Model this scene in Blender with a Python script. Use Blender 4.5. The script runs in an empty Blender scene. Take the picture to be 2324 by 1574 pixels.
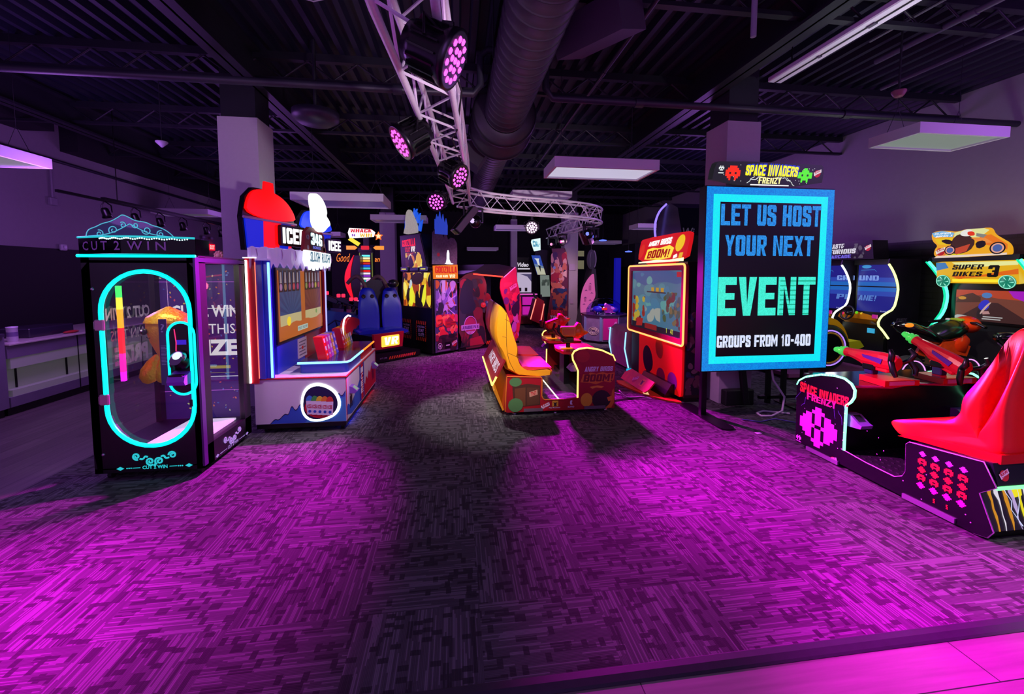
import bpy, bmesh, math, random
from mathutils import Vector as V, Matrix
random.seed(7)
PI = math.pi
S = bpy.context.scene
COL = S.collection

# ------------------------------------------------------------------ camera
TH, PITCH, FPX = .132, .068, 962.0
cd = bpy.data.cameras.new('camera')
cam = bpy.data.objects.new('camera', cd)
COL.objects.link(cam)
cam.location = (0, 0, 1.70)
cam.rotation_euler = (PI/2 - PITCH, 0, -TH)
cd.sensor_width = 36
cd.lens = 36*FPX/2324
cd.shift_y = -100/2324
cd.clip_start = .05
S.camera = cam

# ------------------------------------------------------------------ exposure, world
S.view_settings.view_transform = 'Standard'
S.view_settings.look = 'None'
S.view_settings.exposure = 0
S.view_settings.gamma = 1
S.view_settings.use_curve_mapping = False
S.cycles.use_denoising = True
S.cycles.max_bounces = 6
S.cycles.diffuse_bounces = 3
S.cycles.glossy_bounces = 3
S.cycles.transmission_bounces = 4
S.cycles.transparent_max_bounces = 12
S.cycles.sample_clamp_indirect = 3
S.cycles.caustics_reflective = False
S.cycles.caustics_refractive = False
W = bpy.data.worlds.new('dim_room_glow')
S.world = W
W.use_nodes = True
W.node_tree.nodes['Background'].inputs[0].default_value = (.42, .22, .62, 1)
W.node_tree.nodes['Background'].inputs[1].default_value = .75

def lamp(kind, name, loc, energy, col, target=None, size=.1, cone=60, blend=.5, spec=1.0):
    d = bpy.data.lights.new(name, kind)
    d.energy = energy
    d.color = col
    if kind == 'SPOT':
        d.spot_size = math.radians(cone); d.spot_blend = blend
    if kind in ('SPOT', 'POINT'):
        d.shadow_soft_size = size
    if kind == 'AREA':
        d.size = size
    d.specular_factor = spec
    o = bpy.data.objects.new(name, d)
    COL.objects.link(o)
    o.location = loc
    if target is not None:
        o.rotation_euler = (V(target) - V(loc)).to_track_quat('-Z', 'Y').to_euler()
    return o
MAG = (1.0, 0.0, .95)
VIO = (.52, .17, 1.0)
# added soft violet fill lights with no fixtures, lifting the hall's ambient level
for x, y, z, e in ((-4.6, 5.6, 2.5, 150), (-4.6, 11.0, 2.4, 60), (5.4, 8.6, 3.0, 80), (6.0, 3.0, 3.2, 45), (.6, 11.5, 2.2, 40), (.2, .2, 2.6, 40), (-3.6, 2.2, 2.8, 40)):
    lamp('POINT', 'hall_fill_light', (x, y, z), e, VIO, size=.6, spec=0)
# added fill spots with no fixtures: truss, duct, column, strip light, nearby machines
lamp('SPOT', 'wash_fill_light', (1.3, .8, 1.9), 330, (1, .74, 1), (-.05, 3.6, 2.95), .08, 46, .7)
lamp('SPOT', 'wash_fill_light', (.9, 4.6, 1.9), 300, (1, .75, 1), (1.7, 7.8, 2.95), .08, 56, .7)
lamp('SPOT', 'wash_fill_light', (-.15, 3.7, 2.7), 170, (1, .62, 1), (-1.7, 4.75, .45), .08, 40, .7)
lamp('SPOT', 'wash_fill_light', (.2, 4.1, 2.7), 420, (1, .72, .62), (4.0, 2.9, .8), .08, 36, .7)
lamp('SPOT', 'wash_fill_light', (3.4, 3.4, 3.0), 420, (1, .8, .75), (6.2, 4.6, .6), .08, 32, .7)
lamp('SPOT', 'wash_fill_light', (1.5, 4.2, 2.7), 170, (1, .35, .95), (3.6, 5.05, .3), .08, 30, .6)
lamp('SPOT', 'wash_fill_light', (4.3, 3.0, 2.7), 60, (.95, .95, 1), (3.87, 3.9, 4.02), .06, 60, .6)
# white spill spots: one beside the bench cabinet, one at the right foreground
lamp('SPOT', 'white_spot_light', (-.35, 7.2, 2.7), 300, (1, .93, .95), (.25, 5.2, 0), .06, 30, .5)
lamp('SPOT', 'white_spot_light', (4.6, .6, 3.2), 200, (1, .9, 1), (3.5, 1.95, 0), .06, 34, .6)

# ------------------------------------------------------------------ materials
def lin(h):
    h = h.lstrip('#')
    c = [int(h[i:i+2], 16)/255 for i in (0, 2, 4)]
    return tuple(x/12.92 if x <= .04045 else ((x+.055)/1.055)**2.4 for x in c) + (1,)
MATS = {}
def mat(name, col='808080', rough=.5, metal=0, em=None, es=0, samp=False, var=.0, scale=30, bump=0, spec=.5):
    """Principled material with a procedural variation; em/es = emission colour and strength."""
    if name in MATS: return MATS[name]
    m = bpy.data.materials.new(name); m.use_nodes = True
    nt = m.node_tree; b = nt.nodes['Principled BSDF']
    c = lin(col)
    b.inputs['Base Color'].default_value = c
    b.inputs['Roughness'].default_value = rough
    b.inputs['Metallic'].default_value = metal
    b.inputs['Specular IOR Level'].default_value = spec
    if var or bump:
        tc = nt.nodes.new('ShaderNodeTexCoord')
        n = nt.nodes.new('ShaderNodeTexNoise'); n.inputs['Scale'].default_value = scale
        n.inputs['Detail'].default_value = 3
        nt.links.new(tc.outputs['Object'], n.inputs['Vector'])
        if var:
            mx = nt.nodes.new('ShaderNodeMix'); mx.data_type = 'RGBA'
            mx.inputs[6].default_value = tuple(x*(1-var) for x in c[:3]) + (1,)
            mx.inputs[7].default_value = tuple(min(1, x*(1+var)) for x in c[:3]) + (1,)
            nt.links.new(n.outputs['Fac'], mx.inputs[0]); nt.links.new(mx.outputs[2], b.inputs['Base Color'])
        if bump:
            bp = nt.nodes.new('ShaderNodeBump'); bp.inputs['Strength'].default_value = bump; bp.inputs['Distance'].default_value = .01
            nt.links.new(n.outputs['Fac'], bp.inputs['Height']); nt.links.new(bp.outputs[0], b.inputs['Normal'])
    if em:
        b.inputs['Emission Color'].default_value = lin(em)
        b.inputs['Emission Strength'].default_value = es
        if not samp: m.cycles.emission_sampling = 'NONE'
    else:
        pass
    MATS[name] = m
    return m
def glow(col, es=1.0, samp=False):
    """A backlit or self-lit surface: what gives off light (screens, tubes, backlit signs)."""
    return mat('glow_%s_%s%s' % (col, str(es).replace('.', '_'), '_s' if samp else ''), '050505', .35, em=col, es=es, samp=samp)
def ink(col, rough=.45):
    """Printed or painted colour."""
    return mat('ink_%s_%d' % (col, rough*100), col, rough)
def glass(name, tint='ffffff', rough=.02, refl=1.0, amount=0):
    if name in MATS: return MATS[name]
    m = bpy.data.materials.new(name); m.use_nodes = True
    nt = m.node_tree; nt.nodes.remove(nt.nodes['Principled BSDF'])
    out = nt.nodes['Material Output']
    t = nt.nodes.new('ShaderNodeBsdfTransparent'); t.inputs[0].default_value = lin(tint)
    g = nt.nodes.new('ShaderNodeBsdfGlossy'); g.inputs['Roughness'].default_value = rough
    f = nt.nodes.new('ShaderNodeFresnel'); f.inputs[0].default_value = 1.5
    mu = nt.nodes.new('ShaderNodeMath'); mu.operation = 'MULTIPLY_ADD'; mu.inputs[1].default_value = refl; mu.inputs[2].default_value = amount
    mx = nt.nodes.new('ShaderNodeMixShader')
    ge = nt.nodes.new('ShaderNodeNewGeometry'); fr_ = nt.nodes.new('ShaderNodeMath'); fr_.operation = 'SUBTRACT'; fr_.inputs[0].default_value = 1; fm = nt.nodes.new('ShaderNodeMath'); fm.operation = 'MULTIPLY'
    nt.links.new(ge.outputs['Backfacing'], fr_.inputs[1]); nt.links.new(mu.outputs[0], fm.inputs[0]); nt.links.new(fr_.outputs[0], fm.inputs[1])
    nt.links.new(f.outputs[0], mu.inputs[0]); nt.links.new(fm.outputs[0], mx.inputs[0])
    nt.links.new(t.outputs[0], mx.inputs[1]); nt.links.new(g.outputs[0], mx.inputs[2])
    nt.links.new(mx.outputs[0], out.inputs[0])
    MATS[name] = m
    return m

BLACK = mat('black_powder_coat', '0b0a0f', .42, var=.15, scale=60)
SATIN = mat('black_satin_plastic', '08070b', .3, var=.1, scale=40)
RUBBER = mat('black_rubber', '0d0c10', .7, var=.2, scale=80)
CHROME = mat('brushed_steel', 'b9b4bd', .3, 1, var=.1, scale=90)
ALU = mat('truss_aluminium', 'ece8ee', .4, .3, var=.12, scale=70)
WHITEP = mat('white_laminate', 'd9d6dc', .4, var=.03, scale=20)
GLASS = glass('clear_glass')

# ------------------------------------------------------------------ mesh builder
class Fr:
    """a plane: o + s*u + t*v + d*n"""
    def __init__(s, o, u, v):
        s.o, s.u, s.v = V(o), V(u).normalized(), V(v).normalized()
        s.n = s.u.cross(s.v).normalized()
    def p(s, a, b, d=0): return s.o + s.u*a + s.v*b + s.n*d
def fy(y): return Fr((0, y, 0), (1, 0, 0), (0, 0, 1))        # faces -Y; s=x, t=z
def fxp(x): return Fr((x, 0, 0), (0, 1, 0), (0, 0, 1))       # faces +X; s=y, t=z
def fxn(x): return Fr((x, 0, 0), (0, -1, 0), (0, 0, 1))      # faces -X; s=-y, t=z
def fz(z): return Fr((0, 0, z), (1, 0, 0), (0, 1, 0))        # faces up; s=x, t=y
TXT = {}
def text_mesh(st, bold, shear):
    k = (st, bold, shear)
    if k in TXT: return TXT[k]
    c = bpy.data.curves.new('t', 'FONT'); c.body = st; c.offset = bold; c.shear = shear
    c.resolution_u = 2; c.fill_mode = 'FRONT'; c.size = 1
    o = bpy.data.objects.new('t', c)
    me = o.to_mesh()
    vs = [v.co.copy() for v in me.vertices]; fs = [tuple(p.vertices) for p in me.polygons]
    o.to_mesh_clear(); bpy.data.objects.remove(o); bpy.data.curves.remove(c)
    if vs:
        x0 = min(v.x for v in vs); x1 = max(v.x for v in vs); y0 = min(v.y for v in vs); y1 = max(v.y for v in vs)
        vs = [((v.x-x0)/max(1e-6, x1-x0), (v.y-y0)/max(1e-6, y1-y0)) for v in vs]
    TXT[k] = (vs, fs)
    return TXT[k]
class MB:
    def __init__(s, m=None):
        s.v = []; s.f = []; s.mi = []; s.sm = []; s.mats = []; s.c = 0; s.M = None
        if m: s.use(m)
    def use(s, m):
        if isinstance(m, str): m = MATS[m]
        if m not in s.mats: s.mats.append(m)
        s.c = s.mats.index(m)
        return s
    def add(s, vs, fs, sm=False):
        b = len(s.v)
        s.v += [V(p) for p in vs] if s.M is None else [s.M @ V(p) for p in vs]
        for f in fs:
            s.f.append([b+i for i in f]); s.mi.append(s.c); s.sm.append(sm)
        return s
    def hull(s, vs, fs, sm=False):
        c = sum((V(v) for v in vs), V())/len(vs); o = []
        for f in fs:
            p = [V(vs[i]) for i in f]; n = (p[1]-p[0]).cross(p[2]-p[0])
            o.append(f if n.dot(sum(p, V())/len(p)-c) >= 0 else f[::-1])
        return s.add(vs, o, sm)
    def box(s, x0, x1, y0, y1, z0, z1, b=0):
        if x0 > x1: x0, x1 = x1, x0
        if y0 > y1: y0, y1 = y1, y0
        if z0 > z1: z0, z1 = z1, z0
        if b <= 0:
            vs = [(x, y, z) for x in (x0, x1) for y in (y0, y1) for z in (z0, z1)]
            return s.hull(vs, [(0, 1, 3, 2), (4, 5, 7, 6), (0, 1, 5, 4), (2, 3, 7, 6), (0, 2, 6, 4), (1, 3, 7, 5)])
        b = min(b, (x1-x0)*.49, (y1-y0)*.49, (z1-z0)*.49)
        vs = []; ix = {}
        for i in (0, 1):
            for j in (0, 1):
                for k in (0, 1):
                    c = (x1 if i else x0, y1 if j else y0, z1 if k else z0); sg = (-1 if i else 1, -1 if j else 1, -1 if k else 1)
                    for a in range(3):
                        ix[i, j, k, a] = len(vs)
                        vs.append(tuple(c[q] + (0 if q == a else sg[q]*b) for q in range(3)))
        fs = []
        for a in range(3):
            o1, o2 = [q for q in range(3) if q != a]
            for e in (0, 1):
                f = []
                for (p, q) in ((0, 0), (0, 1), (1, 1), (1, 0)):
                    t = [0, 0, 0]; t[a] = e; t[o1] = p; t[o2] = q; f.append(ix[t[0], t[1], t[2], a])
                fs.append(f)
            for p in (0, 1):
                for q in (0, 1):
                    t0 = [0, 0, 0]; t0[o1] = p; t0[o2] = q; t1 = list(t0); t1[a] = 1
                    fs.append((ix[(*t0, o1)], ix[(*t0, o2)], ix[(*t1, o2)], ix[(*t1, o1)]))
        for i in (0, 1):
            for j in (0, 1):
                for k in (0, 1): fs.append(tuple(ix[i, j, k, a] for a in range(3)))
        return s.hull(vs, fs)
    def prism(s, poly, fr, d0, d1, sm=False):
        A = sum(poly[i][0]*poly[(i+1) % len(poly)][1]-poly[(i+1) % len(poly)][0]*poly[i][1] for i in range(len(poly)))
        if A < 0: poly = poly[::-1]
        if d0 > d1: d0, d1 = d1, d0
        n = len(poly)
        vs = [fr.p(a, b, d0) for a, b in poly] + [fr.p(a, b, d1) for a, b in poly]
        s.add(vs, [list(range(n))[::-1], list(range(n, 2*n))])
        return s.add(vs, [(i, (i+1) % n, n+(i+1) % n, n+i) for i in range(n)], sm)
    def flat(s, poly, fr, d=.003):
        A = sum(poly[i][0]*poly[(i+1) % len(poly)][1]-poly[(i+1) % len(poly)][0]*poly[i][1] for i in range(len(poly)))
        if A < 0: poly = poly[::-1]
        return s.add([fr.p(a, b, d) for a, b in poly], [list(range(len(poly)))])
    def rect(s, a0, a1, b0, b1, fr, d=.003): return s.flat([(a0, b0), (a1, b0), (a1, b1), (a0, b1)], fr, d)
    def ring(s, outer, inner, fr, d0, d1):
        """plate with a hole: outer and inner have the same number of points"""
        n = len(outer)
        vs = [fr.p(a, b, d) for d in (d0, d1) for P in (outer, inner) for a, b in P]
        fs = []
        for i in range(n):
            j = (i+1) % n
            fs += [(i, n+i, n+j, j), (2*n+i, 2*n+j, 3*n+j, 3*n+i), (i, j, 2*n+j, 2*n+i), (n+i, 3*n+i, 3*n+j, n+j)]
        return s.add(vs, fs)
    def tube(s, path, r, n=8, closed=False, sm=True, flatten=None):
        P = [V(p) for p in path]
        if closed and (P[0]-P[-1]).length < 1e-6: P = P[:-1]
        m = len(P); R = r if isinstance(r, (list, tuple)) else [r]*m
        vs = []; up = None
        for i in range(m):
            a = P[i-1] if (i > 0 or closed) else P[i]; b = P[(i+1) % m] if (i < m-1 or closed) else P[i]
            t = (b-a).normalized()
            if up is None:
                up = V((0, 0, 1)) if abs(t.z) < .9 else V((1, 0, 0))
            x = up - t*up.dot(t)
            if x.length < 1e-5: x = t.orthogonal()
            x.normalize(); up = x; y = t.cross(x)
            for k in range(n):
                an = 2*PI*k/n
                vs.append(P[i] + (x*math.cos(an) + y*math.sin(an))*R[i])
        fs = []
        for i in range(m if closed else m-1):
            j = (i+1) % m
            for k in range(n): fs.append((i*n+k, i*n+(k+1) % n, j*n+(k+1) % n, j*n+k))
        s.add(vs, fs, sm)
        if not closed: s.add(vs[:n], [list(range(n))[::-1]]); s.add(vs[-n:], [list(range(n))])
        return s
    def bar(s, a, b, r, n=6): return s.tube([a, b], r, n)
    def lathe(s, prof, fr, n=24, sm=True, caps=True):
        vs = []; m = len(prof)
        for r, d in prof:
            for k in range(n):
                an = 2*PI*k/n; vs.append(fr.p(r*math.cos(an), r*math.sin(an), d))
        fs = [(i*n+k, i*n+(k+1) % n, (i+1)*n+(k+1) % n, (i+1)*n+k) for i in range(m-1) for k in range(n)]
        s.add(vs, fs, sm)
        if caps:
            if prof[0][0] > 1e-4: s.add(vs[:n], [list(range(n))[::-1]])
            if prof[-1][0] > 1e-4: s.add(vs[-n:], [list(range(n))])
        return s
    def loft(s, rings, sm=True, caps=True):
        n = len(rings[0]); vs = [V(p) for r in rings for p in r]
        fs = [(i*n+k, i*n+(k+1) % n, (i+1)*n+(k+1) % n, (i+1)*n+k) for i in range(len(rings)-1) for k in range(n)]
        s.add(vs, fs, sm)
        if caps: s.add(vs[:n], [list(range(n))[::-1]]); s.add(vs[-n:], [list(range(n))])
        return s
    def ball(s, c, rx, ry=None, rz=None, n=16, m=10, sm=True):
        ry = ry or rx; rz = rz or rx; c = V(c)
        rings = []
        for i in range(m+1):
            a = PI*i/m; q = max(.001, math.sin(a))
            rings.append([c + V((rx*q*math.cos(2*PI*k/n), ry*q*math.sin(2*PI*k/n), -rz*math.cos(a))) for k in range(n)])
        return s.loft(rings, sm, False)
    def text(s, st, fr, a0, a1, b0, b1, d=.004, bold=.0, shear=0, ang=0):
        vs, fs = text_mesh(st, bold, shear)
        ca, sa = math.cos(ang), math.sin(ang); w, h = a1-a0, b1-b0; ox, oy = (a0+a1)/2, (b0+b1)/2
        pts = []
        for x, y in vs:
            X, Y = (x-.5)*w, (y-.5)*h
            pts.append(fr.p(ox + X*ca - Y*sa, oy + X*sa + Y*ca, d))
        return s.add(pts, fs)
    def textpath(s, st, fn, bold=0):
        """text mapped through fn(x01, y01) -> point"""
        vs, fs = text_mesh(st, bold, 0)
        return s.add([fn(x, y) for x, y in vs], fs)
ROOT = {}
def obj(name, mb, mtx=None):
    me = bpy.data.meshes.new(name)
    vs = mb.v if mtx is None else [mtx @ p for p in mb.v]
    me.from_pydata([tuple(p) for p in vs], [], mb.f)
    for m in mb.mats: me.materials.append(m)
    me.polygons.foreach_set('material_index', mb.mi); me.polygons.foreach_set('use_smooth', mb.sm)
    me.update()
    o = bpy.data.objects.new(name, me); COL.objects.link(o)
    return o
def tag(o, label=None, cat=None, group=None, kind=None):
    if label: o['label'] = label
    if cat: o['category'] = cat
    if group: o['group'] = group
    if kind: o['kind'] = kind
    return o
def thing(name, label, cat, loc=(0, 0, 0), rotz=0, group=None):
    o = bpy.data.objects.new(name, None); COL.objects.link(o)
    o.location = loc; o.rotation_euler = (0, 0, rotz); o.empty_display_size = .1
    ROOT[o.name] = Matrix.Translation(V(loc)) @ Matrix.Rotation(rotz, 4, 'Z')
    return tag(o, label, cat, group)
def part(name, mb, parent, label=None, kind=None):
    """mesh given in world coordinates, stored relative to its thing"""
    M = ROOT[parent.name]
    o = obj(name, mb, M.inverted()); o.parent = parent; ROOT[o.name] = M
    if label: o['label'] = label
    if kind: o['kind'] = kind
    return o
def solo(name, mb, label, cat, group=None, kind=None):
    lo = [min(p[i] for p in mb.v) for i in range(3)]; hi = [max(p[i] for p in mb.v) for i in range(3)]
    c = V(((lo[0]+hi[0])/2, (lo[1]+hi[1])/2, lo[2]))
    o = obj(name, mb, Matrix.Translation(-c)); o.location = c
    ROOT[o.name] = Matrix.Translation(c)
    return tag(o, label, cat, group, kind)
def struct(name, mb, parent=None):
    if parent: return part(name, mb, parent)
    o = obj(name, mb); ROOT[o.name] = Matrix(); o['kind'] = 'structure'
    return o
def copy_tree(o, parent=None):
    c = o.copy(); COL.objects.link(c)
    if parent: c.parent = parent
    for ch in list(o.children): copy_tree(ch, c)
    return c
def dup(o, loc, rotz, label, group=None):
    c = copy_tree(o); c.location = loc; c.rotation_euler = (0, 0, rotz); c['label'] = label
    if group: c['group'] = group
    ROOT[c.name] = Matrix.Translation(V(loc)) @ Matrix.Rotation(rotz, 4, 'Z')
    return c
# heavy block capitals, each glyph a set of quads in a unit cell
def _R(a, b, c, d): return [(a, b), (c, b), (c, d), (a, d)]
_T, _H = .40, .2
_LS = [(.5, 0), (.14, 0), (0, .09), (0, .91), (.14, 1), (.5, 1), (.5, 1-_H), (_T, 1-_H), (_T, _H), (.5, _H)]
def _mx(p): return [(1-a, b) for a, b in p][::-1]
_L, _Rr = _R(0, 0, _T, 1), _R(1-_T, 0, 1, 1)
GL = {
 'A': [[(0, 0), (_T, 0), (.5, .72), (.5, 1), (.30, 1)], [(1, 0), (1-_T, 0), (.5, .72), (.5, 1), (.70, 1)][::-1], _R(.25, .17, .75, .35)],
 'B': [_L, _R(_T, 0, .8, _H), _R(_T, .42, .8, .58), _R(_T, 1-_H, .8, 1), [(.66, 0), (.88, 0), (1, .08), (1, .44), (.92, .5), (.66, .5)], [(.66, .5), (.92, .5), (1, .56), (1, .92), (.88, 1), (.66, 1)]],
 'C': [_LS, [(.5, 0), (.86, 0), (1, .09), (1, .38), (1-_T, .38), (1-_T, _H), (.5, _H)], [(.5, 1), (.86, 1), (1, .91), (1, .64), (1-_T, .64), (1-_T, 1-_H), (.5, 1-_H)]],
 'D': [_L, _R(_T, 0, .7, _H), _R(_T, 1-_H, .7, 1), [(.66, 0), (.84, 0), (1, .12), (1, .88), (.84, 1), (.66, 1)]],
 'E': [_L, _R(_T, 0, 1, _H), _R(_T, .42, .9, .59), _R(_T, 1-_H, 1, 1)],
 'F': [_L, _R(_T, .40, .88, .57), _R(_T, 1-_H, 1, 1)],
 'G': [_LS, [(.5, 0), (1, 0), (1, .5), (.54, .5), (.54, .34), (1-_T, .34), (1-_T, _H), (.5, _H)], [(.5, 1), (.86, 1), (1, .91), (1, .66), (1-_T, .66), (1-_T, 1-_H), (.5, 1-_H)]],
 'H': [_L, _Rr, _R(_T, .41, 1-_T, .60)],
 'I': [_R(.28, 0, .72, 1)], 'J': [_Rr, [(.7, 0), (.14, 0), (0, .09), (0, .35), (.32, .35), (.32, _H), (.7, _H)]],
 'K': [_L, [(_T, .36), (.68, 0), (1, 0), (.56, .54), (1, 1), (.68, 1), (_T, .64)]],
 'L': [_L, _R(_T, 0, 1, _H)],
 'M': [_R(0, 0, .27, 1), _R(.73, 0, 1, 1), [(.2, 1), (.27, 1), (.5, .52), (.5, .12), (.27, .58)], [(.8, 1), (.73, 1), (.5, .52), (.5, .12), (.73, .58)][::-1]],
 'N': [_R(0, 0, .32, 1), _R(.68, 0, 1, 1), [(.2, 1), (.34, 1), (.8, 0), (.66, 0)]],
 'O': [_LS, _mx(_LS)], '0': [_LS, _mx(_LS)],
 'P': [_L, _R(_T, .36, .8, .53), _R(_T, 1-_H, .8, 1), [(.66, .36), (.86, .36), (1, .46), (1, .9), (.86, 1), (.66, 1)]],
 'Q': [_LS, _mx(_LS), [(.55, .3), (.85, -.1), (1.05, -.04), (.75, .34)]],
 'R': [_L, _R(_T, .38, .8, .55), _R(_T, 1-_H, .8, 1), [(.66, .46), (.9, .46), (1, .54), (1, .9), (.86, 1), (.66, 1)], [(.66, .5), (1, 0), (.66, 0), (.44, .42)][::-1]],
 'S': [[(0, .38), (0, .09), (.14, 0), (.86, 0), (1, .09), (1, .46), (.86, .58), (_T, .66), (_T, 1-_H), (1-_T, 1-_H), (1-_T, .66), (1, .66), (1, .91), (.86, 1), (.14, 1), (0, .91), (0, .58), (.14, .48), (1-_T, .38), (1-_T, _H), (_T, _H), (_T, .38)]],
 'T': [_R(.33, 0, .67, 1), _R(0, 1-_H, 1, 1)],
 'U': [[(0, 1), (0, .1), (.14, 0), (.5, 0), (.5, _H), (_T, _H), (_T, 1)], _mx([(0, 1), (0, .1), (.14, 0), (.5, 0), (.5, _H), (_T, _H), (_T, 1)])],
 'V': [[(0, 1), (.3, 0), (.5, 0), (.5, .28), (_T, 1)], _mx([(0, 1), (.3, 0), (.5, 0), (.5, .28), (_T, 1)])],
 'W': [[(0, 1), (.14, 0), (.36, 0), (.5, .55), (.5, .95), (.42, .95), (.27, .38), (.23, 1)], _mx([(0, 1), (.14, 0), (.36, 0), (.5, .55), (.5, .95), (.42, .95), (.27, .38), (.23, 1)])],
 'X': [[(0, 0), (.34, 0), (1, 1), (.66, 1)], [(1, 0), (.66, 0), (0, 1), (.34, 1)][::-1]],
 'Y': [_R(.33, 0, .67, .5), [(0, 1), (.33, .42), (.5, .42), (.5, .68), (.33, 1)], _mx([(0, 1), (.33, .42), (.5, .42), (.5, .68), (.33, 1)])],
 'Z': [_R(0, 0, 1, _H), _R(0, 1-_H, 1, 1), [(0, _H), (.38, _H), (1, 1-_H), (.62, 1-_H)]],
 '1': [_R(.4, 0, .76, 1), [(.1, .68), (.4, .74), (.4, 1), (.36, .9), (.1, .84)]],
 '2': [[(0, 0), (1, 0), (1, _H), (.45, _H), (1, .52), (1, .91), (.86, 1), (.14, 1), (0, .91), (0, .66), (_T, .66), (_T, 1-_H), (1-_T, 1-_H), (1-_T, .6), (0, .2)]],
 '3': [_mx(_LS), _R(.4, .42, .8, .58), [(.5, 0), (.14, 0), (0, .09), (0, .34), (_T, .34), (_T, _H), (.5, _H)], [(.5, 1), (.14, 1), (0, .91), (0, .68), (_T, .68), (_T, 1-_H), (.5, 1-_H)]],
 '4': [_R(.52, 0, .84, 1), [(0, .2), (1, .2), (1, .38), (.3, .38), (.6, 1), (.34, 1), (0, .38)]],
 '6': [_LS, [(.5, 0), (.86, 0), (1, .09), (1, .5), (.86, .6), (.3, .6), (.3, .44), (1-_T, .44), (1-_T, _H), (.5, _H)], [(.5, 1), (.86, 1), (1, .91), (1, .74), (1-_T, .74), (1-_T, 1-_H), (.5, 1-_H)]],
 '!': [[(.3, .3), (.7, .3), (.8, 1), (.2, 1)], _R(.3, 0, .7, .2)], '-': [_R(.1, .38, .9, .58)], '&': [_LS, [(.5, 0), (1, .5), (.8, .6), (.4, .1)], _R(.4, .8, .9, 1)],
}
def glyphs(st, gap=.11):
    '''block lettering laid out left to right, normalised to the unit box'''
    x = 0; out = []
    for ch in st:
        w = {' ': .5, '!': .6, 'I': .55, 'M': 1.25, 'W': 1.3, '1': .7, '-': .7}.get(ch, 1)
        if ch in GL:
            for p in GL[ch]:
                if ch == 'I': q = [((a-.28)/.44*w*.8+.05, b) for a, b in p]
                else: q = [(a*w, b) for a, b in p]
                out.append([(x+a, b) for a, b in q])
        x += w+gap
    x -= gap
    return [[(a/x, b) for a, b in p] for p in out]
def block(mb, st, fr, a0, a1, b0, b1, d=.004, top=None, slant=0):
    '''heavy capitals in the box; top(x01) may raise the upper edge'''
    for i, p in enumerate(glyphs(st)):
        q = []
        for a, b in p:
            k = (top(a) if top else 1)
            q.append((a0+(a1-a0)*a+slant*b, b0+(b1-b0)*b*k))
        mb.flat(q, fr, d+(i % 3)*.00015)
    return mb
# 2-D outlines
def rrect(a0, a1, b0, b1, r, n=4):
    o = []
    for cx, cy, st in ((a1-r, b1-r, 0), (a0+r, b1-r, 1), (a0+r, b0+r, 2), (a1-r, b0+r, 3)):
        for i in range(n+1):
            an = (st + i/n)*PI/2; o.append((cx+r*math.cos(an), cy+r*math.sin(an)))
    return o
def ell(cx, cy, rx, ry=None, n=20, a0=0, a1=2*PI):
    ry = ry or rx
    m = n if abs(a1-a0-2*PI) < 1e-6 else n+1
    return [(cx+rx*math.cos(a0+(a1-a0)*i/n), cy+ry*math.sin(a0+(a1-a0)*i/n)) for i in range(m)]
def star(cx, cy, r1, r2, n=5, ph=PI/2):
    return [(cx+(r1 if i % 2 == 0 else r2)*math.cos(ph+PI*i/n), cy+(r1 if i % 2 == 0 else r2)*math.sin(ph+PI*i/n)) for i in range(2*n)]
def smooth(pts, it=2, closed=True):
    for _ in range(it):
        o = []; n = len(pts)
        for i in range(n if closed else n-1):
            a, b = pts[i], pts[(i+1) % n]
            o += [tuple(a[k]*.75+b[k]*.25 for k in range(len(a))), tuple(a[k]*.25+b[k]*.75 for k in range(len(a)))]
        if not closed: o = [pts[0]] + o + [pts[-1]]
        pts = o
    return pts
def blotch(mb, fr, box, cols, n, r, d=.003, seed=1, stretch=1.0):
    """scatter of irregular colour patches: printed artwork without a readable picture"""
    rnd = random.Random(seed)
    for i in range(n):
        a = rnd.uniform(box[0], box[1]); b = rnd.uniform(box[2], box[3]); k = rnd.randint(5, 8); ph = rnd.random()*6
        rr = r*rnd.uniform(.5, 1.3)
        P = []
        for q in range(k):
            an = ph + 2*PI*q/k; R = rr*rnd.uniform(.55, 1.2)
            P.append((min(box[1], max(box[0], a+R*math.cos(an))), min(box[3], max(box[2], b+R*stretch*math.sin(an)))))
        mb.use(cols[rnd.randrange(len(cols))]); mb.flat(smooth(P, 1), fr, d + i*.00004)
def led(mb, pts, r=.011, n=6, closed=False): return mb.tube(pts, r, n, closed)
def spiral(cx, cy, r0, r1, turns, a0, n=26):
    return [(cx+(r0+(r1-r0)*i/n)*math.cos(a0+turns*2*PI*i/n), cy+(r0+(r1-r0)*i/n)*math.sin(a0+turns*2*PI*i/n)) for i in range(n+1)]
def on(fr, pts, d=.004): return [fr.p(a, b, d) for a, b in pts]
def raw_badge(mb, fr, cx, cy, w, c1, c2):
    """tilted two-line maker's badge on a disc"""
    mb.use(c2); mb.flat(ell(cx, cy-.1*w, w*.42, n=16), fr, .0035)
    P = [(cx-w*.5, cy+w*.02), (cx+w*.42, cy+w*.42), (cx+w*.5, cy+w*.08), (cx-w*.36, cy-w*.38)]
    mb.use(c1); mb.flat(P, fr, .0045)
    mb.use(c2); mb.text('RAW', fr, cx-w*.38, cx+w*.4, cy-w*.02, cy+w*.22, .0055, .03, ang=.35)
    mb.text('THRILLS', fr, cx-w*.3, cx+w*.44, cy-w*.2, cy-w*.08, .0055, .02, ang=.35)
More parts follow.
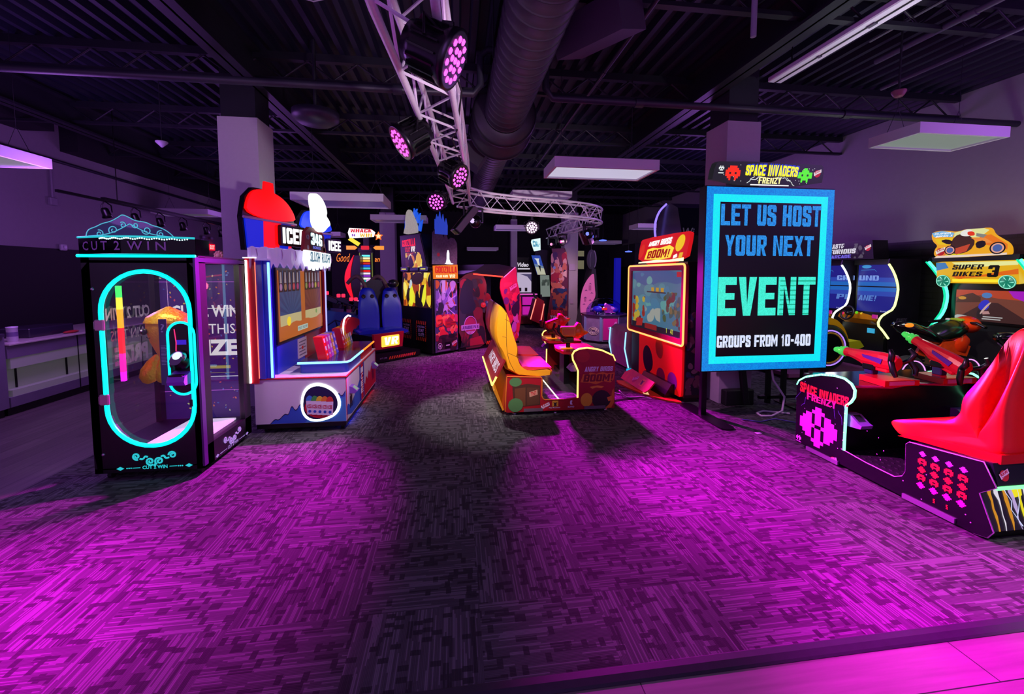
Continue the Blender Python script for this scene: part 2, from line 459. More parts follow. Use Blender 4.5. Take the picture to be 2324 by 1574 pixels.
# ------------------------------------------------------------------ floor materials
def nd(nt, t, **k):
    n = nt.nodes.new('ShaderNode'+t)
    for a, b in k.items(): setattr(n, a, b)
    return n
def mth(nt, op, a, b=None, c=None):
    n = nd(nt, 'Math', operation=op)
    for i, x in enumerate((a, b, c)):
        if x is None: continue
        if isinstance(x, (int, float)): n.inputs[i].default_value = x
        else: nt.links.new(x, n.inputs[i])
    return n.outputs[0]
def carpet():
    m = bpy.data.materials.new('carpet_tiles'); m.use_nodes = True; nt = m.node_tree; b = nt.nodes['Principled BSDF']
    g = nd(nt, 'NewGeometry'); sp = nd(nt, 'SeparateXYZ'); nt.links.new(g.outputs['Position'], sp.inputs[0])
    T = .6018
    x = mth(nt, 'DIVIDE', mth(nt, 'SUBTRACT', sp.outputs[0], TILE_X), T); y = mth(nt, 'DIVIDE', mth(nt, 'SUBTRACT', sp.outputs[1], TILE_Y), T)
    ix, iy = mth(nt, 'FLOOR', x), mth(nt, 'FLOOR', y); fx, fy_ = mth(nt, 'SUBTRACT', x, ix), mth(nt, 'SUBTRACT', y, iy)
    par = mth(nt, 'FLOORED_MODULO', mth(nt, 'ADD', ix, iy), 2.0)
    def mixf(a, c):
        return mth(nt, 'ADD', mth(nt, 'MULTIPLY', a, mth(nt, 'SUBTRACT', 1.0, par)), mth(nt, 'MULTIPLY', c, par))
    al, cr = mixf(fx, fy_), mixf(fy_, fx)          # along the lines, across the lines
    tid = mth(nt, 'ADD', mth(nt, 'MULTIPLY', ix, 17.13), mth(nt, 'MULTIPLY', iy, 5.71))
    def wn(a, c, e):
        cv = nd(nt, 'CombineXYZ')
        for i, q in enumerate((a, c, e)):
            if isinstance(q, (int, float)): cv.inputs[i].default_value = q
            else: nt.links.new(q, cv.inputs[i])
        w = nd(nt, 'TexWhiteNoise', noise_dimensions='3D'); nt.links.new(cv.outputs[0], w.inputs['Vector']); return w.outputs['Value']
    def dash(nl, ns, k):
        ln = mth(nt, 'FLOOR', mth(nt, 'MULTIPLY', cr, nl)); off = wn(ln, tid, k)
        sg = mth(nt, 'FLOOR', mth(nt, 'ADD', mth(nt, 'MULTIPLY', al, ns), mth(nt, 'MULTIPLY', off, 9.0)))
        return wn(mth(nt, 'ADD', ln, k), sg, tid)
    fine = dash(84.0, 2.6, 1.7); mid = dash(13.0, 22.0, 7.3); big = dash(24.0, 6.0, 13.9)
    per = wn(tid, 3.3, 1.1)
    li = mth(nt, 'GREATER_THAN', fine, .7)
    line = mth(nt, 'MULTIPLY', li, mth(nt, 'GREATER_THAN', mid, .16))
    dark = mth(nt, 'MAXIMUM', mth(nt, 'LESS_THAN', mid, .17), mth(nt, 'LESS_THAN', big, .15))
    v = mth(nt, 'ADD', .066, mth(nt, 'MULTIPLY', line, .055))
    v = mth(nt, 'ADD', v, mth(nt, 'MULTIPLY', fine, .025))
    v = mth(nt, 'MULTIPLY', v, mth(nt, 'SUBTRACT', 1.0, mth(nt, 'MULTIPLY', dark, .5)))
    v = mth(nt, 'MULTIPLY', v, mth(nt, 'ADD', .8, mth(nt, 'MULTIPLY', per, .4)))
    # tufted ribs running along the lines
    rib = mth(nt, 'ABSOLUTE', mth(nt, 'SINE', mth(nt, 'MULTIPLY', cr, 84*PI)))
    v = mth(nt, 'MULTIPLY', v, mth(nt, 'ADD', .72, mth(nt, 'MULTIPLY', rib, .36)))
    c = nd(nt, 'CombineXYZ')
    nt.links.new(mth(nt, 'MULTIPLY', v, 1.0), c.inputs[0]); nt.links.new(mth(nt, 'MULTIPLY', v, .96), c.inputs[1]); nt.links.new(mth(nt, 'MULTIPLY', v, 1.04), c.inputs[2])
    nt.links.new(c.outputs[0], b.inputs['Base Color'])
    b.inputs['Roughness'].default_value = .9; b.inputs['Specular IOR Level'].default_value = .15
    bp = nd(nt, 'Bump'); bp.inputs['Strength'].default_value = .25; bp.inputs['Distance'].default_value = .003
    nt.links.new(rib, bp.inputs['Height']); nt.links.new(bp.outputs[0], b.inputs['Normal'])
    return m
TILE_X, TILE_Y = .1066, 2.6863
def planks(name, c1, c2, ang, width=.18, length=1.4, rough=.35):
    m = bpy.data.materials.new(name); m.use_nodes = True; nt = m.node_tree; b = nt.nodes['Principled BSDF']
    g = nd(nt, 'NewGeometry'); mp = nd(nt, 'Mapping'); mp.inputs['Rotation'].default_value = (0, 0, ang)
    nt.links.new(g.outputs['Position'], mp.inputs[0])
    br = nd(nt, 'TexBrick'); br.inputs['Scale'].default_value = 1; br.inputs['Brick Width'].default_value = length; br.inputs['Row Height'].default_value = width
    br.inputs['Mortar Size'].default_value = .0025; br.inputs['Color1'].default_value = lin(c1); br.inputs['Color2'].default_value = lin(c2)
    br.inputs['Mortar'].default_value = (.01, .01, .012, 1)
    nt.links.new(mp.outputs[0], br.inputs[0])
    m2 = nd(nt, 'Mapping'); m2.inputs['Scale'].default_value = (1.6, 26, 1); nt.links.new(mp.outputs[0], m2.inputs[0])
    n = nd(nt, 'TexNoise'); n.inputs['Scale'].default_value = 1.0; n.inputs['Detail'].default_value = 5; nt.links.new(m2.outputs[0], n.inputs['Vector'])
    mx = nd(nt, 'Mix', data_type='RGBA', blend_type='MULTIPLY'); mx.inputs[0].default_value = .55
    rp = nd(nt, 'ValToRGB'); rp.color_ramp.elements[0].position = .3; rp.color_ramp.elements[0].color = (.35, .33, .33, 1); rp.color_ramp.elements[1].position = .7; rp.color_ramp.elements[1].color = (1, 1, 1, 1)
    nt.links.new(n.outputs['Fac'], rp.inputs[0]); nt.links.new(br.outputs['Color'], mx.inputs[6]); nt.links.new(rp.outputs[0], mx.inputs[7])
    nt.links.new(mx.outputs[2], b.inputs['Base Color']); b.inputs['Roughness'].default_value = rough
    MATS[name] = m
    return m
CARPET = carpet()
WOODL = planks('grey_vinyl_planks', '6c675f', '5a554f', PI/2, rough=.4)
WOODN = planks('pale_vinyl_planks', '8d8680', '7d7770', .0, .23, 1.5, rough=.42)
WALL = mat('painted_wall', '8d8790', .8, var=.06, scale=14, bump=.12)
DARKW = mat('dark_wall_paint', '0e0c14', .7, var=.15, scale=20)
COLP = mat('column_paint', 'b5aeb8', .75, var=.05, scale=30, bump=.1)
DECK = mat('black_deck_paint', '13162a', .5, var=.2, scale=12)
STEEL = mat('black_steel_paint', '1a1b24', .5, var=.2, scale=18)
PIPEM = mat('painted_pipe', '2a2a36', .45, var=.2, scale=16)
def brickwall():
    m = bpy.data.materials.new('black_painted_brick'); m.use_nodes = True; nt = m.node_tree; b = nt.nodes['Principled BSDF']
    g = nd(nt, 'NewGeometry'); sp = nd(nt, 'SeparateXYZ'); nt.links.new(g.outputs['Position'], sp.inputs[0])
    c = nd(nt, 'CombineXYZ'); nt.links.new(mth(nt, 'ADD', sp.outputs[0], sp.outputs[1]), c.inputs[0]); nt.links.new(sp.outputs[2], c.inputs[1])
    br = nd(nt, 'TexBrick'); br.inputs['Scale'].default_value = 1; br.inputs['Brick Width'].default_value = .4; br.inputs['Row Height'].default_value = .1; br.inputs['Mortar Size'].default_value = .008
    br.inputs['Color1'].default_value = lin('16131c'); br.inputs['Color2'].default_value = lin('1b1722'); br.inputs['Mortar'].default_value = lin('08070b')
    nt.links.new(c.outputs[0], br.inputs[0]); nt.links.new(br.outputs['Color'], b.inputs['Base Color']); b.inputs['Roughness'].default_value = .5
    bp = nd(nt, 'Bump'); bp.inputs['Strength'].default_value = .4; bp.inputs['Distance'].default_value = .01; bp.invert = True
    nt.links.new(br.outputs['Fac'], bp.inputs['Height']); nt.links.new(bp.outputs[0], b.inputs['Normal'])
    return m
BRICK = brickwall()

# ------------------------------------------------------------------ the room
XL, XR, YB = -7.2, 7.7, 19.0
m = MB(CARPET); m.box(-3.4, XR, 1.64, YB, -.1, 0); struct('floor', m)
m = MB(WOODL); m.box(XL, -3.4, 1.64, YB, -.1, -.002); struct('floor.001', m)
m = MB(WOODN); m.box(XL, XR, -1.5, 1.58, -.1, -.004); struct('floor.002', m)
m = MB(mat('rubber_edge_strip', '2a2733', .55, var=.25, scale=25))
m.prism([(1.575, -.1), (1.575, -.001), (1.585, .004), (1.612, .012), (1.642, .012), (1.655, .001), (1.642, -.1)], Fr((XL, 0, 0), (0, 1, 0), (0, 0, 1)), 0, XR-XL); struct('trim_1', m)
m = MB(WALL); m.box(XL-.2, XL, -1.5, YB, 2.16, 4.55); m.use(DARKW); m.box(XL-.2, XL+.012, -1.5, YB, -.1, 2.16); struct('wall_left', m)
m = MB(WALL); m.box(XR, XR+.2, -1.5, YB, 2.25, 4.55); m.use(BRICK); m.box(XR-.02, XR+.2, -1.5, YB, -.1, 2.25); struct('wall_right', m)
m = MB(mat('back_wall_paint', '17141d', .8, var=.1, scale=8)); m.box(XL, XR, YB, YB+.2, -.1, 4.55); struct('wall_back', m)
# ceiling: corrugated deck, ribs along Y
P = []; x = XL
while x < XR:
    P += [(x, 4.42), (x+.06, 4.42), (x+.085, 4.50), (x+.175, 4.50)]; x += .2
P += [(XR, 4.42), (XR, 4.6), (XL, 4.6)]
m = MB(DECK); F0 = Fr((0, YB, 0), (1, 0, 0), (0, 0, 1)); n = len(P)-2
for i in range(n-1):
    a, b = P[i], P[i+1]
    m.add([F0.p(*a), F0.p(*b), F0.p(*b, YB+1.5), F0.p(*a, YB+1.5)], [(0, 1, 2, 3)])
m.box(XL, XR, -1.5, YB, 4.6, 4.65); struct('ceiling', m)
def ibeam(name, a0, a1, c, axis, zb, h=.4, w=.2):
    m = MB(STEEL)
    for (q0, q1, z0, z1) in ((-w/2, w/2, zb, zb+.03), (-.012, .012, zb, zb+h), (-w/2, w/2, zb+h-.03, zb+h)):
        if axis == 'y': m.box(c+q0, c+q1, a0, a1, z0, z1)
        else: m.box(a0, a1, c+q0, c+q1, z0, z1)
    return struct(name, m)
for i, xc in enumerate((-2.44, 3.30, -6.0)): ibeam('ceiling_beam', -1.4, YB-.01, xc, 'y', 4.0, .42, .22)
for i, yc in enumerate((2.1, 3.75, 5.75, 7.75, 9.75, 11.75, 14.5)):
    m = MB(STEEL); m.box(XL+.02, XR-.02, yc-.04, yc+.04, 4.33, 4.42); m.box(XL+.02, XR-.02, yc-.035, yc+.035, 4.08, 4.12)
    k = XL+.3
    while k < XR-.6:
        m.bar((k, yc, 4.12), (k+.3, yc, 4.34), .012, 5); m.bar((k+.3, yc, 4.34), (k+.6, yc, 4.12), .012, 5); k += .6
    struct('ceiling_joist', m)
# columns: pale up to 3.63 m, black above
def column(x0, y0, x1, y1, hb=.0):
    m = MB(COLP); m.box(x0, x1, y0, y1, 0, 3.63); m.use(STEEL); m.box(x0+.03, x1-.03, y0+.03, y1-.03, 3.63, 4.42)
    return struct('column', m)
column(-2.88, 5.76, -2.42, 6.22); column(3.42, 5.08, 3.88, 5.54); column(-2.36, 13.9, -1.9, 14.36); column(3.42, 13.15, 3.86, 13.6)
column(1.96, 15.0, 2.18, 15.3)
# beam pieces and wall furniture on the left wall
m = MB(PIPEM); m.bar((XL+.06, -1.4, 3.86), (XL+.06, YB-.1, 3.62), .03, 8); solo('wall_pipe', m, 'dark conduit pipe running along the top of the left wall', 'pipe')
m = MB(mat('dark_bulkhead', '14121c', .7, var=.1)); m.box(XL+.001, XL+.5, -1.4, 8.3, 4.1, 4.41); m.box(XL+.001, XL+.3, 9.0, YB-.1, 3.95, 4.41); struct('trim_2', m)
m = MB(mat('grey_conduit', '8d8794', .5)); m.bar((XL+.03, 8.75, 3.05), (XL+.03, 8.75, 3.75), .018, 8); m.box(XL+.001, XL+.06, 8.68, 8.82, 2.93, 3.07, .01)
solo('junction_box', m, 'small grey junction box and conduit high on the left wall', 'electrical box')
m = MB(mat('strobe_white', 'b9b4c0', .4)); m.box(XL+.013, XL+.07, 8.82, 8.94, 2.13, 2.25, .015); m.use(mat('strobe_lens', 'd8d4e0', .2)); m.box(XL+.07, XL+.09, 8.85, 8.91, 2.16, 2.22, .01)
solo('fire_alarm', m, 'small white fire alarm sounder on the left wall above the counter', 'alarm')
# pipes under the ceiling
def pipe(name, pts, r, label, cat='pipe', mt=None, coup=()):
    m = MB(mt or PIPEM); m.tube(pts, r, 10)
    for c, ax in coup:
        c = V(c); dv = V(ax)*.05; m.tube([c-dv, c+dv], r*1.35, 10)
    return solo(name, m, label, cat)
pipe('sprinkler_pipe', [(XL+.1, 5.0, 3.75), (.22, 5.0, 3.75), (.3, 5.0, 3.85), (.3, 5.0, 4.16), (.38, 5.0, 4.24), (.98, 5.0, 4.24), (1.06, 5.0, 4.16), (1.06, 5.0, 3.85), (1.14, 5.0, 3.75), (XR-.05, 5.0, 3.75)], .042, 'long black sprinkler main crossing the ceiling from wall to wall', coup=[((-.62, 5.0, 3.75), (1, 0, 0)), ((2.2, 5.0, 3.75), (1, 0, 0)), ((5.0, 5.0, 3.75), (1, 0, 0))])
pipe('sprinkler_branch', [(1.72, 2.4, 4.04), (1.72, 9.0, 3.98)], .022, 'thin sprinkler branch pipe over the large hanging light panel', coup=[((1.72, 3.2, 4.03), (0, 1, 0)), ((1.72, 4.9, 4.02), (0, 1, 0))])
pipe('conduit', [(5.28, 1.8, 4.0), (5.28, 4.8, 4.0)], .022, 'grey conduit at upper right, nearest the hanging right panel', mt=mat('pale_conduit', '5b5866', .5))
pipe('conduit', [(4.75, 1.8, 4.1), (4.75, 4.4, 4.1)], .028, 'grey conduit with a coupling at upper right, middle one of three', mt=MATS['pale_conduit'], coup=[((4.75, 3.5, 4.1), (0, 1, 0))])
pipe('conduit', [(4.45, 1.8, 4.2), (4.45, 4.2, 4.2)], .014, 'thinnest conduit at upper right, beside the strip light', mt=MATS['pale_conduit'])
pipe('drop_rod', [(2.2, 3.0, 3.45), (2.2, 3.0, 4.42)], .02, 'pale tube hanging at the top edge left of the strip light', 'tube', mt=mat('pale_tube', '8d8a98', .5))
m = MB(mat('strip_light_body', 'e0dde8', .45, var=.05)); m.box(3.78, 3.96, 2.6, 4.87, 4.02, 4.08, .01); m.use(SATIN); m.box(3.86, 3.875, 2.6, 4.87, 4.012, 4.022)
m.use(mat('strip_clip', '55525e', .5)); m.box(3.85, 3.885, 3.6, 3.68, 4.005, 4.02); m.box(3.85, 3.885, 4.2, 4.24, 4.005, 4.02)
m.use(STEEL); m.bar((3.87, 2.9, 4.08), (3.87, 2.9, 4.42), .008, 5); m.bar((3.87, 4.6, 4.08), (3.87, 4.6, 4.42), .008, 5)
solo('strip_light', m, 'long unlit fluorescent strip fitting at the upper right ceiling', 'ceiling light')
m = MB(mat('detector_shell', '8a4a5a', .5)); m.lathe([(.0, -.05), (.035, -.05), (.05, -.03), (.065, 0), (.065, .012)], Fr((4.67, 4.05, 3.62), (1, 0, 0), (0, 1, 0)), 18); m.use(STEEL); m.bar((4.67, 4.05, 3.63), (4.67, 4.05, 4.42), .01, 5)
solo('smoke_detector', m, 'round reddish smoke detector under the ceiling at upper right', 'smoke detector')
m = MB(mat('speaker_cone', '9a93a4', .5)); m.lathe([(.0, -.06), (.01, -.06), (.07, .0), (.07, .015)], Fr((-3.9, 6.4, 3.46), (1, 0, 0), (0, 1, 0)), 14); m.use(STEEL); m.bar((-3.9, 6.4, 3.47), (-3.9, 6.4, 4.42), .006, 5)
solo('ceiling_sensor', m, 'small pale ceiling sensor left of the left column', 'sensor')
m = MB(PIPEM); m.lathe([(.0, -.06), (.18, -.05), (.26, .0), (.26, .08), (.0, .1)], Fr((-1.62, 5.4, 3.52), (1, 0, 0), (0, 1, 0)), 24); m.use(STEEL); m.bar((-1.62, 5.4, 3.6), (-1.62, 5.4, 4.42), .02, 6)
solo('ceiling_speaker', m, 'round black ceiling speaker right of the left column', 'speaker')
CORD = mat('pale_cord', '8e8898', .5)
m = MB(CORD); m.tube([(-2.2, 3.72, 4.06), (-1.9, 3.7, 3.98), (-1.5, 3.7, 3.95), (-1.1, 3.7, 3.86), (-.8, 3.7, 3.95), (-.6, 3.72, 4.05)], .006, 5); solo('loose_cable', m, 'loose pale cable sagging below a joist at upper left', 'cable')
m = MB(CORD); m.tube([(-2.3, 3.68, 4.16), (-1, 3.68, 4.07), (-.2, 3.68, 4.02), (.36, 3.68, 4.05)], .008, 5); solo('joist_cable', m, 'pale cable clipped along the joist behind the truss', 'cable')
# duct
DUCT = mat('spiral_duct_paint', '3a343f', .5, .1, var=.12, scale=10)
t = thing('spiral_duct', 'fat round spiral duct running along the ceiling with a flanged collar', 'duct', (.68, 3, 3.5))
m = MB(DUCT); fr = Fr((.68, 15.5, 3.86), (1, 0, 0), (0, 0, 1)); prof = []
y = 0.0
while y < 15.2:
    prof += [(.275, y), (.275, y+.135), (.283, y+.14), (.283, y+.15), (.275, y+.155)]; y += .16
m.lathe(prof, fr, 32, caps=False); part('pipe', m, t)
m = MB(mat('duct_seam', '1a1620', .6)); k = .147
while k < 15.2: m.lathe([(.2835, k-.004), (.2845, k), (.2835, k+.004)], fr, 32, caps=False); k += .16
part('seam', m, t, kind='stuff')
m = MB(DUCT); m.lathe([(.28, 9.0), (.43, 9.03), (.46, 9.06), (.46, 9.1), (.36, 9.14), (.36, 9.55), (.43, 9.6), (.43, 9.64), (.28, 9.7)], fr, 32, caps=False); part('collar', m, t)
m = MB(mat('duct_rim', '15121a', .5)); m.lathe([(.455, 9.03), (.47, 9.05), (.47, 9.09), (.455, 9.11)], fr, 32, caps=False); part('collar_rim', m, t); m = MB(MATS['duct_rim']); m.lathe([(.425, 9.59), (.44, 9.6), (.44, 9.63), (.425, 9.65)], fr, 32, caps=False); part('collar_rim', m, t)
m = MB(DUCT); m.M = Matrix.Translation((.34, 7.0, 3.62)) @ Matrix.Rotation(.6, 4, 'Y'); m.box(-.16, .16, -.25, .25, -.2, .1); m.M = None; part('side_register', m, t)
for yy in (4.4, 8.4, 11):
    for xx in (.395, .965): part('hanger', MB(STEEL).bar((xx, yy, 3.86), (xx, yy, 4.42), .008, 5), t)
m = MB(mat('register_paint', '42374a', .6, var=.08)); m.M = Matrix.Translation((1.30, 3.9, 3.96)) @ Matrix.Rotation(.62, 4, 'Z') @ Matrix.Rotation(-.35, 4, 'Y')
m.box(-.2, .2, -.36, .36, -.16, .14); m.use(mat('register_grille', '3a3444', .5)); m.box(.2, .215, -.33, .33, -.13, .11); m.M = None
part('supply_register', m, t, 'boxy purple-grey air register hanging off the near end of the duct')
# hanging light panels
def panel(x, y, z, label, col, es, w=1.22, d=.6):
    t = thing('light_panel', label, 'ceiling light', (x, y, z), 0, 'hanging light panels')
    m = MB(mat('panel_shell', 'd3cfd8', .5)); fr = Fr((x, y, z), (1, 0, 0), (0, -1, 0))
    o, i = [(-w/2, -d/2), (w/2, -d/2), (w/2, d/2), (-w/2, d/2)], [(-w/2+.03, -d/2+.03), (w/2-.03, -d/2+.03), (w/2-.03, d/2-.03), (-w/2+.03, d/2-.03)]
    m.ring(o, i, fr, -.1, 0); m.box(x-w/2, x+w/2, y-d/2, y+d/2, z+.1, z+.115); part('frame', m, t)
    m = MB(glow(col, es, True)); m.box(x-w/2+.03, x+w/2-.03, y-d/2+.03, y+d/2-.03, z+.02, z+.04); part('diffuser', m, t)
    for sx in (-.36, .36):
        m = MB(STEEL); c = x+sx*w
        yw = y+.1; m.tube([(c-.13, yw, z+.115), (c, yw, z+.42), (c, yw, 4.42)], .0035, 4); m.tube([(c+.13, yw, z+.115), (c, yw, z+.42)], .0035, 4)
        part('suspension_wire', m, t)
panel(1.73, 5.03, 2.9, 'large white hanging light panel right of the truss, brightest underside', 'd9d2ee', .75, 1.24, .6)
panel(5.55, 4.35, 3.22, 'hanging light panel at upper right with a pale green underside', 'a9b8ad', .42, 1.16, .58)
panel(-1.72, 7.0, 2.78, 'hanging light panel above the slush game sign, right of the left column', '6d51a5', .35, 1.32, .75)
panel(-1.25, 10.1, 2.9, 'hanging light panel in front of the back left column', '6d4e85', .3)
panel(-5.3, 5.45, 2.93, 'hanging light panel cut off by the left edge', 'cfc3dd', .3)
panel(-6.35, 11.2, 3.1, 'hanging light panel over the left counter beside the left column', '8d7fa0', .2)
panel(1.75, 8.8, 3.26, 'hanging light panel behind the curved truss', '8b6fb8', .25)
panel(1.72, 12.1, 2.95, 'hanging light panel directly behind the lit far spotlight', '8b6fb8', .25)
panel(5.5, 11.3, 2.95, 'hanging light panel far back beside the red marquee', '8b6fb8', .25)
panel(1.05, 16.8, 2.62, 'farthest hanging light panel, over the red-lit cabin', '9b7fc8', .3)
panel(-3.9, 13.2, 2.8, 'far hanging light panel left of the hammer tower', '4d3a68', .15)
panel(5.4, 15.2, 2.8, 'far hanging light panel right of the far column', '6b4f98', .2)
# ------------------------------------------------------------------ stage truss
def spline(pts, k=8):
    P = [V(p) for p in pts]; o = []
    for i in range(len(P)-1):
        p0, p1, p2, p3 = P[max(0, i-1)], P[i], P[i+1], P[min(len(P)-1, i+2)]
        for j in range(k):
            t = j/k
            o.append(.5*((2*p1)+(p2-p0)*t+(2*p0-5*p1+4*p2-p3)*t*t+(3*p1-p0-3*p2+p3)*t**3))
    return o + [P[-1]]
def truss(name, path, w, h, label, step=.26, r=.021, rl=.0095):
    t = thing(name, label, 'truss', tuple(path[0]))
    P = [V(p) for p in path]; off = []
    for i in range(len(P)):
        a = P[max(0, i-1)]; b = P[min(len(P)-1, i+1)]; d = (b-a); d.z = 0; d.normalize(); off.append(V((d.y, -d.x, 0)))
    def rail(sx, z): return [p + o*sx*w/2 + V((0, 0, z)) for p, o in zip(P, off)]
    rails = {(sx, z): rail(sx, z) for sx in (-1, 1) for z in (0, h)}
    for k, rl_ in rails.items(): part('chord', MB(ALU).tube(rl_, r, 10), t)
    # zigzag lacing between neighbouring chords
    def at(rl_, L):
        s = 0
        for i in range(len(rl_)-1):
            q = (P[i+1]-P[i]).length
            if s+q >= L: return rl_[i].lerp(rl_[i+1], (L-s)/q)
            s += q
        return rl_[-1]
    tot = sum((P[i+1]-P[i]).length for i in range(len(P)-1)); n = int(tot/step)
    for a, b in (((-1, 0), (1, 0)), ((-1, h), (1, h)), ((-1, 0), (-1, h)), ((1, 0), (1, h))):
        m = MB(ALU); z = []
        for i in range(n+1): z.append(at(rails[a if i % 2 == 0 else b], i*tot/n))
        m.tube(z, rl, 6, sm=False)
        part('lacing', m, t)
    return t
tr = truss('stage_truss', [(-.22, 1.2, 2.8), (-.2, 1.9, 2.8), (-.14, 2.7, 2.8), (-.06, 3.9, 2.8), (.03, 5.3, 2.8), (.1, 6.75, 2.8)], .26, .27, 'straight aluminium box truss running away overhead beside the duct', .3)
m = MB(RUBBER); m.tube([(-.05, 2.6, 3.05), (.05, 2.9, 2.9), (.02, 3.3, 2.78), (-.02, 3.9, 2.9), (.1, 4.6, 2.8), (.08, 5.4, 2.95), (.14, 6.2, 2.8)], .007, 5); part('power_cable', m, tr)
truss('curved_truss', spline([(.14, 6.98, 2.8), (.5, 7.38, 2.8), (1.18, 7.72, 2.8), (2.05, 8.0, 2.8), (2.7, 8.4, 2.8), (3.03, 9.0, 2.8), (3.06, 9.8, 2.8), (3.0, 10.6, 2.8)], 5), .26, .27, 'curved aluminium truss bending right behind the straight one', .27)
truss('far_truss', [(2.995, 10.62, 2.8), (2.95, 12.0, 2.8), (2.92, 12.95, 2.8)], .26, .27, 'far straight truss end in front of the far column', .3)

# ------------------------------------------------------------------ stage spotlights
LENS = glow('ff48e4', 3.4); FACE = glow('b810c0', 1.0)
def spot(loc, target, label, energy=None, aim=None, cone=70, blend=.6, rad=.125, col=MAG, lit=True, clamp_z=2.78, lens=None):
    loc = V(loc); d = (V(target)-loc).normalized()
    side = d.cross(V((0, 0, 1))).normalized(); up = side.cross(d)
    t = thing('stage_spotlight', label, 'spotlight', tuple(loc), 0, 'stage spotlights on the truss')
    fr = Fr(loc, side, up)
    if fr.n.dot(d) < 0: fr = Fr(loc, -side, up)
    k = rad/.125
    m = MB(SATIN); m.lathe([(.03*k, -.2*k), (.085*k, -.2*k), (.105*k, -.15*k), (.11*k, -.04*k), (.128*k, 0), (.13*k, .03*k), (.118*k, .03*k)], fr, 28)
    for i in range(16):
        an = 2*PI*i/16; c, s_ = math.cos(an), math.sin(an)
        m.add([fr.p(c*q*k-s_*.004, s_*q*k+c*.004, dd*k) for q, dd in ((.1, -.16), (.125, -.15), (.128, -.02), (.1, -.02))] + [fr.p(c*q*k+s_*.004, s_*q*k-c*.004, dd*k) for q, dd in ((.1, -.16), (.125, -.15), (.128, -.02), (.1, -.02))],
              [(0, 1, 2, 3), (4, 7, 6, 5), (0, 4, 5, 1), (1, 5, 6, 2)])
    part('housing', m, t)
    m = MB(FACE if lit else SATIN); m.lathe([(.0, .018*k), (.118*k, .018*k)], fr, 28, caps=False)
    f = part('face', m, t)
    m = MB((lens or LENS) if lit else mat('dark_lens', '332a3c', .1))
    for q, nn, ph in ((0.0, 1, 0), (.042, 6, .2), (.086, 12, 0)):
        for i in range(nn):
            an = ph+2*PI*i/nn; m.ball(fr.p(q*k*math.cos(an), q*k*math.sin(an), .02*k), .0195*k, n=8, m=4)
    lo = part('lens', m, f)
    lo['kind'] = 'stuff'
    m = MB(SATIN); hub = V((loc.x, loc.y, clamp_z-.06)); back = loc - d*.08*k
    for sg in (-1, 1): m.tube([back+side*sg*.135*k, back+side*sg*.14*k+V((0, 0, .08*k)), hub+side*sg*.05, hub], .008, 6)
    part('yoke', m, t)
    m = MB(SATIN); m.box(hub.x-.025, hub.x+.025, hub.y-.025, hub.y+.025, hub.z-.01, clamp_z+.03, .006); part('clamp', m, t)
    if energy:
        lamp('SPOT', 'spot_lamp_light', tuple(loc+d*.06), energy, col, aim or target, size=.1, cone=cone, blend=blend)
    return t
spot((-.02, 1.98, 2.66), (1.1, 1.72, 2.1), 'magenta spotlight nearest the camera, top of the picture', 1900, (2.75, .9, 0), 48, .9)
spot((-.36, 3.16, 2.64), (-1.25, 2.85, 2.0), 'magenta spotlight on the left side of the straight truss, facing left', 2600, (-3.1, 1.7, 0), 53, .9)
spot((.03, 4.28, 2.66), (.75, 3.8, 2.2), 'magenta spotlight below the middle of the straight truss, facing right', 2500, (2.8, 2.6, 0), 50, .9)
spot((-.24, 5.8, 2.66), (-.45, 5.1, 2.38), 'magenta spotlight near the truss corner, left of its end', 2600, (-2.3, 2.7, 0), 54, .8)
spot((1.44, 8.0, 2.58), (1.3, 6.0, 2.1), 'brightest spotlight hanging below the curved truss', 3900, (2.3, 3.4, 0), 44, .7, lens=glow('ffc8ff', 6.0))
# dark moving fixtures under the truss
def bar_fixture(name, a, b, label, col):
    a, b = V(a), V(b); d = (b-a).normalized(); s_ = d.cross(V((0, 1, 0))).normalized()
    t = thing(name, label, 'stage light', tuple(a))
    fr = Fr(a, s_, d.cross(s_)) if d.cross(s_).y < 0 else Fr(a, -s_, d.cross(-s_))
    L = (b-a).length
    m = MB(SATIN); m.M = Matrix.Translation((a+b)/2) @ d.to_track_quat('Z', 'Y').to_matrix().to_4x4()
    m.box(-.07, .07, -.06, .06, -L/2, L/2, .01); part('housing', m, t)
    m2 = MB(mat('fixture_glass_'+col, col, .25, var=.1)); m2.M = m.M; m2.box(-.15, -.075, -.05, .05, -L/2+.02, L/2-.01, .006); part('front_plate', m2, t)
    m3 = MB(mat('fixture_grey', '6d6474', .4)); m3.M = m.M; m3.box(.075, .12, -.05, .05, -L/2, L/2-.02, .006); part('back_plate', m3, t)
    m4 = MB(SATIN); c = (a+b)/2; m4.tube([c, (c.x-.015, c.y, 2.74), (c.x-.015, c.y, 2.82)], .018, 6); part('bracket', m4, t)
    return t
bar_fixture('bar_light', (.3, 6.75, 2.72), (.0, 6.65, 2.34), 'black bar light tilted below the truss corner with a pale brown glass', 'a98a80')
bar_fixture('bar_light', (2.85, 9.3, 2.66), (3.0, 9.4, 2.38), 'black bar light tilted below the far bend of the curved truss', '5a4a60')
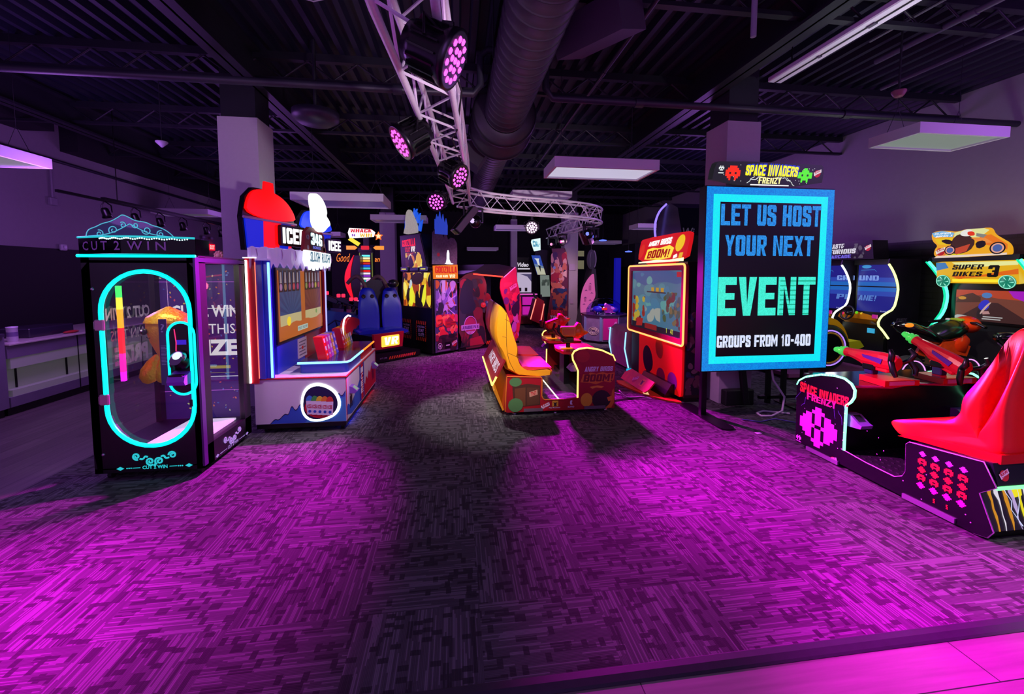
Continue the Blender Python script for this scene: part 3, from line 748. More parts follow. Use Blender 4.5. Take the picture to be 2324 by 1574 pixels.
def mover(loc, label, lens):
    x, y, z = loc
    t = thing('moving_head', label, 'stage light', (x, y, z), 0, 'small moving heads below the truss')
    m = MB(SATIN); m.ball((x, y, z), .1, .1, .11, 14, 8); part('head', m, t)
    m = MB(SATIN); m.box(x-.13, x-.1, y-.03, y+.03, z-.02, z+.2, .006); m.box(x+.1, x+.13, y-.03, y+.03, z-.02, z+.2, .006); m.box(x-.13, x+.13, y-.05, y+.05, z+.17, z+.21, .006); m.box(x-.02, x+.02, y-.02, y+.02, z+.2, z+.25); part('yoke', m, t)
    m = MB(glow(lens, 1.2)); m.lathe([(.0, 0), (.035, .0), (.04, -.02)], Fr((x-.05, y-.095, z+.0), (1, 0, 0), (0, 0, 1)), 14); part('lens', m, t)
mover((2.86, 8.95, 2.56), 'small moving head below the curved truss, left of the far bend', '7f8cff')
mover((3.18, 9.6, 2.56), 'small moving head at the right end of the curved truss', '5f6cff')
mover((.33, 7.04, 2.56), 'small moving head beside the tilted bar light at the truss corner', 'd9c0ff')
mover((2.81, 12.2, 2.56), 'small moving head at the far end of the far truss', 'ff9cd0')
mover((2.85, 11.2, 2.56), 'small moving head under the middle of the far truss', 'ff5cc0')

# ------------------------------------------------------------------ LED event sign
def sign_mat(name, c, c2, s1, s2, stripes=0):
    """LED wall pixels: a lit colour that flickers from pixel row to pixel row"""
    m = bpy.data.materials.new(name); m.use_nodes = True; nt = m.node_tree; b = nt.nodes['Principled BSDF']
    b.inputs['Base Color'].default_value = (.01, .01, .012, 1); b.inputs['Roughness'].default_value = .5
    g = nd(nt, 'TexCoord'); sp = nd(nt, 'SeparateXYZ'); nt.links.new(g.outputs['Object'], sp.inputs[0])
    px = mth(nt, 'FLOOR', mth(nt, 'MULTIPLY', sp.outputs[0], 110.0)); pz = mth(nt, 'FLOOR', mth(nt, 'MULTIPLY', sp.outputs[2], 110.0))
    cv = nd(nt, 'CombineXYZ'); nt.links.new(px, cv.inputs[0]); nt.links.new(pz, cv.inputs[1])
    w = nd(nt, 'TexWhiteNoise', noise_dimensions='2D'); nt.links.new(cv.outputs[0], w.inputs['Vector'])
    fac = w.outputs['Value']
    if stripes:
        st = mth(nt, 'LESS_THAN', mth(nt, 'FRACT', mth(nt, 'MULTIPLY', sp.outputs[2], 18.0)), .28)
        st = mth(nt, 'MULTIPLY', st, mth(nt, 'GREATER_THAN', sp.outputs[0], .15))
        fac = mth(nt, 'MAXIMUM', mth(nt, 'MULTIPLY', fac, .4), st)
    mx = nd(nt, 'Mix', data_type='RGBA'); mx.inputs[6].default_value = lin(c); mx.inputs[7].default_value = lin(c2)
    nt.links.new(fac, mx.inputs[0]); nt.links.new(mx.outputs[2], b.inputs['Emission Color'])
    b.inputs['Emission Strength'].default_value = s1
    if s2: m.cycles.emission_sampling = 'NONE'
    MATS[name] = m
    return m
SBLUE = sign_mat('led_blue', '0a6fd8', '0098e8', 1.0, 0); SCYAN = sign_mat('led_cyan', '00f0ee', '18dcf6', 1.05, 0)
SHEAD = sign_mat('led_headline_blue', '1470d0', '2aa0f0', 1.0, 1); SEVT = sign_mat('led_event_teal', '44f5dc', '18b090', 1.05, 1, 1); SWHT = sign_mat('led_white', 'eef4ff', 'c8d4ff', 1.0, 1)
t = thing('event_sign', 'tall free-standing screen sign reading LET US HOST YOUR NEXT EVENT', 'sign', (3.63, 4.6, 0))
X0, X1, Z0, Z1 = 2.81, 4.45, .56, 2.70; fr = fy(4.53)
m = MB(BLACK); m.box(X0, X1, 4.53, 4.66, Z0, Z1, .006); part('cabinet', m, t)
m = MB()
def frame4(m, a0, a1, b0, b1, w, fr, d):
    m.rect(a0, a1, b0, b0+w, fr, d); m.rect(a0, a1, b1-w, b1, fr, d); m.rect(a0, a0+w, b0+w, b1-w, fr, d); m.rect(a1-w, a1, b0+w, b1-w, fr, d)
m.use(SBLUE); frame4(m, X0+.012, X1-.012, Z0+.012, Z1-.012, .085, fr, .002)
m.use(SCYAN); frame4(m, X0+.095, X1-.095, Z0+.095, Z1-.095, .085, fr, .0025)
m.use(glow('08050f', 1.0)); m.rect(X0+.178, X1-.178, Z0+.178, Z1-.178, fr, .002)
part('screen', m, t)
def signtext(s, x0, x1, z0, z1, mt, bold): part('lettering', block(MB(mt), s, fr, x0, x1, z0, z1, .006), t)
signtext('LET US HOST', 3.0, 4.27, 2.255, 2.495, SHEAD, .05)
signtext('YOUR NEXT', 3.06, 4.19, 1.91, 2.145, SHEAD, .05)
signtext('EVENT', 2.995, 4.24, 1.215, 1.665, SEVT, .07)
signtext('GROUPS FROM 10-400', 3.0, 4.21, .845, .985, SWHT, .03)
for xx in (2.95, 4.3):
    m = MB(SATIN); m.box(xx-.035, xx+.035, 4.66, 4.72, .01, 1.9, .006); part('post', m, t)
    m = MB(SATIN); m.prism(rrect(xx-.085, xx+.085, 4.16, 5.12, .08), fz(0), .0, .014); part('foot_plate', m, t)
m = MB(SATIN); m.box(2.95, 4.3, 4.665, 4.70, 1.0, 1.06); part('crossbar', m, t)
CABLEW = mat('white_cable', 'cfc6d6', .5)
m = MB(CABLEW); m.tube([(3.85, 4.7, .58), (3.87, 4.68, .4), (3.98, 4.62, .2), (3.9, 4.55, .05), (3.72, 4.5, .012), (3.6, 4.52, .012), (3.62, 4.62, .012), (3.75, 4.68, .012), (4.0, 4.55, .012)], .013, 7)
solo('white_cable', m, 'thick pale cable looping from under the event sign onto the carpet', 'cable')
m = MB(mat('blue_cord', '6a55c0', .5)); m.tube([(3.3, 4.45, .008), (3.45, 4.35, .008), (3.7, 4.42, .008), (3.86, 4.25, .008), (3.95, 4.08, .008), (4.1, 4.02, .008), (4.25, 3.95, .008)], .006, 6)
solo('blue_cord', m, 'thin blue cord on the carpet right of the sign foot', 'cable')
m = MB(RUBBER); m.M = Matrix.Translation((3.68, 4.9, .0)) @ Matrix.Rotation(-.14, 4, 'Y'); m.box(-.04, .04, -.03, .03, .03, .62, .01); m.M = None
m.tube([(3.6, 4.9, .6), (3.58, 4.86, .75), (3.56, 4.78, .9)], .008, 5)
solo('power_strip', m, 'black power strip hanging behind the event sign', 'power strip')
m = MB(mat('paper_scrap', 'd8c8e8', .6)); m.box(-.03, .03, -.02, .02, 0, .002); m.M = None
o = solo('paper_scrap', m, 'small white scrap lying on the carpet in front of the sign foot', 'paper'); o.location = (3.2, 4.05, .001)
m = MB(RUBBER); m.box(3.44, 3.84, 4.96, 5.07, .0, .2, .01); solo('black_floor_box', m, 'low black box on the floor at the foot of the right column', 'box')
# ------------------------------------------------------------------ CUT 2 WIN machine
CY = glow('00e6e0', 1.7, True); CYL = glow('2fd8e8', .8); CYT = glow('58c8e8', .8)
t = thing('prize_cutter', 'black prize machine with a cyan lit oval window and a hanging gold fish', 'arcade machine', (-2.53, 4.235, 0))
F = fy(3.80); R = fxp(-2.12)
x0, x1, y0, y1 = -2.95, -2.12, 3.80, 4.635
# front panel with a stadium opening
cx, hw, zt, zb = -2.50, .335, 1.70, .30
def stadium(cx, hw, z0, z1, n=14):
    return [(cx+hw*math.cos(PI*i/n), z1-hw+hw*math.sin(PI*i/n)) for i in range(n+1)] + [(cx+hw*math.cos(PI+PI*i/n), z0+hw+hw*math.sin(PI+PI*i/n)) for i in range(n+1)]
st = stadium(cx, hw, .27, 1.73)
def proj(p):      # matching point of the outer rectangle
    a, b = p[0]-cx, p[1]-.97
    k = min((.415/abs(a)) if abs(a) > 1e-6 else 9, (.86/abs(b)) if abs(b) > 1e-6 else 9)
    return (-2.535+max(-.415, min(.415, a*k)), .95+max(-.87, min(.88, b*k)))
out = [proj(p) for p in st]
m = MB(BLACK)
nn = len(st)
m.ring([( -2.535+.415 if p[0] > -2.14 else p[0], p[1]) for p in out], st, F, -.05, 0)
m.box(x0, x1, y0, y0+.05, .06, .1); m.box(x0, x1, y0, y0+.05, 1.79, 1.84)
for a in (x0, x1-.06): m.box(a, a+.06, y0, y0+.05, .06, 1.84)
part('front_panel', m, t)
m = MB(BLACK)
m.box(x0, x0+.05, y0+.05, y0+.12, .06, 1.84); m.box(x1-.05, x1, y0+.05, y0+.15, .06, 1.84)
m.box(x0, x0+.05, y1-.1, y1, .06, 1.84); m.box(x1-.05, x1, y1-.12, y1, .06, 1.84)
m.box(x0, x1, y0+.05, y1, 1.79, 1.85); m.box(x0, x1, y0+.05, y1, .06, .24); m.box(x0, x1, y1-.02, y1, 1.3, 1.79)
part('cabinet', m, t)
m = MB(mat('brushed_edge', '5a4a78', .35, .6)); m.box(x1-.012, x1+.004, y0-.002, y0+.05, .08, 1.84); m.box(x1-.01, x1+.003, y0+.05, y1, 1.80, 1.835); part('corner_trim', m, t)
# printed back panel
PURP = mat('printed_purple', '3a2466', .5, em='3a1a78', es=.28)
m = MB(PURP); m.box(x0+.02, x1-.02, y1-.03, y1-.02, .24, 1.79); B = fy(y1-.03)
rnd = random.Random(3)
cols = [glow(c, .5) for c in ('f0c060', 'f08050', '6a8af0', 'f05a70', 'd8d8a0', '4a70d8')]
for i in range(120):
    a, b = rnd.uniform(x0+.06, x1-.06), rnd.uniform(.3, 1.74); q = rnd.uniform(.007, .015); an = rnd.random()*6
    m.use(cols[i % 6]); m.flat([(a+q*math.cos(an), b+q*math.sin(an)), (a+q*.7*math.cos(an+1.9), b+q*.7*math.sin(an+1.9)), (a-q*math.cos(an), b-q*math.sin(an)), (a+q*.6*math.cos(an-1.6), b+q*.6*math.sin(an-1.6))], B, .002)
m.use(glow('d060e8', .9))
for zz in (.52, 1.62): m.rect(x0+.04, x1-.03, zz, zz+.004, B, .003)
m.use(glow('e8e0f0', .7)); fm = MB(); frame4(m, -2.62, -2.2, .66, 1.36, .008, B, .003)
m.use(glow('efe8f4', .75))
m.text('CUT 2 WIN', B, -2.8, -2.18, 1.27, 1.39, .004, .03); m.text('WIN THIS', B, -2.76, -2.22, 1.1, 1.2, .004, .0); m.text('PRIZE', B, -2.74, -2.2, .88, 1.04, .004, .05)
m.use(glow('c8b060', .5)); m.rect(-2.48, -2.28, .745, .775, B, .004); m.rect(-2.52, -2.24, .70, .704, B, .004)
part('back_panel', m, t)
# side panes
m = MB(GLASS); m.box(x1-.03, x1-.022, y0+.15, y1-.12, .24, 1.79); part('side_pane', m, t)
m = MB(GLASS); m.box(x0+.022, x0+.03, y0+.12, y1-.1, .24, 1.79)
L = fxn(x0+.021); wd = mat('frosted_decal', 'c8c0d0', .6)
m.use(wd); m.text('CUT 2 WIN', L, -4.5, -3.98, 1.3, 1.41, .002, .03); m.text('WIN THIS', L, -4.45, -4.02, 1.12, 1.21, .002); m.text('PRIZE', L, -4.45, -4.05, .9, 1.06, .002, .05)
part('side_pane', m, t)
# oval door: glass, lit rim, hinges, handle notch
m = MB(GLASS); m.prism(stadium(cx, hw, .27, 1.73), F, -.03, -.024); part('door_glass', m, t)
m = MB(CY); P = stadium(cx, hw-.008, .278, 1.722, 18)
m.tube([F.p(a, b, .005) for a, b in P if not (a > cx+.2 and .68 < b < 1.30)][0:0] or [F.p(a, b, .004) for a, b in P], .017, 8, True)
part('rim_light', m, t)
HING = mat('pink_steel_hinge', 'c8a0b0', .35, .5)
for z in (1.29, .68):
    m = MB(HING); m.box(-2.87, -2.80, 3.775, 3.80, z-.045, z+.045, .008); m.use(CHROME); m.box(-2.868, -2.862, 3.772, 3.776, z-.03, z+.03); part('hinge', m, t)
# control capsule with its own rim
m = MB(SATIN); cap = stadium(-2.243, .105, .70, 1.31, 10); m.prism(cap, F, .0, .012); part('control_panel', m, t)
m = MB(CY); m.tube([F.p(a, b, .014) for a, b in stadium(-2.243, .1, .705, 1.305, 12)], .0105, 6, True); part('control_rim_light', m, t)
m = MB(SATIN); m.lathe([(.07, .0), (.07, .03), (.05, .05), (.045, .08)], Fr((-2.255, 3.79, .965), (1, 0, 0), (0, .5, .866)), 20); part('control_housing', m, t)
m = MB(CHROME); m.lathe([(.058, 0), (.058, .012), (.04, .026)], Fr((-2.255, 3.765, 1.02), (1, 0, 0), (0, .5, .866)), 24); m.use(glow('d8f0f4', 1.3)); m.lathe([(.038, .022), (.03, .034), (.0, .04)], Fr((-2.255, 3.765, 1.02), (1, 0, 0), (0, .5, .866)), 20); part('push_button', m, t)
m = MB(mat('purple_plastic', '8a3fc8', .35)); m.prism([(3.79, .80), (3.70, .80), (3.685, .83), (3.70, .87), (3.79, .90)], Fr((-2.31, 0, 0), (0, 1, 0), (0, 0, 1)), 0, .13); m.use(SATIN); m.box(-2.30, -2.2, 3.698, 3.735, .872, .886); part('card_reader', m, t)
m = MB(glow('3a20d0', .9)); m.rect(-2.285, -2.205, 1.12, 1.16, F, .014); m.use(glow('ff3080', 1.0)); m.tube([F.p(-2.29, 1.25, .016), F.p(-2.28, 1.14, .016), F.p(-2.285, 1.05, .016)], .004, 5); part('status_display', m, t)
m = MB(SATIN); m.box(-2.20, -2.175, 3.78, 3.8, .60, .66); part('latch', m, t)
# sticker strip and light column seen through the glass
m = MB(mat('instruction_strip', '4a4468', .5)); m.box(-2.43, -2.37, 3.822, 3.825, .78, 1.33); m.use(mat('strip_print', 'a8a4c0', .5))
for k in range(14): m.rect(-2.42, -2.385+.004*(k % 3), .95+k*.012, .954+k*.012, fy(3.822), .001)
m.text('?', fy(3.822), -2.415, -2.385, 1.22, 1.29, .001); part('instruction_strip', m, t)
for k, (c, za, zb_) in enumerate((('40e060', 1.5, 1.6), ('f0e040', 1.4, 1.5), ('ff9a20', 1.24, 1.4), ('ff2030', 1.02, 1.24), ('ff20a0', .86, 1.02), ('e020ff', .78, .86))):
    m = MB(glow(c, 1.6, True)); m.box(-2.86, -2.83, 4.0, 4.03, za, zb_); part('light_column_segment', m, t)
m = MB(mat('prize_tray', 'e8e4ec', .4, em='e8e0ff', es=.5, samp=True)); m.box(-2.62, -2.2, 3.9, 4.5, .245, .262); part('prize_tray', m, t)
# sign band with lettering and dotted strip, crest above
def arcp(u, z, dd=0):
    return V((-2.96+u*.85, 3.805-.13*math.sin(PI*u)-dd, z))
N = 24
m = MB(mat('mirror_black', '07060c', .08, .3)); lo = [arcp(i/N, 1.86) for i in range(N+1)]; hi = [arcp(i/N, 1.985) for i in range(N+1)]
m.add(lo+hi, [(i, i+1, N+2+i, N+1+i) for i in range(N)], True)
m.add(hi+[(-2.96, 3.9, 1.985), (-2.11, 3.9, 1.985)], [list(range(N+1))+[N+2, N+1]]); m.add(lo+[(-2.96, 3.9, 1.86), (-2.11, 3.9, 1.86)], [(list(range(N+1))+[N+2, N+1])[::-1]])
m.box(-2.96, -2.11, 3.81, 4.0, 1.86, 1.985); part('sign_band', m, t)
m = MB(mat('sign_letters', '9a7fb0', .3)); m.textpath('C U T  2  W I N', lambda x, y: arcp(.06+.74*x, 1.885+.07*y, .006), .01); part('sign_lettering', m, t)
m = MB(CY); m.tube([V((-2.965, 3.79, 1.845)), V((-2.105, 3.79, 1.845))], .012, 8); part('base_light', m, t)
m = MB(CYL); m.tube([arcp(i/N, 1.99, .004) for i in range(N+1)], .008, 6); part('top_edge_light', m, t)
m = MB(glow('c8ffff', 2.2))
for i in range(40): m.ball(arcp(.27+.68*i/39, 1.975+.004*math.sin(i), .008), .006, n=6, m=4)
part('dotted_strip', m, t, kind='stuff')
C = fy(3.80)
crest = smooth([(-2.90, 1.985), (-2.885, 2.05), (-2.82, 2.075), (-2.78, 2.10), (-2.72, 2.115), (-2.66, 2.15), (-2.63, 2.175), (-2.58, 2.15), (-2.54, 2.125), (-2.46, 2.115), (-2.42, 2.09), (-2.36, 2.075), (-2.30, 2.04), (-2.25, 1.985)], 2, False)
m = MB(glass('cyan_acrylic', 'a8e8f4', .05, .6, .05)); m.prism(crest, C, -.012, 0); part('crest_plate', m, t)
m = MB(CYT)
for q in (spiral(-2.80, 2.02, .008, .03, 1.3, 0), spiral(-2.70, 2.05, .008, .035, 1.3, 2), spiral(-2.46, 2.05, -.008, -.035, -1.3, 2), spiral(-2.36, 2.02, -.008, -.03, -1.3, 0), spiral(-2.63, 2.09, .006, .025, 1.2, 1), spiral(-2.54, 2.09, -.006, -.025, -1.2, 1),
          smooth([(-2.88, 2.0), (-2.78, 2.01), (-2.7, 2.03), (-2.58, 2.10)], 2, False), smooth([(-2.28, 2.0), (-2.38, 2.01), (-2.46, 2.03), (-2.58, 2.10)], 2, False), crest):
    m.tube(on(C, q, .003), .0035, 4)
part('crest_scrollwork', m, t)
# scroll logos
def scrolls(m, fr, cx, cz, k):
    for sg in (-1, 1):
        for q in (spiral(sg*.16, .02, .008, .035, 1.4, .6 if sg > 0 else PI-.6), spiral(sg*.04, -.035, .006, .04, 1.5, 2.2 if sg < 0 else PI-2.2)):
            if sg < 0 or True: m.tube([fr.p(cx+a*k, cz+b*k, .002) for a, b in q], .0085*k, 5)
        m.tube([fr.p(cx+a*k, cz+b*k, .002) for a, b in smooth([(sg*.13, -.005), (sg*.10, -.012), (sg*.085, .02), (sg*.06, .01)], 2, False)], .0085*k, 5)
    m.flat([(cx-.015*k, cz-.075*k), (cx, cz-.095*k), (cx+.015*k, cz-.075*k), (cx, cz-.055*k)], fr, .004)
def nameline(m, fr, cx, cz, hw):
    m.text('CUT 2 WIN', fr, cx-.095, cx+.095, cz-.014, cz+.016, .003, .03)
    for sg in (-1, 1):
        m.rect(cx+sg*.11, cx+sg*(hw-.09), cz-.002, cz+.003, fr, .003)
        m.flat([(cx+sg*(hw-.03), cz), (cx+sg*hw, cz-.016), (cx+sg*(hw+.03), cz), (cx+sg*hw, cz+.016)], fr, .003)
        for q in (.08, .065, .05): m.flat(ell(cx+sg*(hw-q), cz, .006, n=8), fr, .003)
m = MB(CYL); scrolls(m, F, -2.50, .175, .85); nameline(m, F, -2.50, .095, .26); part('front_emblem', m, t)
m = MB(glow('b48ae8', .8)); scrolls(m, R, 4.26, .16, .8); nameline(m, R, 4.26, .085, .27); part('side_emblem', m, t)
m = MB(CHROME); m.lathe([(.014, 0), (.014, .006), (.006, .01)], Fr((-2.88, 3.80, 1.58), (1, 0, 0), (0, 0, 1)), 10); part('lock', m, t)
m = MB(CHROME); m.lathe([(.014, 0), (.014, .006), (.006, .01)], Fr((-2.88, 3.80, .22), (1, 0, 0), (0, 0, 1)), 10); part('lock', m, t)
for a in (x0+.08, x1-.06):
    for b in (y0+.06, y1-.08):
        m = MB(RUBBER); m.tube([(a-.015, b, .03), (a+.015, b, .03)], .03, 12); m.box(a-.02, a+.02, b-.02, b+.02, .05, .062); part('caster', m, t)
m = MB(glow('fff0e0', 55.0, True)); m.box(-2.85, -2.25, 3.87, 3.90, 1.772, 1.785); part('interior_fill', m, t)  # added glowing strip, hidden behind the front panel, brightens the fish
# gold fish hanging inside
FOIL = mat('gold_foil', 'f0b428', .3, .4, bump=.6, scale=40)
FOILB = mat('gold_plush', 'd89428', .5, .0, bump=.4, scale=60)
FX = -.2
t = thing('goldfish_balloon', 'shiny gold fish hanging upright inside the prize machine window', 'toy', (-2.62, 4.15, .75))
m = MB(FOILB); fr = Fr((-2.36, 4.15, 0), (1, 0, 0), (0, 1, 0))
rg = []
for z, rx, ry in ((.96, .05, .05), (1.02, .09, .08), (1.1, .14, .11), (1.2, .18, .13), (1.28, .185, .13), (1.33, .15, .11), (1.37, .09, .07), (1.41, .01, .01)):
    rg.append([(-2.385+FX+rx*math.cos(2*PI*k/20)+.04*math.sin((z-.96)*5), 4.15+ry*math.sin(2*PI*k/20), z) for k in range(20)])
m.loft(rg); part('body', m, t)
m = MB(FOIL); rg = []
for z, k_ in ((1.27, 1.03), (1.32, 1.07), (1.36, 1.02), (1.41, .1)):
    s_ = {1.27: (.185, .13), 1.32: (.155, .115), 1.36: (.10, .08), 1.41: (.05, .05)}[z]
    rg.append([(-2.35+FX+(s_[0]*k_+(.008 if q % 2 else 0))*math.cos(2*PI*q/28), 4.15+(s_[1]*k_+(.008 if q % 2 else 0))*math.sin(2*PI*q/28), z) for q in range(28)])
m.loft(rg); part('head_cap', m, t)
for dx, w, ph in ((-.11, .10, .25), (-.01, .085, 0), (.08, .07, -.2)):
    m = MB(FOIL); rg = []
    for z, q in ((.98, .3), (.92, .75), (.85, 1.0), (.78, .95), (.73, .5), (.715, .1)):
        rg.append([(-2.41+FX+dx*(1.1-z)/.3+w*q*math.cos(2*PI*k/14), 4.15+.035*q*math.sin(2*PI*k/14), z) for k in range(14)])
    m.loft(rg); part('tail_fin', m, t)
m = MB(SATIN); m.ball((-2.49+FX, 4.045, 1.20), .028, .016, .03, 12, 8); m.use(WHITEP); m.ball((-2.497+FX, 4.03, 1.21), .009, n=8, m=5); part('eye', m, t)
m = MB(RUBBER); m.tube([(-2.46+FX, 4.028, 1.155), (-2.445+FX, 4.024, 1.145), (-2.425+FX, 4.02, 1.148)], .003, 5); part('mouth', m, t)
m = MB(CABLEW); m.bar((-2.35+FX, 4.15, 1.40), (-2.35+FX, 4.15, 1.785), .002, 4); part('string', m, t)
# ------------------------------------------------------------------ slush game
t = thing('slush_game', 'red and blue slush ticket game with cup signs on top, beside the black prize machine', 'arcade machine', (-1.65, 5.55, 0))
Y0, Y1, XF, XBK = 4.72, 6.42, -1.19, -2.12
WH = mat('white_cabinet', 'd4cedc', .35, var=.03); BLU = ink('1a2f9c'); BLU2 = ink('2c58c0'); REDI = ink('c01424'); NAVY = ink('141a4a')
m = MB(WH); m.box(XBK, XF, Y0, Y1, .1, .585, .006); m.use(SATIN); m.box(XBK+.01, XF-.01, Y0+.01, Y1-.01, .05, .1); part('base_cabinet', m, t)
fr = fy(Y0)
m = MB(BLU2)
wave = smooth([(-1.97, .105), (-1.92, .16), (-1.885, .14), (-1.82, .215), (-1.785, .19), (-1.75, .31), (-1.71, .225), (-1.66, .325), (-1.62, .27), (-1.5, .30), (-1.34, .28), (-1.27, .43), (-1.235, .37), (-1.195, .44)], 2, False)
m.flat(wave + [(-1.195, .105)], fr, .002); m.use(ink('3f86cc'))
m.flat(smooth([(-1.62, .105), (-1.55, .18), (-1.4, .17), (-1.28, .34), (-1.2, .38)], 2, False)+[(-1.195, .105)], fr, .0026)
m.use(NAVY)
for i in range(len(wave)-1):
    (a, b), (c, d) = wave[i], wave[i+1]; m.flat([(a, b-.006), (c, d-.006), (c, d+.005), (a, b+.005)], fr, .003)
part('side_artwork', m, t)
# backlit medallion: a lobed plaque of slush cups
def lobe(k, cx=-1.46, cz=.315):
    o = []
    for i in range(40):
        an = 2*PI*i/40; r = 1+.05*math.cos(3*an+.4)
        o.append((cx+.205*k*r*math.cos(an), cz+(.235 if math.sin(an) > 0 else .225)*k*r*math.sin(an)*(.95+.05*math.cos(2*an))))
    return o
m = MB(glow('f4fff8', 3.2, True)); m.prism(lobe(1.0), fr, .001, .008); part('halo_light', m, t)
m = MB(NAVY); m.prism(lobe(.86), fr, .006, .018); q = part('medallion', m, t)
m = MB(ink('d41828')); m.flat(smooth([(-1.60, .2), (-1.62, .3), (-1.56, .35), (-1.48, .3), (-1.36, .3), (-1.31, .22), (-1.36, .165), (-1.48, .15)], 2), fr, .02); part('red_ribbon', m, q)
for k, c in enumerate(('3c86d8', '40a848', 'e8d030', 'e88a28', 'd84030')):
    a = -1.56+k*.052; b = .30-.004*k
    m = MB(ink('e6e6ee')); m.prism([(a-.028, b-.10), (a+.028, b-.10), (a+.036, b+.05), (a-.036, b+.05)], fr, .02+.002*k, .024+.002*k); m.use(ink(c)); m.prism(ell(a, b+.05, .036, .055, 14, 0, PI), fr, .02+.002*k, .025+.002*k)
    m.use(REDI); m.text('ICEE', fr, a-.024, a+.024, b-.03, b+.01, .0252+.002*k, .03); m.use(BLU2); m.flat(ell(a, b-.065, .016, n=10), fr, .0252+.002*k)
    part('printed_cup', m, q)
# front face artwork, card readers, ticket slots
FR = fxp(XF); m = MB(WH); m.rect(Y0+.02, 5.45, .12, .57, FR, .002); m.use(BLU2); m.flat(smooth([(Y0+.02, .12), (Y0+.02, .3), (4.9, .22), (5.2, .33), (5.4, .42), (5.5, .5), (5.52, .12)], 1), FR, .003)
m.use(REDI); m.flat([(5.62, .12), (5.62, .3), (5.68, .26), (5.74, .36), (5.82, .3), (5.92, .4), (6.0, .34), (6.1, .42), (6.2, .38), (6.38, .4), (6.38, .12)], FR, .003)
m.use(BLU); m.rect(5.36, 5.62, .12, .57, FR, .0034); m.use(REDI); m.rect(5.44, 5.56, .12, .57, FR, .0038); m.use(ink('e6e6ee'))
for k, ch in enumerate('ICEE'): m.text(ch, FR, 5.42, 5.56, .46-k*.085, .53-k*.085, .0045, .03)
m.use(REDI); m.rect(Y0, Y0+.02, .1, .585, FR, .003); m.rect(Y1-.02, Y1, .1, .585, FR, .003)
part('front_artwork', m, t)
for y in (4.92, 6.18):
    m = MB(SATIN); m.box(XF-.01, XF+.004, y-.05, y-.015, .20, .33); m.box(XF-.01, XF+.004, y+.015, y+.05, .20, .33); part('ticket_slot', m, t)
    m = MB(mat('reader_plastic', '7a50b0', .3)); m.prism([(XF, .37), (XF+.06, .365), (XF+.085, .39), (XF+.03, .44), (XF, .45)], Fr((0, y+.06, 0), (1, 0, 0), (0, 0, 1)), 0, .12); m.use(glow('a8c8b0', .6)); m.M = None
    m.add([(XF+.034, y-.04, .438), (XF+.078, y-.04, .398), (XF+.078, y+.04, .398), (XF+.034, y+.04, .438)], [(0, 1, 2, 3)]); part('card_reader', m, t)
m = MB(REDI); m.box(XBK, XF+.012, Y0-.012, Y1+.01, .585, .60, .004); m.use(WHITEP); m.box(XBK+.01, XF+.002, Y0-.004, Y1, .60, .606); part('countertop', m, t)
for a in (XBK+.08, XF-.06):
    for b in (Y0+.08, Y1-.08):
        m = MB(RUBBER); m.tube([(a-.015, b, .028), (a+.015, b, .028)], .028, 12); part('caster', m, t)
# control pods with lit edges
def pod(y0, y1, c, edge, top):
    m = MB(ink(c, .3)); P = rrect(-1.72, -1.205, y0, y1, .05); m.prism(P, fz(.606), 0, .11); part('control_pod', m, t)
    m = MB(mat('pod_top_'+c, top, .12)); m.prism(rrect(-1.73, -1.195, y0-.01, y1+.01, .055), fz(.716), 0, .012); part('pod_top', m, t)
pod(4.88, 5.58, '24409c', 0, '151c5a'); pod(5.6, 6.32, 'b01420', 0, '5a0c14')
LB = glow('7fd0ff', 2.2, True); OR = glow('ff7a1a', 2.0, True); WL = glow('ffffff', 6.0, True)
m = MB(LB); m.tube([(-1.73, 4.868, .722), (-1.27, 4.868, .722), (-1.21, 4.885, .722), (-1.188, 4.95, .722), (-1.188, 5.58, .722)], .0125, 8); part('edge_light', m, t)
m = MB(OR); m.tube([(-1.188, 5.585, .722), (-1.188, 6.31, .722)], .0115, 8); part('edge_light', m, t, 'orange lit edge of the red pod')
# sloping colour tubes: five on each pod
for k, c in enumerate(('e81020', 'e02090', 'b848d8', 'c88840', '4a50e8', 'c81838', 'd05818', 'e8b818', 'a8a838', '6880b0')):
    y = 5.06+(k % 5)*.1+(.74 if k > 4 else 0); 
    m = MB(ink(c, .3)); m.prism([(-1.56, .728), (-1.46, .728), (-1.51, .985), (-1.61, .985)], Fr((0, y+.042, 0), (1, 0, 0), (0, 0, 1)), 0, .084)
    m.use(ink('d8a8d0')); Z_ = Fr((-1.46, y, .728), (0, 1, 0), (-.05, 0, .257)); m.rect(-.025, .025, .1, .15, Z_, .002); m.rect(-.022, .022, .04, .06, Z_, .002); m.rect(-.025, .025, .19, .24, Z_, .002)
    part('colour_lever', m, t, ('red' if k < 1 else 'pink' if k < 3 else 'brown' if k == 3 else 'blue') + ' printed lever on the blue pod' if k < 5 else None)
m = MB(glow('ffe0f8', 2.0)); m.tube(spline([(-1.5, 5.88, .86), (-1.5, 5.9, 1.0), (-1.5, 5.98, 1.09), (-1.5, 6.15, 1.12), (-1.5, 6.3, 1.1)], 5), .012, 7); part('hose_light', m, t)
m = MB(mat('red_plastic', 'c81420', .25)); m.prism(smooth([(6.0, .86), (5.98, .98), (6.1, 1.075), (6.4, 1.08), (6.72, 1.02), (6.84, .99), (6.82, .9), (6.7, .92), (6.6, .88), (6.4, .9), (6.3, .8)], 1), Fr((-1.53, 0, 0), (0, 1, 0), (0, 0, 1)), -.04, .04)
part('slush_nozzle', m, t)
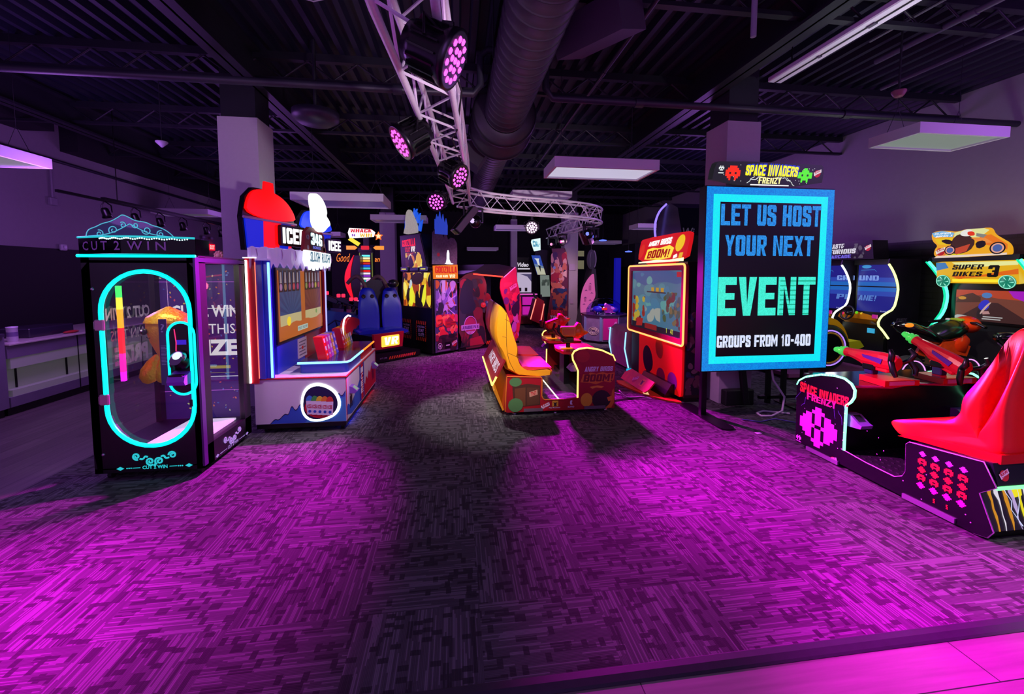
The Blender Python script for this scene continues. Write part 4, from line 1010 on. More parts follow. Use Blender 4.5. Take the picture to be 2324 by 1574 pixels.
# tower with screen
m = MB(ink('2030b0', .35)); m.box(XBK, -1.93, 4.86, Y1, .606, 1.86); m.use(ink('8a1024', .35)); m.box(-1.93, -1.925, 5.7, Y1-.02, .62, .95); part('tower', m, t)
SR = fxp(-1.905); m = MB(SATIN); m.box(-1.93, -1.905, 4.83, Y1-.02, .93, 1.77, .006); part('screen_bezel', m, t)
m = MB(glow('c86a28', .62)); m.rect(4.86, 6.36, .96, 1.74, SR, .002)
for (a, b, c1, c2) in ((4.9, 5.54, '3a5a90', '2f4a80'), (5.68, 6.30, '8a4038', '7a3430')):
    m.use(glow(c1, .5)); m.rect(a, b, 1.22, 1.74, SR, .003)
    m.use(glow(c2, .5)); c = (a+b)/2
    for k in range(9):
        an = PI*(.04+.92*k/8.8); an2 = an+.16
        def clip(q):
            x_, z_ = math.cos(q), math.sin(q); s_ = min(abs((b-a)/2/x_) if abs(x_) > 1e-3 else 9, .52/z_ if z_ > 1e-3 else 9); return (c+x_*s_, 1.22+z_*s_)
        m.flat([(c, 1.22), clip(an), clip(an2)], SR, .0034)
    m.use(glow('d8c890', .62)); m.rect(a, b, 1.12, 1.24, SR, .004)
m.use(glow('c86a28', .7)); m.flat(smooth([(4.86, .96), (4.86, 1.13), (5.1, 1.10), (5.3, 1.15), (5.54, 1.12), (5.7, 1.15), (6.0, 1.10), (6.36, 1.17), (6.36, .96)], 1), SR, .0045)
m.use(glow('f0d020', .9)); m.flat(ell(5.14, 1.16, .06, .055, 14), SR, .0055); m.use(glow('90b060', .6)); m.flat(ell(6.1, 1.2, .035, .03, 10), SR, .0055)
m.use(glow('c8d8c8', .7)); m.rect(5.4, 5.75, 1.01, 1.07, SR, .0055); m.use(glow('4a6a88', .7)); m.text('PLAY NOW', SR, 5.42, 5.73, 1.02, 1.06, .006, .02)
for y_ in [4.93+.125*k for k in range(5)]+[5.73+.12*k for k in range(5)]:
    m.use(glow('181018', .6)); m.rect(y_-.045, y_+.06, 1.5, 1.74, SR, .005); c = ['b04050', 'a03a70', '8a6a50', '507060', '50688a', 'a070a0', '8a5a70', '9a7a50', '808a50', 'b0a040'][random.randrange(10)]
    m.use(glow('a89aa8', .6)); m.flat([(y_-.015, 1.6), (y_+.04, 1.6), (y_+.03, 1.72), (y_-.005, 1.72)], SR, .0056); m.use(glow(c, .8)); m.flat(ell(y_+.012, 1.555, .036, .04, 12), SR, .0058)
part('screen', m, t)
m = MB(ink('b8a8c0')); m.box(-1.93, -1.921, 5.45, 5.75, .66, .9); m.use(ink('6a5a78')); A = fxp(-1.921)
for k in range(5): m.rect(5.48, 5.72-.03*(k % 2), .69+k*.04, .705+k*.04, A, .001)
m.use(REDI); m.rect(5.57, 5.62, .76, .80, A, .0015); part('rules_label', m, t)
# stepped side plates with lit edges
def plate(x0_, x1_, y, c, ledc, xl, z0=.6, z1=1.84):
    m = MB(ink(c, .3)); m.box(x0_, x1_, y, y+.018, z0, z1); q = part('side_plate', m, t)
    m = MB(ledc); m.tube([(xl, y-.008, z0+.01), (xl, y-.008, z1-.02)], .012, 8); part('edge_light', m, q)
plate(-2.135, -2.045, 4.665, 'c01428', WL, -2.122, .56, 1.86)
plate(-2.06, -1.985, 4.69, '3a3cc0', glow('ff6a50', 2.0, True), -2.052)
plate(-2.0, -1.91, 4.712, '2a34b8', LB, -1.925)
m = MB(ink('b01428', .3)); m.box(-1.935, -1.86, Y1-.02, Y1, .606, 1.84); q = part('side_plate', m, t); m = MB(glow('a0a0ff', 1.6)); m.tube([(-1.855, Y1-.03, .62), (-1.855, Y1-.03, 1.82)], .01, 6); part('edge_light', m, q)
m = MB(glow('ffffff', 2.0)); m.box(-2.15, -2.03, 4.66, 4.69, 1.862, 1.872); part('cap_light', m, t)
# icicle canopy along a bowed line
can = spline([(-2.08, 4.66, 0), (-1.9, 4.86, 0), (-1.78, 5.3, 0), (-1.73, 5.8, 0), (-1.76, 6.25, 0), (-1.84, 6.6, 0)], 8)
ICE = mat('frosted_acrylic', 'c0a8d4', .18, em='a888d0', es=.38)
m = MB(ICE); rnd = random.Random(5); n = len(can); lo = []; hi = []
for i, p in enumerate(can):
    hi.append((p.x, p.y, 1.975+.012*math.sin(i*1.7))); lo.append((p.x-.01, p.y, 1.765+(.06 if i % 2 else -.02)+rnd.uniform(-.02, .02)))
m.add(hi+lo, [(i, i+1, n+i+1, n+i) for i in range(n-1)])
m.add([(a+.012, b, c) for a, b, c in hi+lo], [(i, n+i, n+i+1, i+1) for i in range(n-1)])
m.use(ICE); m.add([(p.x, p.y, 1.975) for p in can]+[(-2.1, 6.6, 1.975), (-2.1, 4.66, 1.975)], [list(range(n+2))])
m.box(-2.12, -1.93, 4.7, Y1, 1.86, 1.97)
part('icicle_canopy', m, t)
m = MB(mat('icicle_streak', 'd8c8e8', .1))
for i in (2, 5, 9, 13, 30, 33, 36):
    p = can[i]; m.tube([(p.x+.016, p.y, 1.96), (p.x+.02, p.y+.01, 1.9), (p.x+.016, p.y, 1.85)], [.006, .008, .002], 5)
part('icicle_highlight', m, t, kind='stuff')
# lit cup signs
def cup(name, a, b, w, z0, zr, zt, dome, body, label):
    fr = Fr((a[0], a[1], 0), (b[0]-a[0], b[1]-a[1], 0), (0, 0, 1))
    q = None; u0, u1 = .05*w, .88*w
    m = MB(SATIN); m.prism([(u0-.02, z0), (u1+.03, z0), (w+.01, zr), (w*.94, zr+.15), (w*.7, zt-.12), (w*.5, zt-.06), (w*.2, zt-.07), (w*.05, zt-.18), (-.01, zr)], fr, -.07, -.012); q = part('cup_sign', m, t)
    cuts = (0, .34, .7, .92, 1); cc = body
    for k in range(4):
        b0, b1 = u0+(u1-u0)*cuts[k], u0+(u1-u0)*cuts[k+1]; t0, t1 = .01+(w-.02)*cuts[k], .01+(w-.02)*cuts[k+1]
        m = MB(glow(cc[k], 1.05, True)); m.prism([(b0, z0), (b1-.006, z0), (t1-.006, zr-.02), (t0, zr-.02)], fr, -.012, .006); part('lit_stripe', m, q)
    m = MB(glow(dome, 1.3, True)); m.prism(smooth([(.0, zr+.01), (w, zr+.01), (w*.95, zr+.13), (w*.76, zt-.13), (w*.48, zt-.07), (w*.22, zt-.08), (w*.07, zt-.17)], 2), fr, -.012, .02); part('lit_dome', m, q)
    m = MB(glow(dome, 1.2)); m.prism([(w*.36, zt-.09), (w*.56, zt-.09), (w*.54, zt+.02), (w*.38, zt+.02)], fr, -.012, .014); part('lit_straw', m, q)
    m = MB(mat('cup_rim', 'c8a0d8', .3)); m.tube([fr.p(-.01, zr-.005, .006), fr.p(w+.012, zr-.005, .006)], .014, 8); part('rim', m, q)
    return fr
RD, BL = 'ff0808', '0820c8'
c1 = cup('cup', (-2.14, 4.70), (-1.9, 5.42), .76, 1.95, 2.29, 2.68, RD, (BL, RD, BL, 'ff2048'), '')
c2 = cup('cup', (-2.02, 5.9), (-1.76, 6.42), .58, 2.02, 2.27, 2.62, '1838e8', (BL, 'e83048', BL, BL), '')
def icesign(fr, a0, a1, z0, z1):
    m = MB(SATIN); m.prism(rrect(a0, a1, z0, z1, .03), fr, .01, .05); q = part('logo_box', m, t)
    m = MB(glow('ffffff', 1.6)); block(m, 'ICEE', fr, a0+.02, a1-.015, z0+.03, z1-.03, .053); part('logo_lettering', m, q)
icesign(c1, .46, .88, 2.02, 2.26); icesign(c2, .44, .72, 2.0, 2.2)
# centre sign: plain lit snow drift, score display, game name
CS = fxp(-1.755)
m = MB(glow('fbfffc', 1.9, True)); m.prism(smooth([(5.56, 2.28), (5.50, 2.36), (5.52, 2.48), (5.46, 2.56), (5.47, 2.66), (5.6, 2.70), (5.8, 2.69), (5.98, 2.62), (6.06, 2.52), (6.0, 2.47), (6.14, 2.43), (6.2, 2.37), (6.06, 2.33), (5.9, 2.25), (5.72, 2.23)], 2), CS, 0, .05); part('lit_snow_drift', m, t)
m = MB(ink('7a1824')); m.prism([(5.24, 1.97), (6.1, 1.97), (6.02, 2.2), (5.86, 2.27), (5.46, 2.27), (5.3, 2.2)], CS, -.03, .01); q = part('display_housing', m, t)
m = MB(SATIN); m.rect(5.46, 5.93, 2.0, 2.21, CS, .012); m.use(glow('d0f8ff', 1.8)); block(m, '346', CS, 5.48, 5.91, 2.06, 2.205, .015); m.use(glow('6a70e0', 1.0)); m.text('BONUS', CS, 5.55, 5.84, 2.012, 2.048, .015, .03)
part('score_display', m, q)
m = MB(mat('bubble_grey', 'a8a4b4', .3))
for yy in (5.36, 5.37, 5.39, 6.0, 6.01, 6.0): m.flat(ell(yy, 2.0+.06*((yy*100) % 3)+.02, .035, .028, 12), CS, .012)
part('bubble_print', m, q)
m = MB(glow('f0fcff', 1.25, True)); m.prism([(5.2, 1.98), (6.18, 1.975), (6.2, 1.86), (6.16, 1.80), (6.12, 1.85), (6.06, 1.78), (6.0, 1.84), (5.93, 1.77), (5.86, 1.83), (5.8, 1.76), (5.72, 1.83), (5.64, 1.75), (5.58, 1.83), (5.5, 1.74), (5.44, 1.82), (5.36, 1.75), (5.3, 1.83), (5.22, 1.79), (5.16, 1.86)], CS, .012, .04); q = part('name_sign', m, t)
m = MB(glow('06688c', .7)); m.text('SLUSH', CS, 5.34, 5.72, 1.845, 1.97, .043, .03, .2); m.text('RUSH', CS, 5.78, 6.14, 1.845, 1.965, .043, .03, .2); part('sign_lettering', m, q)
m = MB(glow('1030ff', 7.0, True)); m.box(XF-.06, XF-.03, 4.9, 5.5, .03, .05); part('under_light', m, t)
m = MB(glow('ff1010', 6.0, True)); m.box(XF-.06, XF-.03, 5.7, 6.36, .03, .05); part('under_light', m, t)
lamp('SPOT', 'slush_fill_light', (-.1, 5.0, 2.74), 130, (1, .8, .95), (-1.5, 5.5, .8), .05, 50, .7)  # added spot without a fixture, to brighten the slush game
# ------------------------------------------------------------------ two-seat shooting cabinet (centre)
t = thing('shooter_bench_cabinet', 'red two-seat shooting cabinet with a yellow seat in the middle of the floor', 'arcade machine', (1.25, 5.85, 0))
REDP = mat('printed_red', 'a0141c', .4, var=.05); YL = glow('ffd060', 2.6, True); ORT = ink('d86a20')
PAN = [(0.575, 0.055), (0.596, 0.478), (1.01, 0.458), (1.025, 0.44), (1.022, 0.23), (1.035, .195), (1.063, 0.178), (1.282, 0.178), (1.471, 0.189), (1.473, 0.523), (1.44, .60), (1.408, 0.66), (1.40, .72), (1.423, 0.762), (1.486, 0.791), (1.581, 0.8), (1.68, .786), (1.772, 0.764), (1.913, 0.698), (1.941, 0.635), (1.94, 0.044), (0.6, 0.04)]
def sidepanel(y, fr, sgn):
    m = MB(REDP); m.prism(PAN, fr, -.02, 0); q = part('side_panel', m, t)
    m = MB(ORT)
    for a, b in ((0, 1), (1, 2), (2, 3), (3, 4), (4, 5), (5, 6), (6, 7)): m.tube([fr.p(*PAN[a], .0), fr.p(*PAN[b], .0)], .008, 6)
    part('edge_trim', m, q)
    m = MB(YL); m.tube([fr.p(*p, -.01) for p in PAN[8:20]], .0125, 8); part('edge_light', m, q)
    return q
F = fy(4.95); q = sidepanel(4.95, F, 1)
# artwork on the near panel
m = MB(ink('4a2a1a')); m.flat([(.68, .1), (1.0, .12), (1.0, .36), (.85, .385), (.66, .36)], F, .002); m.use(ink('6a3c22')); m.flat([(.70, .12), (.82, .115), (.82, .34), (.69, .33)], F, .003); m.use(ink('5a3420'))
m.flat([(.84, .12), (.99, .135), (.99, .33), (.84, .34)], F, .003); m.use(ink('c89078')); m.flat([(.87, .22), (.97, .25), (.965, .31), (.865, .28)], F, .004); m.use(REDI); m.text('TNT', F, .885, .955, .242, .288, .005, .02, ang=.25)
part('crate_print', m, q)
for P, c, d in ((ell(.70, .41, .075, .055), '4f7a48', .0022), (ell(.70, .13, .09, .085), '4f7a48', .0045), (ell(1.53, .70, .085, .075), 'b82a20', .003), (ell(1.58, .16, .075, .085), 'd8a828', .003), (ell(1.77, .16, .12, .115), '24181c', .0036), ([(1.84, .18), (1.9, .2), (1.92, .15), (1.86, .13)], 'e08828', .004), (smooth([(1.8, .05), (1.93, .05), (1.935, .3), (1.9, .26), (1.9, .12)], 1), 'd87820', .002)):
    part('colour_shape_print', MB(ink(c)).flat(P, F, d), q)

m = MB(ink('e8dcf0')); block(m, 'ANGRY BIRDS', F, 1.55, 1.905, .51, .57, .004, slant=.01); m.use(ink('e08020')); m.flat([(1.50, .38), (1.535, .48), (1.6, .475), (1.62, .5), (1.7, .48), (1.78, .50), (1.84, .48), (1.935, .49), (1.92, .4), (1.88, .365), (1.8, .385), (1.7, .35), (1.62, .37)], F, .003)
m.use(ink('7a1018')); block(m, 'BOOM!', F, 1.535, 1.915, .385, .475, .0045, slant=.015); m.use(ink('e8a030')); m.flat([(1.62, .32), (1.72, .335), (1.8, .32), (1.77, .3), (1.7, .31), (1.65, .295)], F, .003); part('title_print', m, q)
m = MB(); raw_badge(m, F, 1.065, .105, .11, ink('e8dcf0'), REDI); m.use(ink('e0a028')); m.rect(1.15, 1.225, .095, .165, F, .004); m.use(ink('2a1820')); m.flat([(1.17, .1), (1.205, .1), (1.2, .125), (1.215, .15), (1.195, .14), (1.18, .14), (1.16, .15), (1.175, .125)], F, .005)
m.use(ink('e8e0f0')); m.text('Play Mechanix', F, 1.11, 1.25, .068, .088, .004, .01); m.text('ROVIO', F, 1.345, 1.425, .072, .092, .004, .03); m.flat(smooth([(1.375, .105), (1.41, .11), (1.39, .13), (1.405, .16), (1.38, .165), (1.37, .14)], 1), F, .004)
part('maker_marks', m, q)
m = MB(mat('grey_kick', '6a5a66', .4)); m.rect(.80, 1.03, .045, .085, F, .012); m.rect(1.55, 1.82, .045, .085, F, .012)
for b0 in (.05, .063, .076): m.rect(.81, 1.02, b0, b0+.004, F, .013)
part('kick_strip', m, q)
Bk = Fr((0, 6.75, 0), (1, 0, 0), (0, 0, 1)); q2 = sidepanel(6.75, Bk, 1)
# floor tray
m = MB(mat('tread_plate', '8a7a90', .3, .8)); m.box(.62, 1.92, 4.97, 6.73, .07, .15)
k = 5.0
while k < 6.7: m.box(1.03, 1.50, k, k+.018, .15, .158); k += .055
part('floor_tray', m, t)
m = MB(glow('fff0d8', 1.8)); m.box(1.24, 1.255, 4.99, 6.7, .158, .164); part('tray_light', m, t)
# seat base box
m = MB(REDP); m.prism([(.56, .07), (.60, .475), (1.01, .455), (1.03, .15), (1.03, .07)], Fr((0, 6.73, 0), (1, 0, 0), (0, 0, 1)), 0, 1.76); part('seat_base', m, t)
# rear slanted boards
Rr = Fr((.38, 0, .30), (0, -1, 0), (.2, 0, .4))
m = MB(ink('8a1018')); m.prism([(-6.7, .1), (-4.97, .1), (-4.97, .42), (-6.7, .42)], Rr, -.02, 0); m.use(ink('e8dcf0')); m.text('ANGRY BIRDS', Rr, -6.2, -5.1, .2, .34, .003, .02); q = part('rear_board', m, t)
m = MB(YL); m.tube([Rr.p(-6.7, .09, .0), Rr.p(-4.96, .09, .0), Rr.p(-4.955, .2, 0)], .013, 8); part('edge_light', m, q)
R2 = Fr((.545, 0, .06), (0, -1, 0), (-.12, 0, .27)); m = MB(glow('e88a20', .55)); m.prism([(-6.7, .0), (-4.97, .0), (-4.97, .27), (-6.7, .27)], R2, -.02, 0); m.use(ink('3a1408')); block(m, 'BOOM!', R2, -6.1, -5.05, .06, .22, .003); part('rear_lit_board', m, t, 'orange lit board with dark lettering')
# seats
def seat(y0, y1, c, c2, name, label):
    q = None
    prof = [(.905, .50), (1.19, .53), (1.165, .425), (.62, .46), (.525, .77), (.465, .88), (.452, 1.03), (.478, 1.2), (.52, 1.325), (.56, 1.30), (.61, 1.235), (.65, 1.08), (.70, .93), (.752, 0.81), (.758, .66), (.77, .585), (.82, .535)]
    fr = Fr((0, y1, 0), (1, 0, 0), (0, 0, 1)); P = smooth(prof, 1); n = len(P); w = y1-y0
    rings = []
    for k, (f, ins) in enumerate(((0, .045), (.04, .015), (.12, 0), (.5, -.004), (.88, 0), (.96, .015), (1, .045))):
        cx = sum(a for a, b in P)/n; ring = []
        for a, b in P:
            d = V((a-.72, b-.72)); L = d.length or 1; ring.append(fr.p(a-d.x/L*ins, b-d.y/L*ins*.7, f*w))
        rings.append(ring)
    m = MB(mat('seat_vinyl_'+c, c, .38, var=.05)); m.loft(rings); q = part(name, m, t, label)
    m = MB(mat('seat_pad_'+c2, c2, .35)); m.prism(smooth([(.80, .545), (.87, .515), (1.17, .538), (1.165, .553), (.9, .56), (.81, .575)], 1), Fr((0, y1-.05, 0), (1, 0, 0), (0, 0, 1)), 0, w-.1); part('cushion', m, q)
    return q
q = seat(5.02, 5.82, 'f0a010', 'd0303c', 'seat', 'yellow seat nearest the camera')
m = MB(mat('seam_brown', '7a4a08', .6)); fr = fy(5.0)
for P in ([(.60, 1.22), (.60, 1.0), (.60, .8), (.63, .65), (.7, .52)], [(.58, 1.16), (.66, 1.12)], [(.62, .75), (.75, .69)], [(.55, .95), (.60, .94)]): m.tube(on(fr, smooth(P, 2, False), -.02), .003, 4)
part('seam', m, q)
seat(5.86, 6.66, 'a81420', 'd0303c', 'seat', 'dark red seat beyond the yellow one')
# pedestal and gun decks
m = MB(SATIN); m.box(1.50, 1.58, 5.75, 6.0, .15, .66); m.box(1.58, 1.9, 5.0, 6.7, .15, .22); part('pedestal', m, t)
m = MB(SATIN); m.prism([(1.52, .60), (1.86, .66), (1.86, .69), (1.52, .64)], Fr((0, 6.73, 0), (1, 0, 0), (0, 0, 1)), 0, 1.76); part('deck', m, t)
m = MB(mat('blackout_front', '100a14', .3)); m.box(1.9, 1.92, 4.97, 6.73, .1, .66); part('front_wall', m, t)
def deck(yc):
    m = MB(mat('red_deck', 'c01420', .3)); m.prism([(1.34, yc-.26), (1.30, yc), (1.34, yc+.26), (1.62, yc+.34), (1.82, yc+.3), (1.82, yc-.3), (1.62, yc-.34)], Fr((0, 0, .69), (1, 0, 0), (0, 1, 0)), 0, .035); q = part('gun_deck', m, t)
    m = MB(glow('ff8a10', .9)); m.prism(rrect(1.36, 1.52, yc-.08, yc+.08, .03), fz(.725), .0, .008); part('lit_start_button', m, q)
deck(5.42); deck(6.28)
def cannon(yc, rot, body, nose, label, tall):
    base = V((1.47, yc, .73))
    q = None; m = MB(SATIN); m.bar(base, base+V((0, 0, .09)), .03, 10); m.box(base.x-.09, base.x+.06, yc-.07, yc+.07, base.z+.07, base.z+.15, .012); q = part('gun_mount', m, t)
    M = Matrix.Translation(base+V((0, 0, .215))) @ Matrix.Rotation(rot, 4, 'Y') @ Matrix.Rotation(-.0, 4, 'Z')
    m = MB(mat('cannon_'+body, body, .28)); m.M = M; m.box(-.12, .10, -.075, .075, -.065, .065, .016); m.use(mat('cannon_panel', 'c86a28', .4)); m.box(-.09, .06, -.079, -.074, -.035, .035, .004); part('gun_body', m, q, label)
    m = MB(mat('cannon_'+nose, nose, .28)); m.M = M; fr = Fr((.10, 0, 0), (0, 1, 0), (0, 0, 1)); m.loft([[fr.p(r*math.cos(2*PI*k/14), zc+r2*math.sin(2*PI*k/14), d) for k in range(14)] for d, r, r2, zc in ((-.02, .09, .08, -.01), (.02, .105, .115, .01), (.06, .09, .1, .01), (.1, .05, .055, -.01), (.12, .03, .03, -.02))]); part('gun_nose', m, q)
    m = MB(mat('cannon_tip', 'e88a20', .3)); m.M = M; m.lathe([(.036, .21), (.02, .25), (.0, .28)], Fr((0, 0, -.02), (0, 1, 0), (0, 0, 1)), 10); part('gun_tip', m, q)
    m = MB(SATIN); m.M = M
    for s_ in (-1, 1): m.tube([(-.06, s_*.09, -.08), (-.12, s_*.13, -.05), (-.17, s_*.13, .02), (-.15, s_*.12, .1)], .02, 8)
    part('grip', m, q)
cannon(5.42, .0, 'd8861c', 'e06a10', 'orange cannon nearest the camera', 0)
cannon(6.28, -.35, 'c81420', 'd01822', 'red cannon on the far side', 0)
for y in (5.0, 6.6):
    m = MB(mat('reader_plastic', '7a50b0', .3)); m.prism([(1.47, .50), (1.40, .50), (1.37, .53), (1.41, .575), (1.47, .60)], Fr((0, y+.13, 0), (1, 0, 0), (0, 0, 1)), 0, .11); part('card_reader', m, t)
for a, b in ((.70, 5.02), (1.2, 5.0), (1.85, 5.04), (.7, 6.68), (1.85, 6.68)):
    m = MB(CHROME); m.lathe([(.025, 0), (.025, .012), (.008, .016), (.008, .075)], Fr((a, b, 0), (1, 0, 0), (0, 1, 0)), 12); part('levelling_foot', m, t)
# ------------------------------------------------------------------ its screen cabinet
t = thing('shooter_screen_cabinet', 'tall screen cabinet with a red lit tilted marquee left of the event sign', 'arcade machine', (3.07, 6.0, 0))
N = fxn(2.95)
m = MB(mat('dark_printed_side', '2a1418', .4, var=.4, scale=6)); m.box(2.98, 3.22, 5.16, 6.86, .06, 1.86); m.box(3.0, 3.18, 5.2, 6.82, 0, .06); part('cabinet', m, t)
m = MB(mat('side_print', '1c1420', .4)); fr = fy(5.16); m.rect(2.99, 3.21, .1, 1.85, fr, .001); blotch(m, fr, (2.99, 3.21, .1, 1.2), [ink('3a2028'), ink('5a3040'), ink('2a2a48'), ink('6a4a58')], 40, .06, .002, 4); part('side_artwork', m, t)
m = MB(mat('pink_bezel', 'b01040', .35)); o, i = rrect(-6.9, -5.12, .76, 1.83, .05, 4), rrect(-6.8, -5.2, .84, 1.75, .02, 4); m.ring(o, i, N, -.03, .03); q = part('screen_bezel', m, t)
m = MB(glow('ff9a50', 2.4, True)); m.tube(on(N, o, .03), .014, 7, True); part('edge_light', m, q)
m = MB(glow('4a88a8', .55, True)); m.rect(-6.8, -5.2, .84, 1.75, N, .002)
def G_(c): return glow(c, .55)
m.use(G_('3a6ea8')); m.flat(smooth([(-6.8, 1.75), (-5.2, 1.75), (-5.2, 1.55), (-5.8, 1.6), (-6.2, 1.5), (-6.8, 1.6)], 1), N, .0026)
blotch(m, N, (-6.78, -5.22, 1.0, 1.72), [G_('5aa0b0'), G_('6ab8b8'), G_('3a7890'), G_('4a90b8')], 24, .16, .003, 8, .6)
blotch(m, N, (-6.78, -6.3, .9, 1.35), [G_('a83a28'), G_('e0a030'), G_('6a2a28'), G_('d8c040')], 22, .07, .0042, 9)
blotch(m, N, (-5.75, -5.25, .95, 1.45), [G_('6a5a50'), G_('4a6a68'), G_('8a7a48'), G_('506a40'), G_('7a4438')], 34, .06, .0052, 10)
blotch(m, N, (-6.3, -5.8, .95, 1.2), [G_('b8c0b8'), G_('9ab0b0')], 8, .12, .0066, 12)
m.use(G_('e0b030'))
for a in (-6.1, -5.95, -5.8): m.rect(a, a+.09, 1.44, 1.50, N, .007)
m.use(G_('303a48')); m.rect(-6.25, -5.65, 1.42, 1.44, N, .007)
m.use(G_('1c2430')); m.rect(-6.78, -5.22, .84, .93, N, .0072); m.use(G_('a02a28')); m.rect(-6.3, -5.9, .86, .94, N, .0076); m.use(glow('d0d840', .9)); block(m, '15941', N, -5.62, -5.42, .87, .94, .008)
m.use(G_('d83028')); m.rect(-5.36, -5.24, 1.66, 1.73, N, .008)
m.use(G_('c03028')); m.flat([(-6.62, .86), (-6.4, .88), (-6.36, 1.0), (-6.58, 1.0)], N, .008)
part('screen', m, q)
# marquee, tipped back and tapered
MQ = Fr((2.94, 0, 1.85), (0, -1, 0), (.12, 0, .42))
mp = smooth([(-6.6, .0), (-5.16, .0), (-5.22, .40), (-5.28, .44), (-6.66, .44), (-6.74, .38)], 1)
m = MB(glow('d0141c', 1.0, True)); m.prism(mp, MQ, -.05, 0); q = part('marquee', m, t)
m = MB(glow('fff0b0', 1.8)); m.flat([(-6.58, .02), (-5.2, .02), (-5.22, .07), (-5.6, .05), (-6.0, .06), (-6.58, .04)], MQ, .003); m.use(glow('ffd040', 1.2)); m.flat([(-6.4, .08), (-6.38, .24), (-6.2, .26), (-6.0, .24), (-5.7, .27), (-5.55, .22), (-5.58, .08), (-5.9, .06)], MQ, .004)
m.use(glow('b01010', .8)); block(m, 'BOOM!', MQ, -6.32, -5.62, .09, .225, .006, lambda x: .85+.15*math.sin(PI*x)); m.use(glow('ffffff', 1.3)); block(m, 'ANGRY BIRDS', MQ, -6.38, -5.68, .29, .38, .005, lambda x: .8+.3*x)
m.use(glow('f0c020', 1.0)); m.flat(ell(-5.42, .28, .11, .12, 16), MQ, .004); m.use(glow('e03020', .9)); m.flat(ell(-6.58, .22, .09, .12, 16), MQ, .004); m.use(glow('e8b030', 1.0)); m.rect(-5.36, -5.27, .06, .14, MQ, .004); m.use(glow('fff4e8', 1.2)); m.flat([(-5.5, .06), (-5.4, .08), (-5.42, .13), (-5.5, .11)], MQ, .005)
part('marquee_print', m, q)
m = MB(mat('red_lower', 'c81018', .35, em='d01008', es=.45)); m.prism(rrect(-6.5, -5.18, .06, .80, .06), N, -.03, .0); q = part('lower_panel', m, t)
m = MB(ink('2a0a38')); m.flat(smooth([(-6.32, .25), (-6.36, .5), (-6.22, .62), (-6.05, .52), (-5.98, .3), (-6.14, .16)], 2), N, .003); m.use(ink('b01a70')); m.flat(ell(-5.75, .22, .13, .12, 18), N, .0036); m.use(ink('7a1a80')); m.flat(ell(-5.42, .22, .13, .13, 18), N, .004); m.use(ink('d83a14')); m.flat(smooth([(-5.9, .5), (-5.95, .7), (-5.8, .78), (-5.68, .66), (-5.72, .45)], 2), N, .004)
m.use(ink('d88a10')); m.flat(smooth([(-6.0, .72), (-5.6, .74), (-5.5, .79), (-6.1, .79)], 1), N, .005); part('colour_shape_print', m, q)
m = MB(SATIN); m.prism([(2.78, .0), (2.98, .0), (2.98, .2), (2.9, .2)], Fr((0, 6.2, 0), (1, 0, 0), (0, 0, 1)), 0, .85); part('foot_wedge', m, t)
WD = mat('orange_wood', 'd85a20', .4, var=.3, scale=12); W_ = Fr((2.62, 0, .03), (0, -1, 0), (.14, 0, .17))
m = MB(WD); m.prism([(-6.4, .0), (-5.55, .0), (-5.5, .06), (-5.5, .2), (-6.3, .22), (-6.42, .12)], W_, 0, .02); raw_badge(m, Fr(W_.p(0, 0, .018), W_.u, W_.v), -6.0, .11, .14, ink('e8d0e0'), REDI); m.use(ink('f0a828')); m.rect(-5.82, -5.7, .05, .17, W_, .022); m.use(ink('301010')); m.flat([(-5.78, .07), (-5.74, .07), (-5.74, .12), (-5.71, .15), (-5.76, .13), (-5.8, .15)], W_, .024); part('foot_board', m, t)
m = MB(WD); m.prism(smooth([(2.45, 6.35), (2.56, 5.7), (2.72, 5.3), (2.92, 5.1), (2.95, 5.2), (2.8, 5.6), (2.7, 6.3)], 1), fz(0), .0, .022); m.use(glow('ffc890', .9)); m.flat([(2.6, 5.55), (2.66, 5.5), (2.72, 5.7), (2.66, 5.75)], fz(0), .024); part('floor_wing', m, t)
# small white machine just behind it
t = thing('child_game', 'pale blue-edged game half hidden behind the red screen cabinet', 'arcade machine', (3.2, 7.4, 0))
m = MB(mat('pale_print', 'b890a8', .4, var=.3, scale=8)); m.prism([(2.98, .05), (2.92, .4), (2.94, .68), (3.02, .75), (3.38, .75), (3.38, .05)], Fr((0, 7.75, 0), (1, 0, 0), (0, 0, 1)), 0, .75); part('cabinet', m, t)
for yy in (7.0, 7.75):
    m = MB(glow('8ac8ff', 1.8)); m.tube([(2.985, yy, .06), (2.91, yy, .4), (2.93, yy, .69)], .012, 6); part('edge_light', m, t)
m = MB(glow('20c8f0', .8)); m.box(2.95, 3.4, 6.98, 7.0, .0, .05); part('base_light', m, t)
m = MB(RUBBER); m.prism([(-.06, 0), (.06, 0), (.03, .022), (-.03, .022)], Fr((2.35, 5.45, 0), (-.3, 1, 0), (0, 0, 1)), -.5, .25); solo('cable_ramp', m, 'grey floor cable cover between the bench cabinet and its screen', 'cable cover')
m = MB(CABLEW); m.tube(spline([(1.98, 5.6, .01), (2.15, 5.75, .012), (2.28, 5.6, .02), (2.22, 5.5, .1), (2.3, 5.42, .03), (2.5, 5.4, .032), (2.62, 5.35, .01)], 4), .008, 6); solo('power_cable', m, 'white cord looping over the floor cable cover', 'cable')
lamp('SPOT', 'seat_fill_light', (-.08, 3.4, 2.74), 460, (1, .93, .8), (.62, 5.2, .75), .06, 30, .6)  # added warm spot with no fixture, brightens the yellow seat
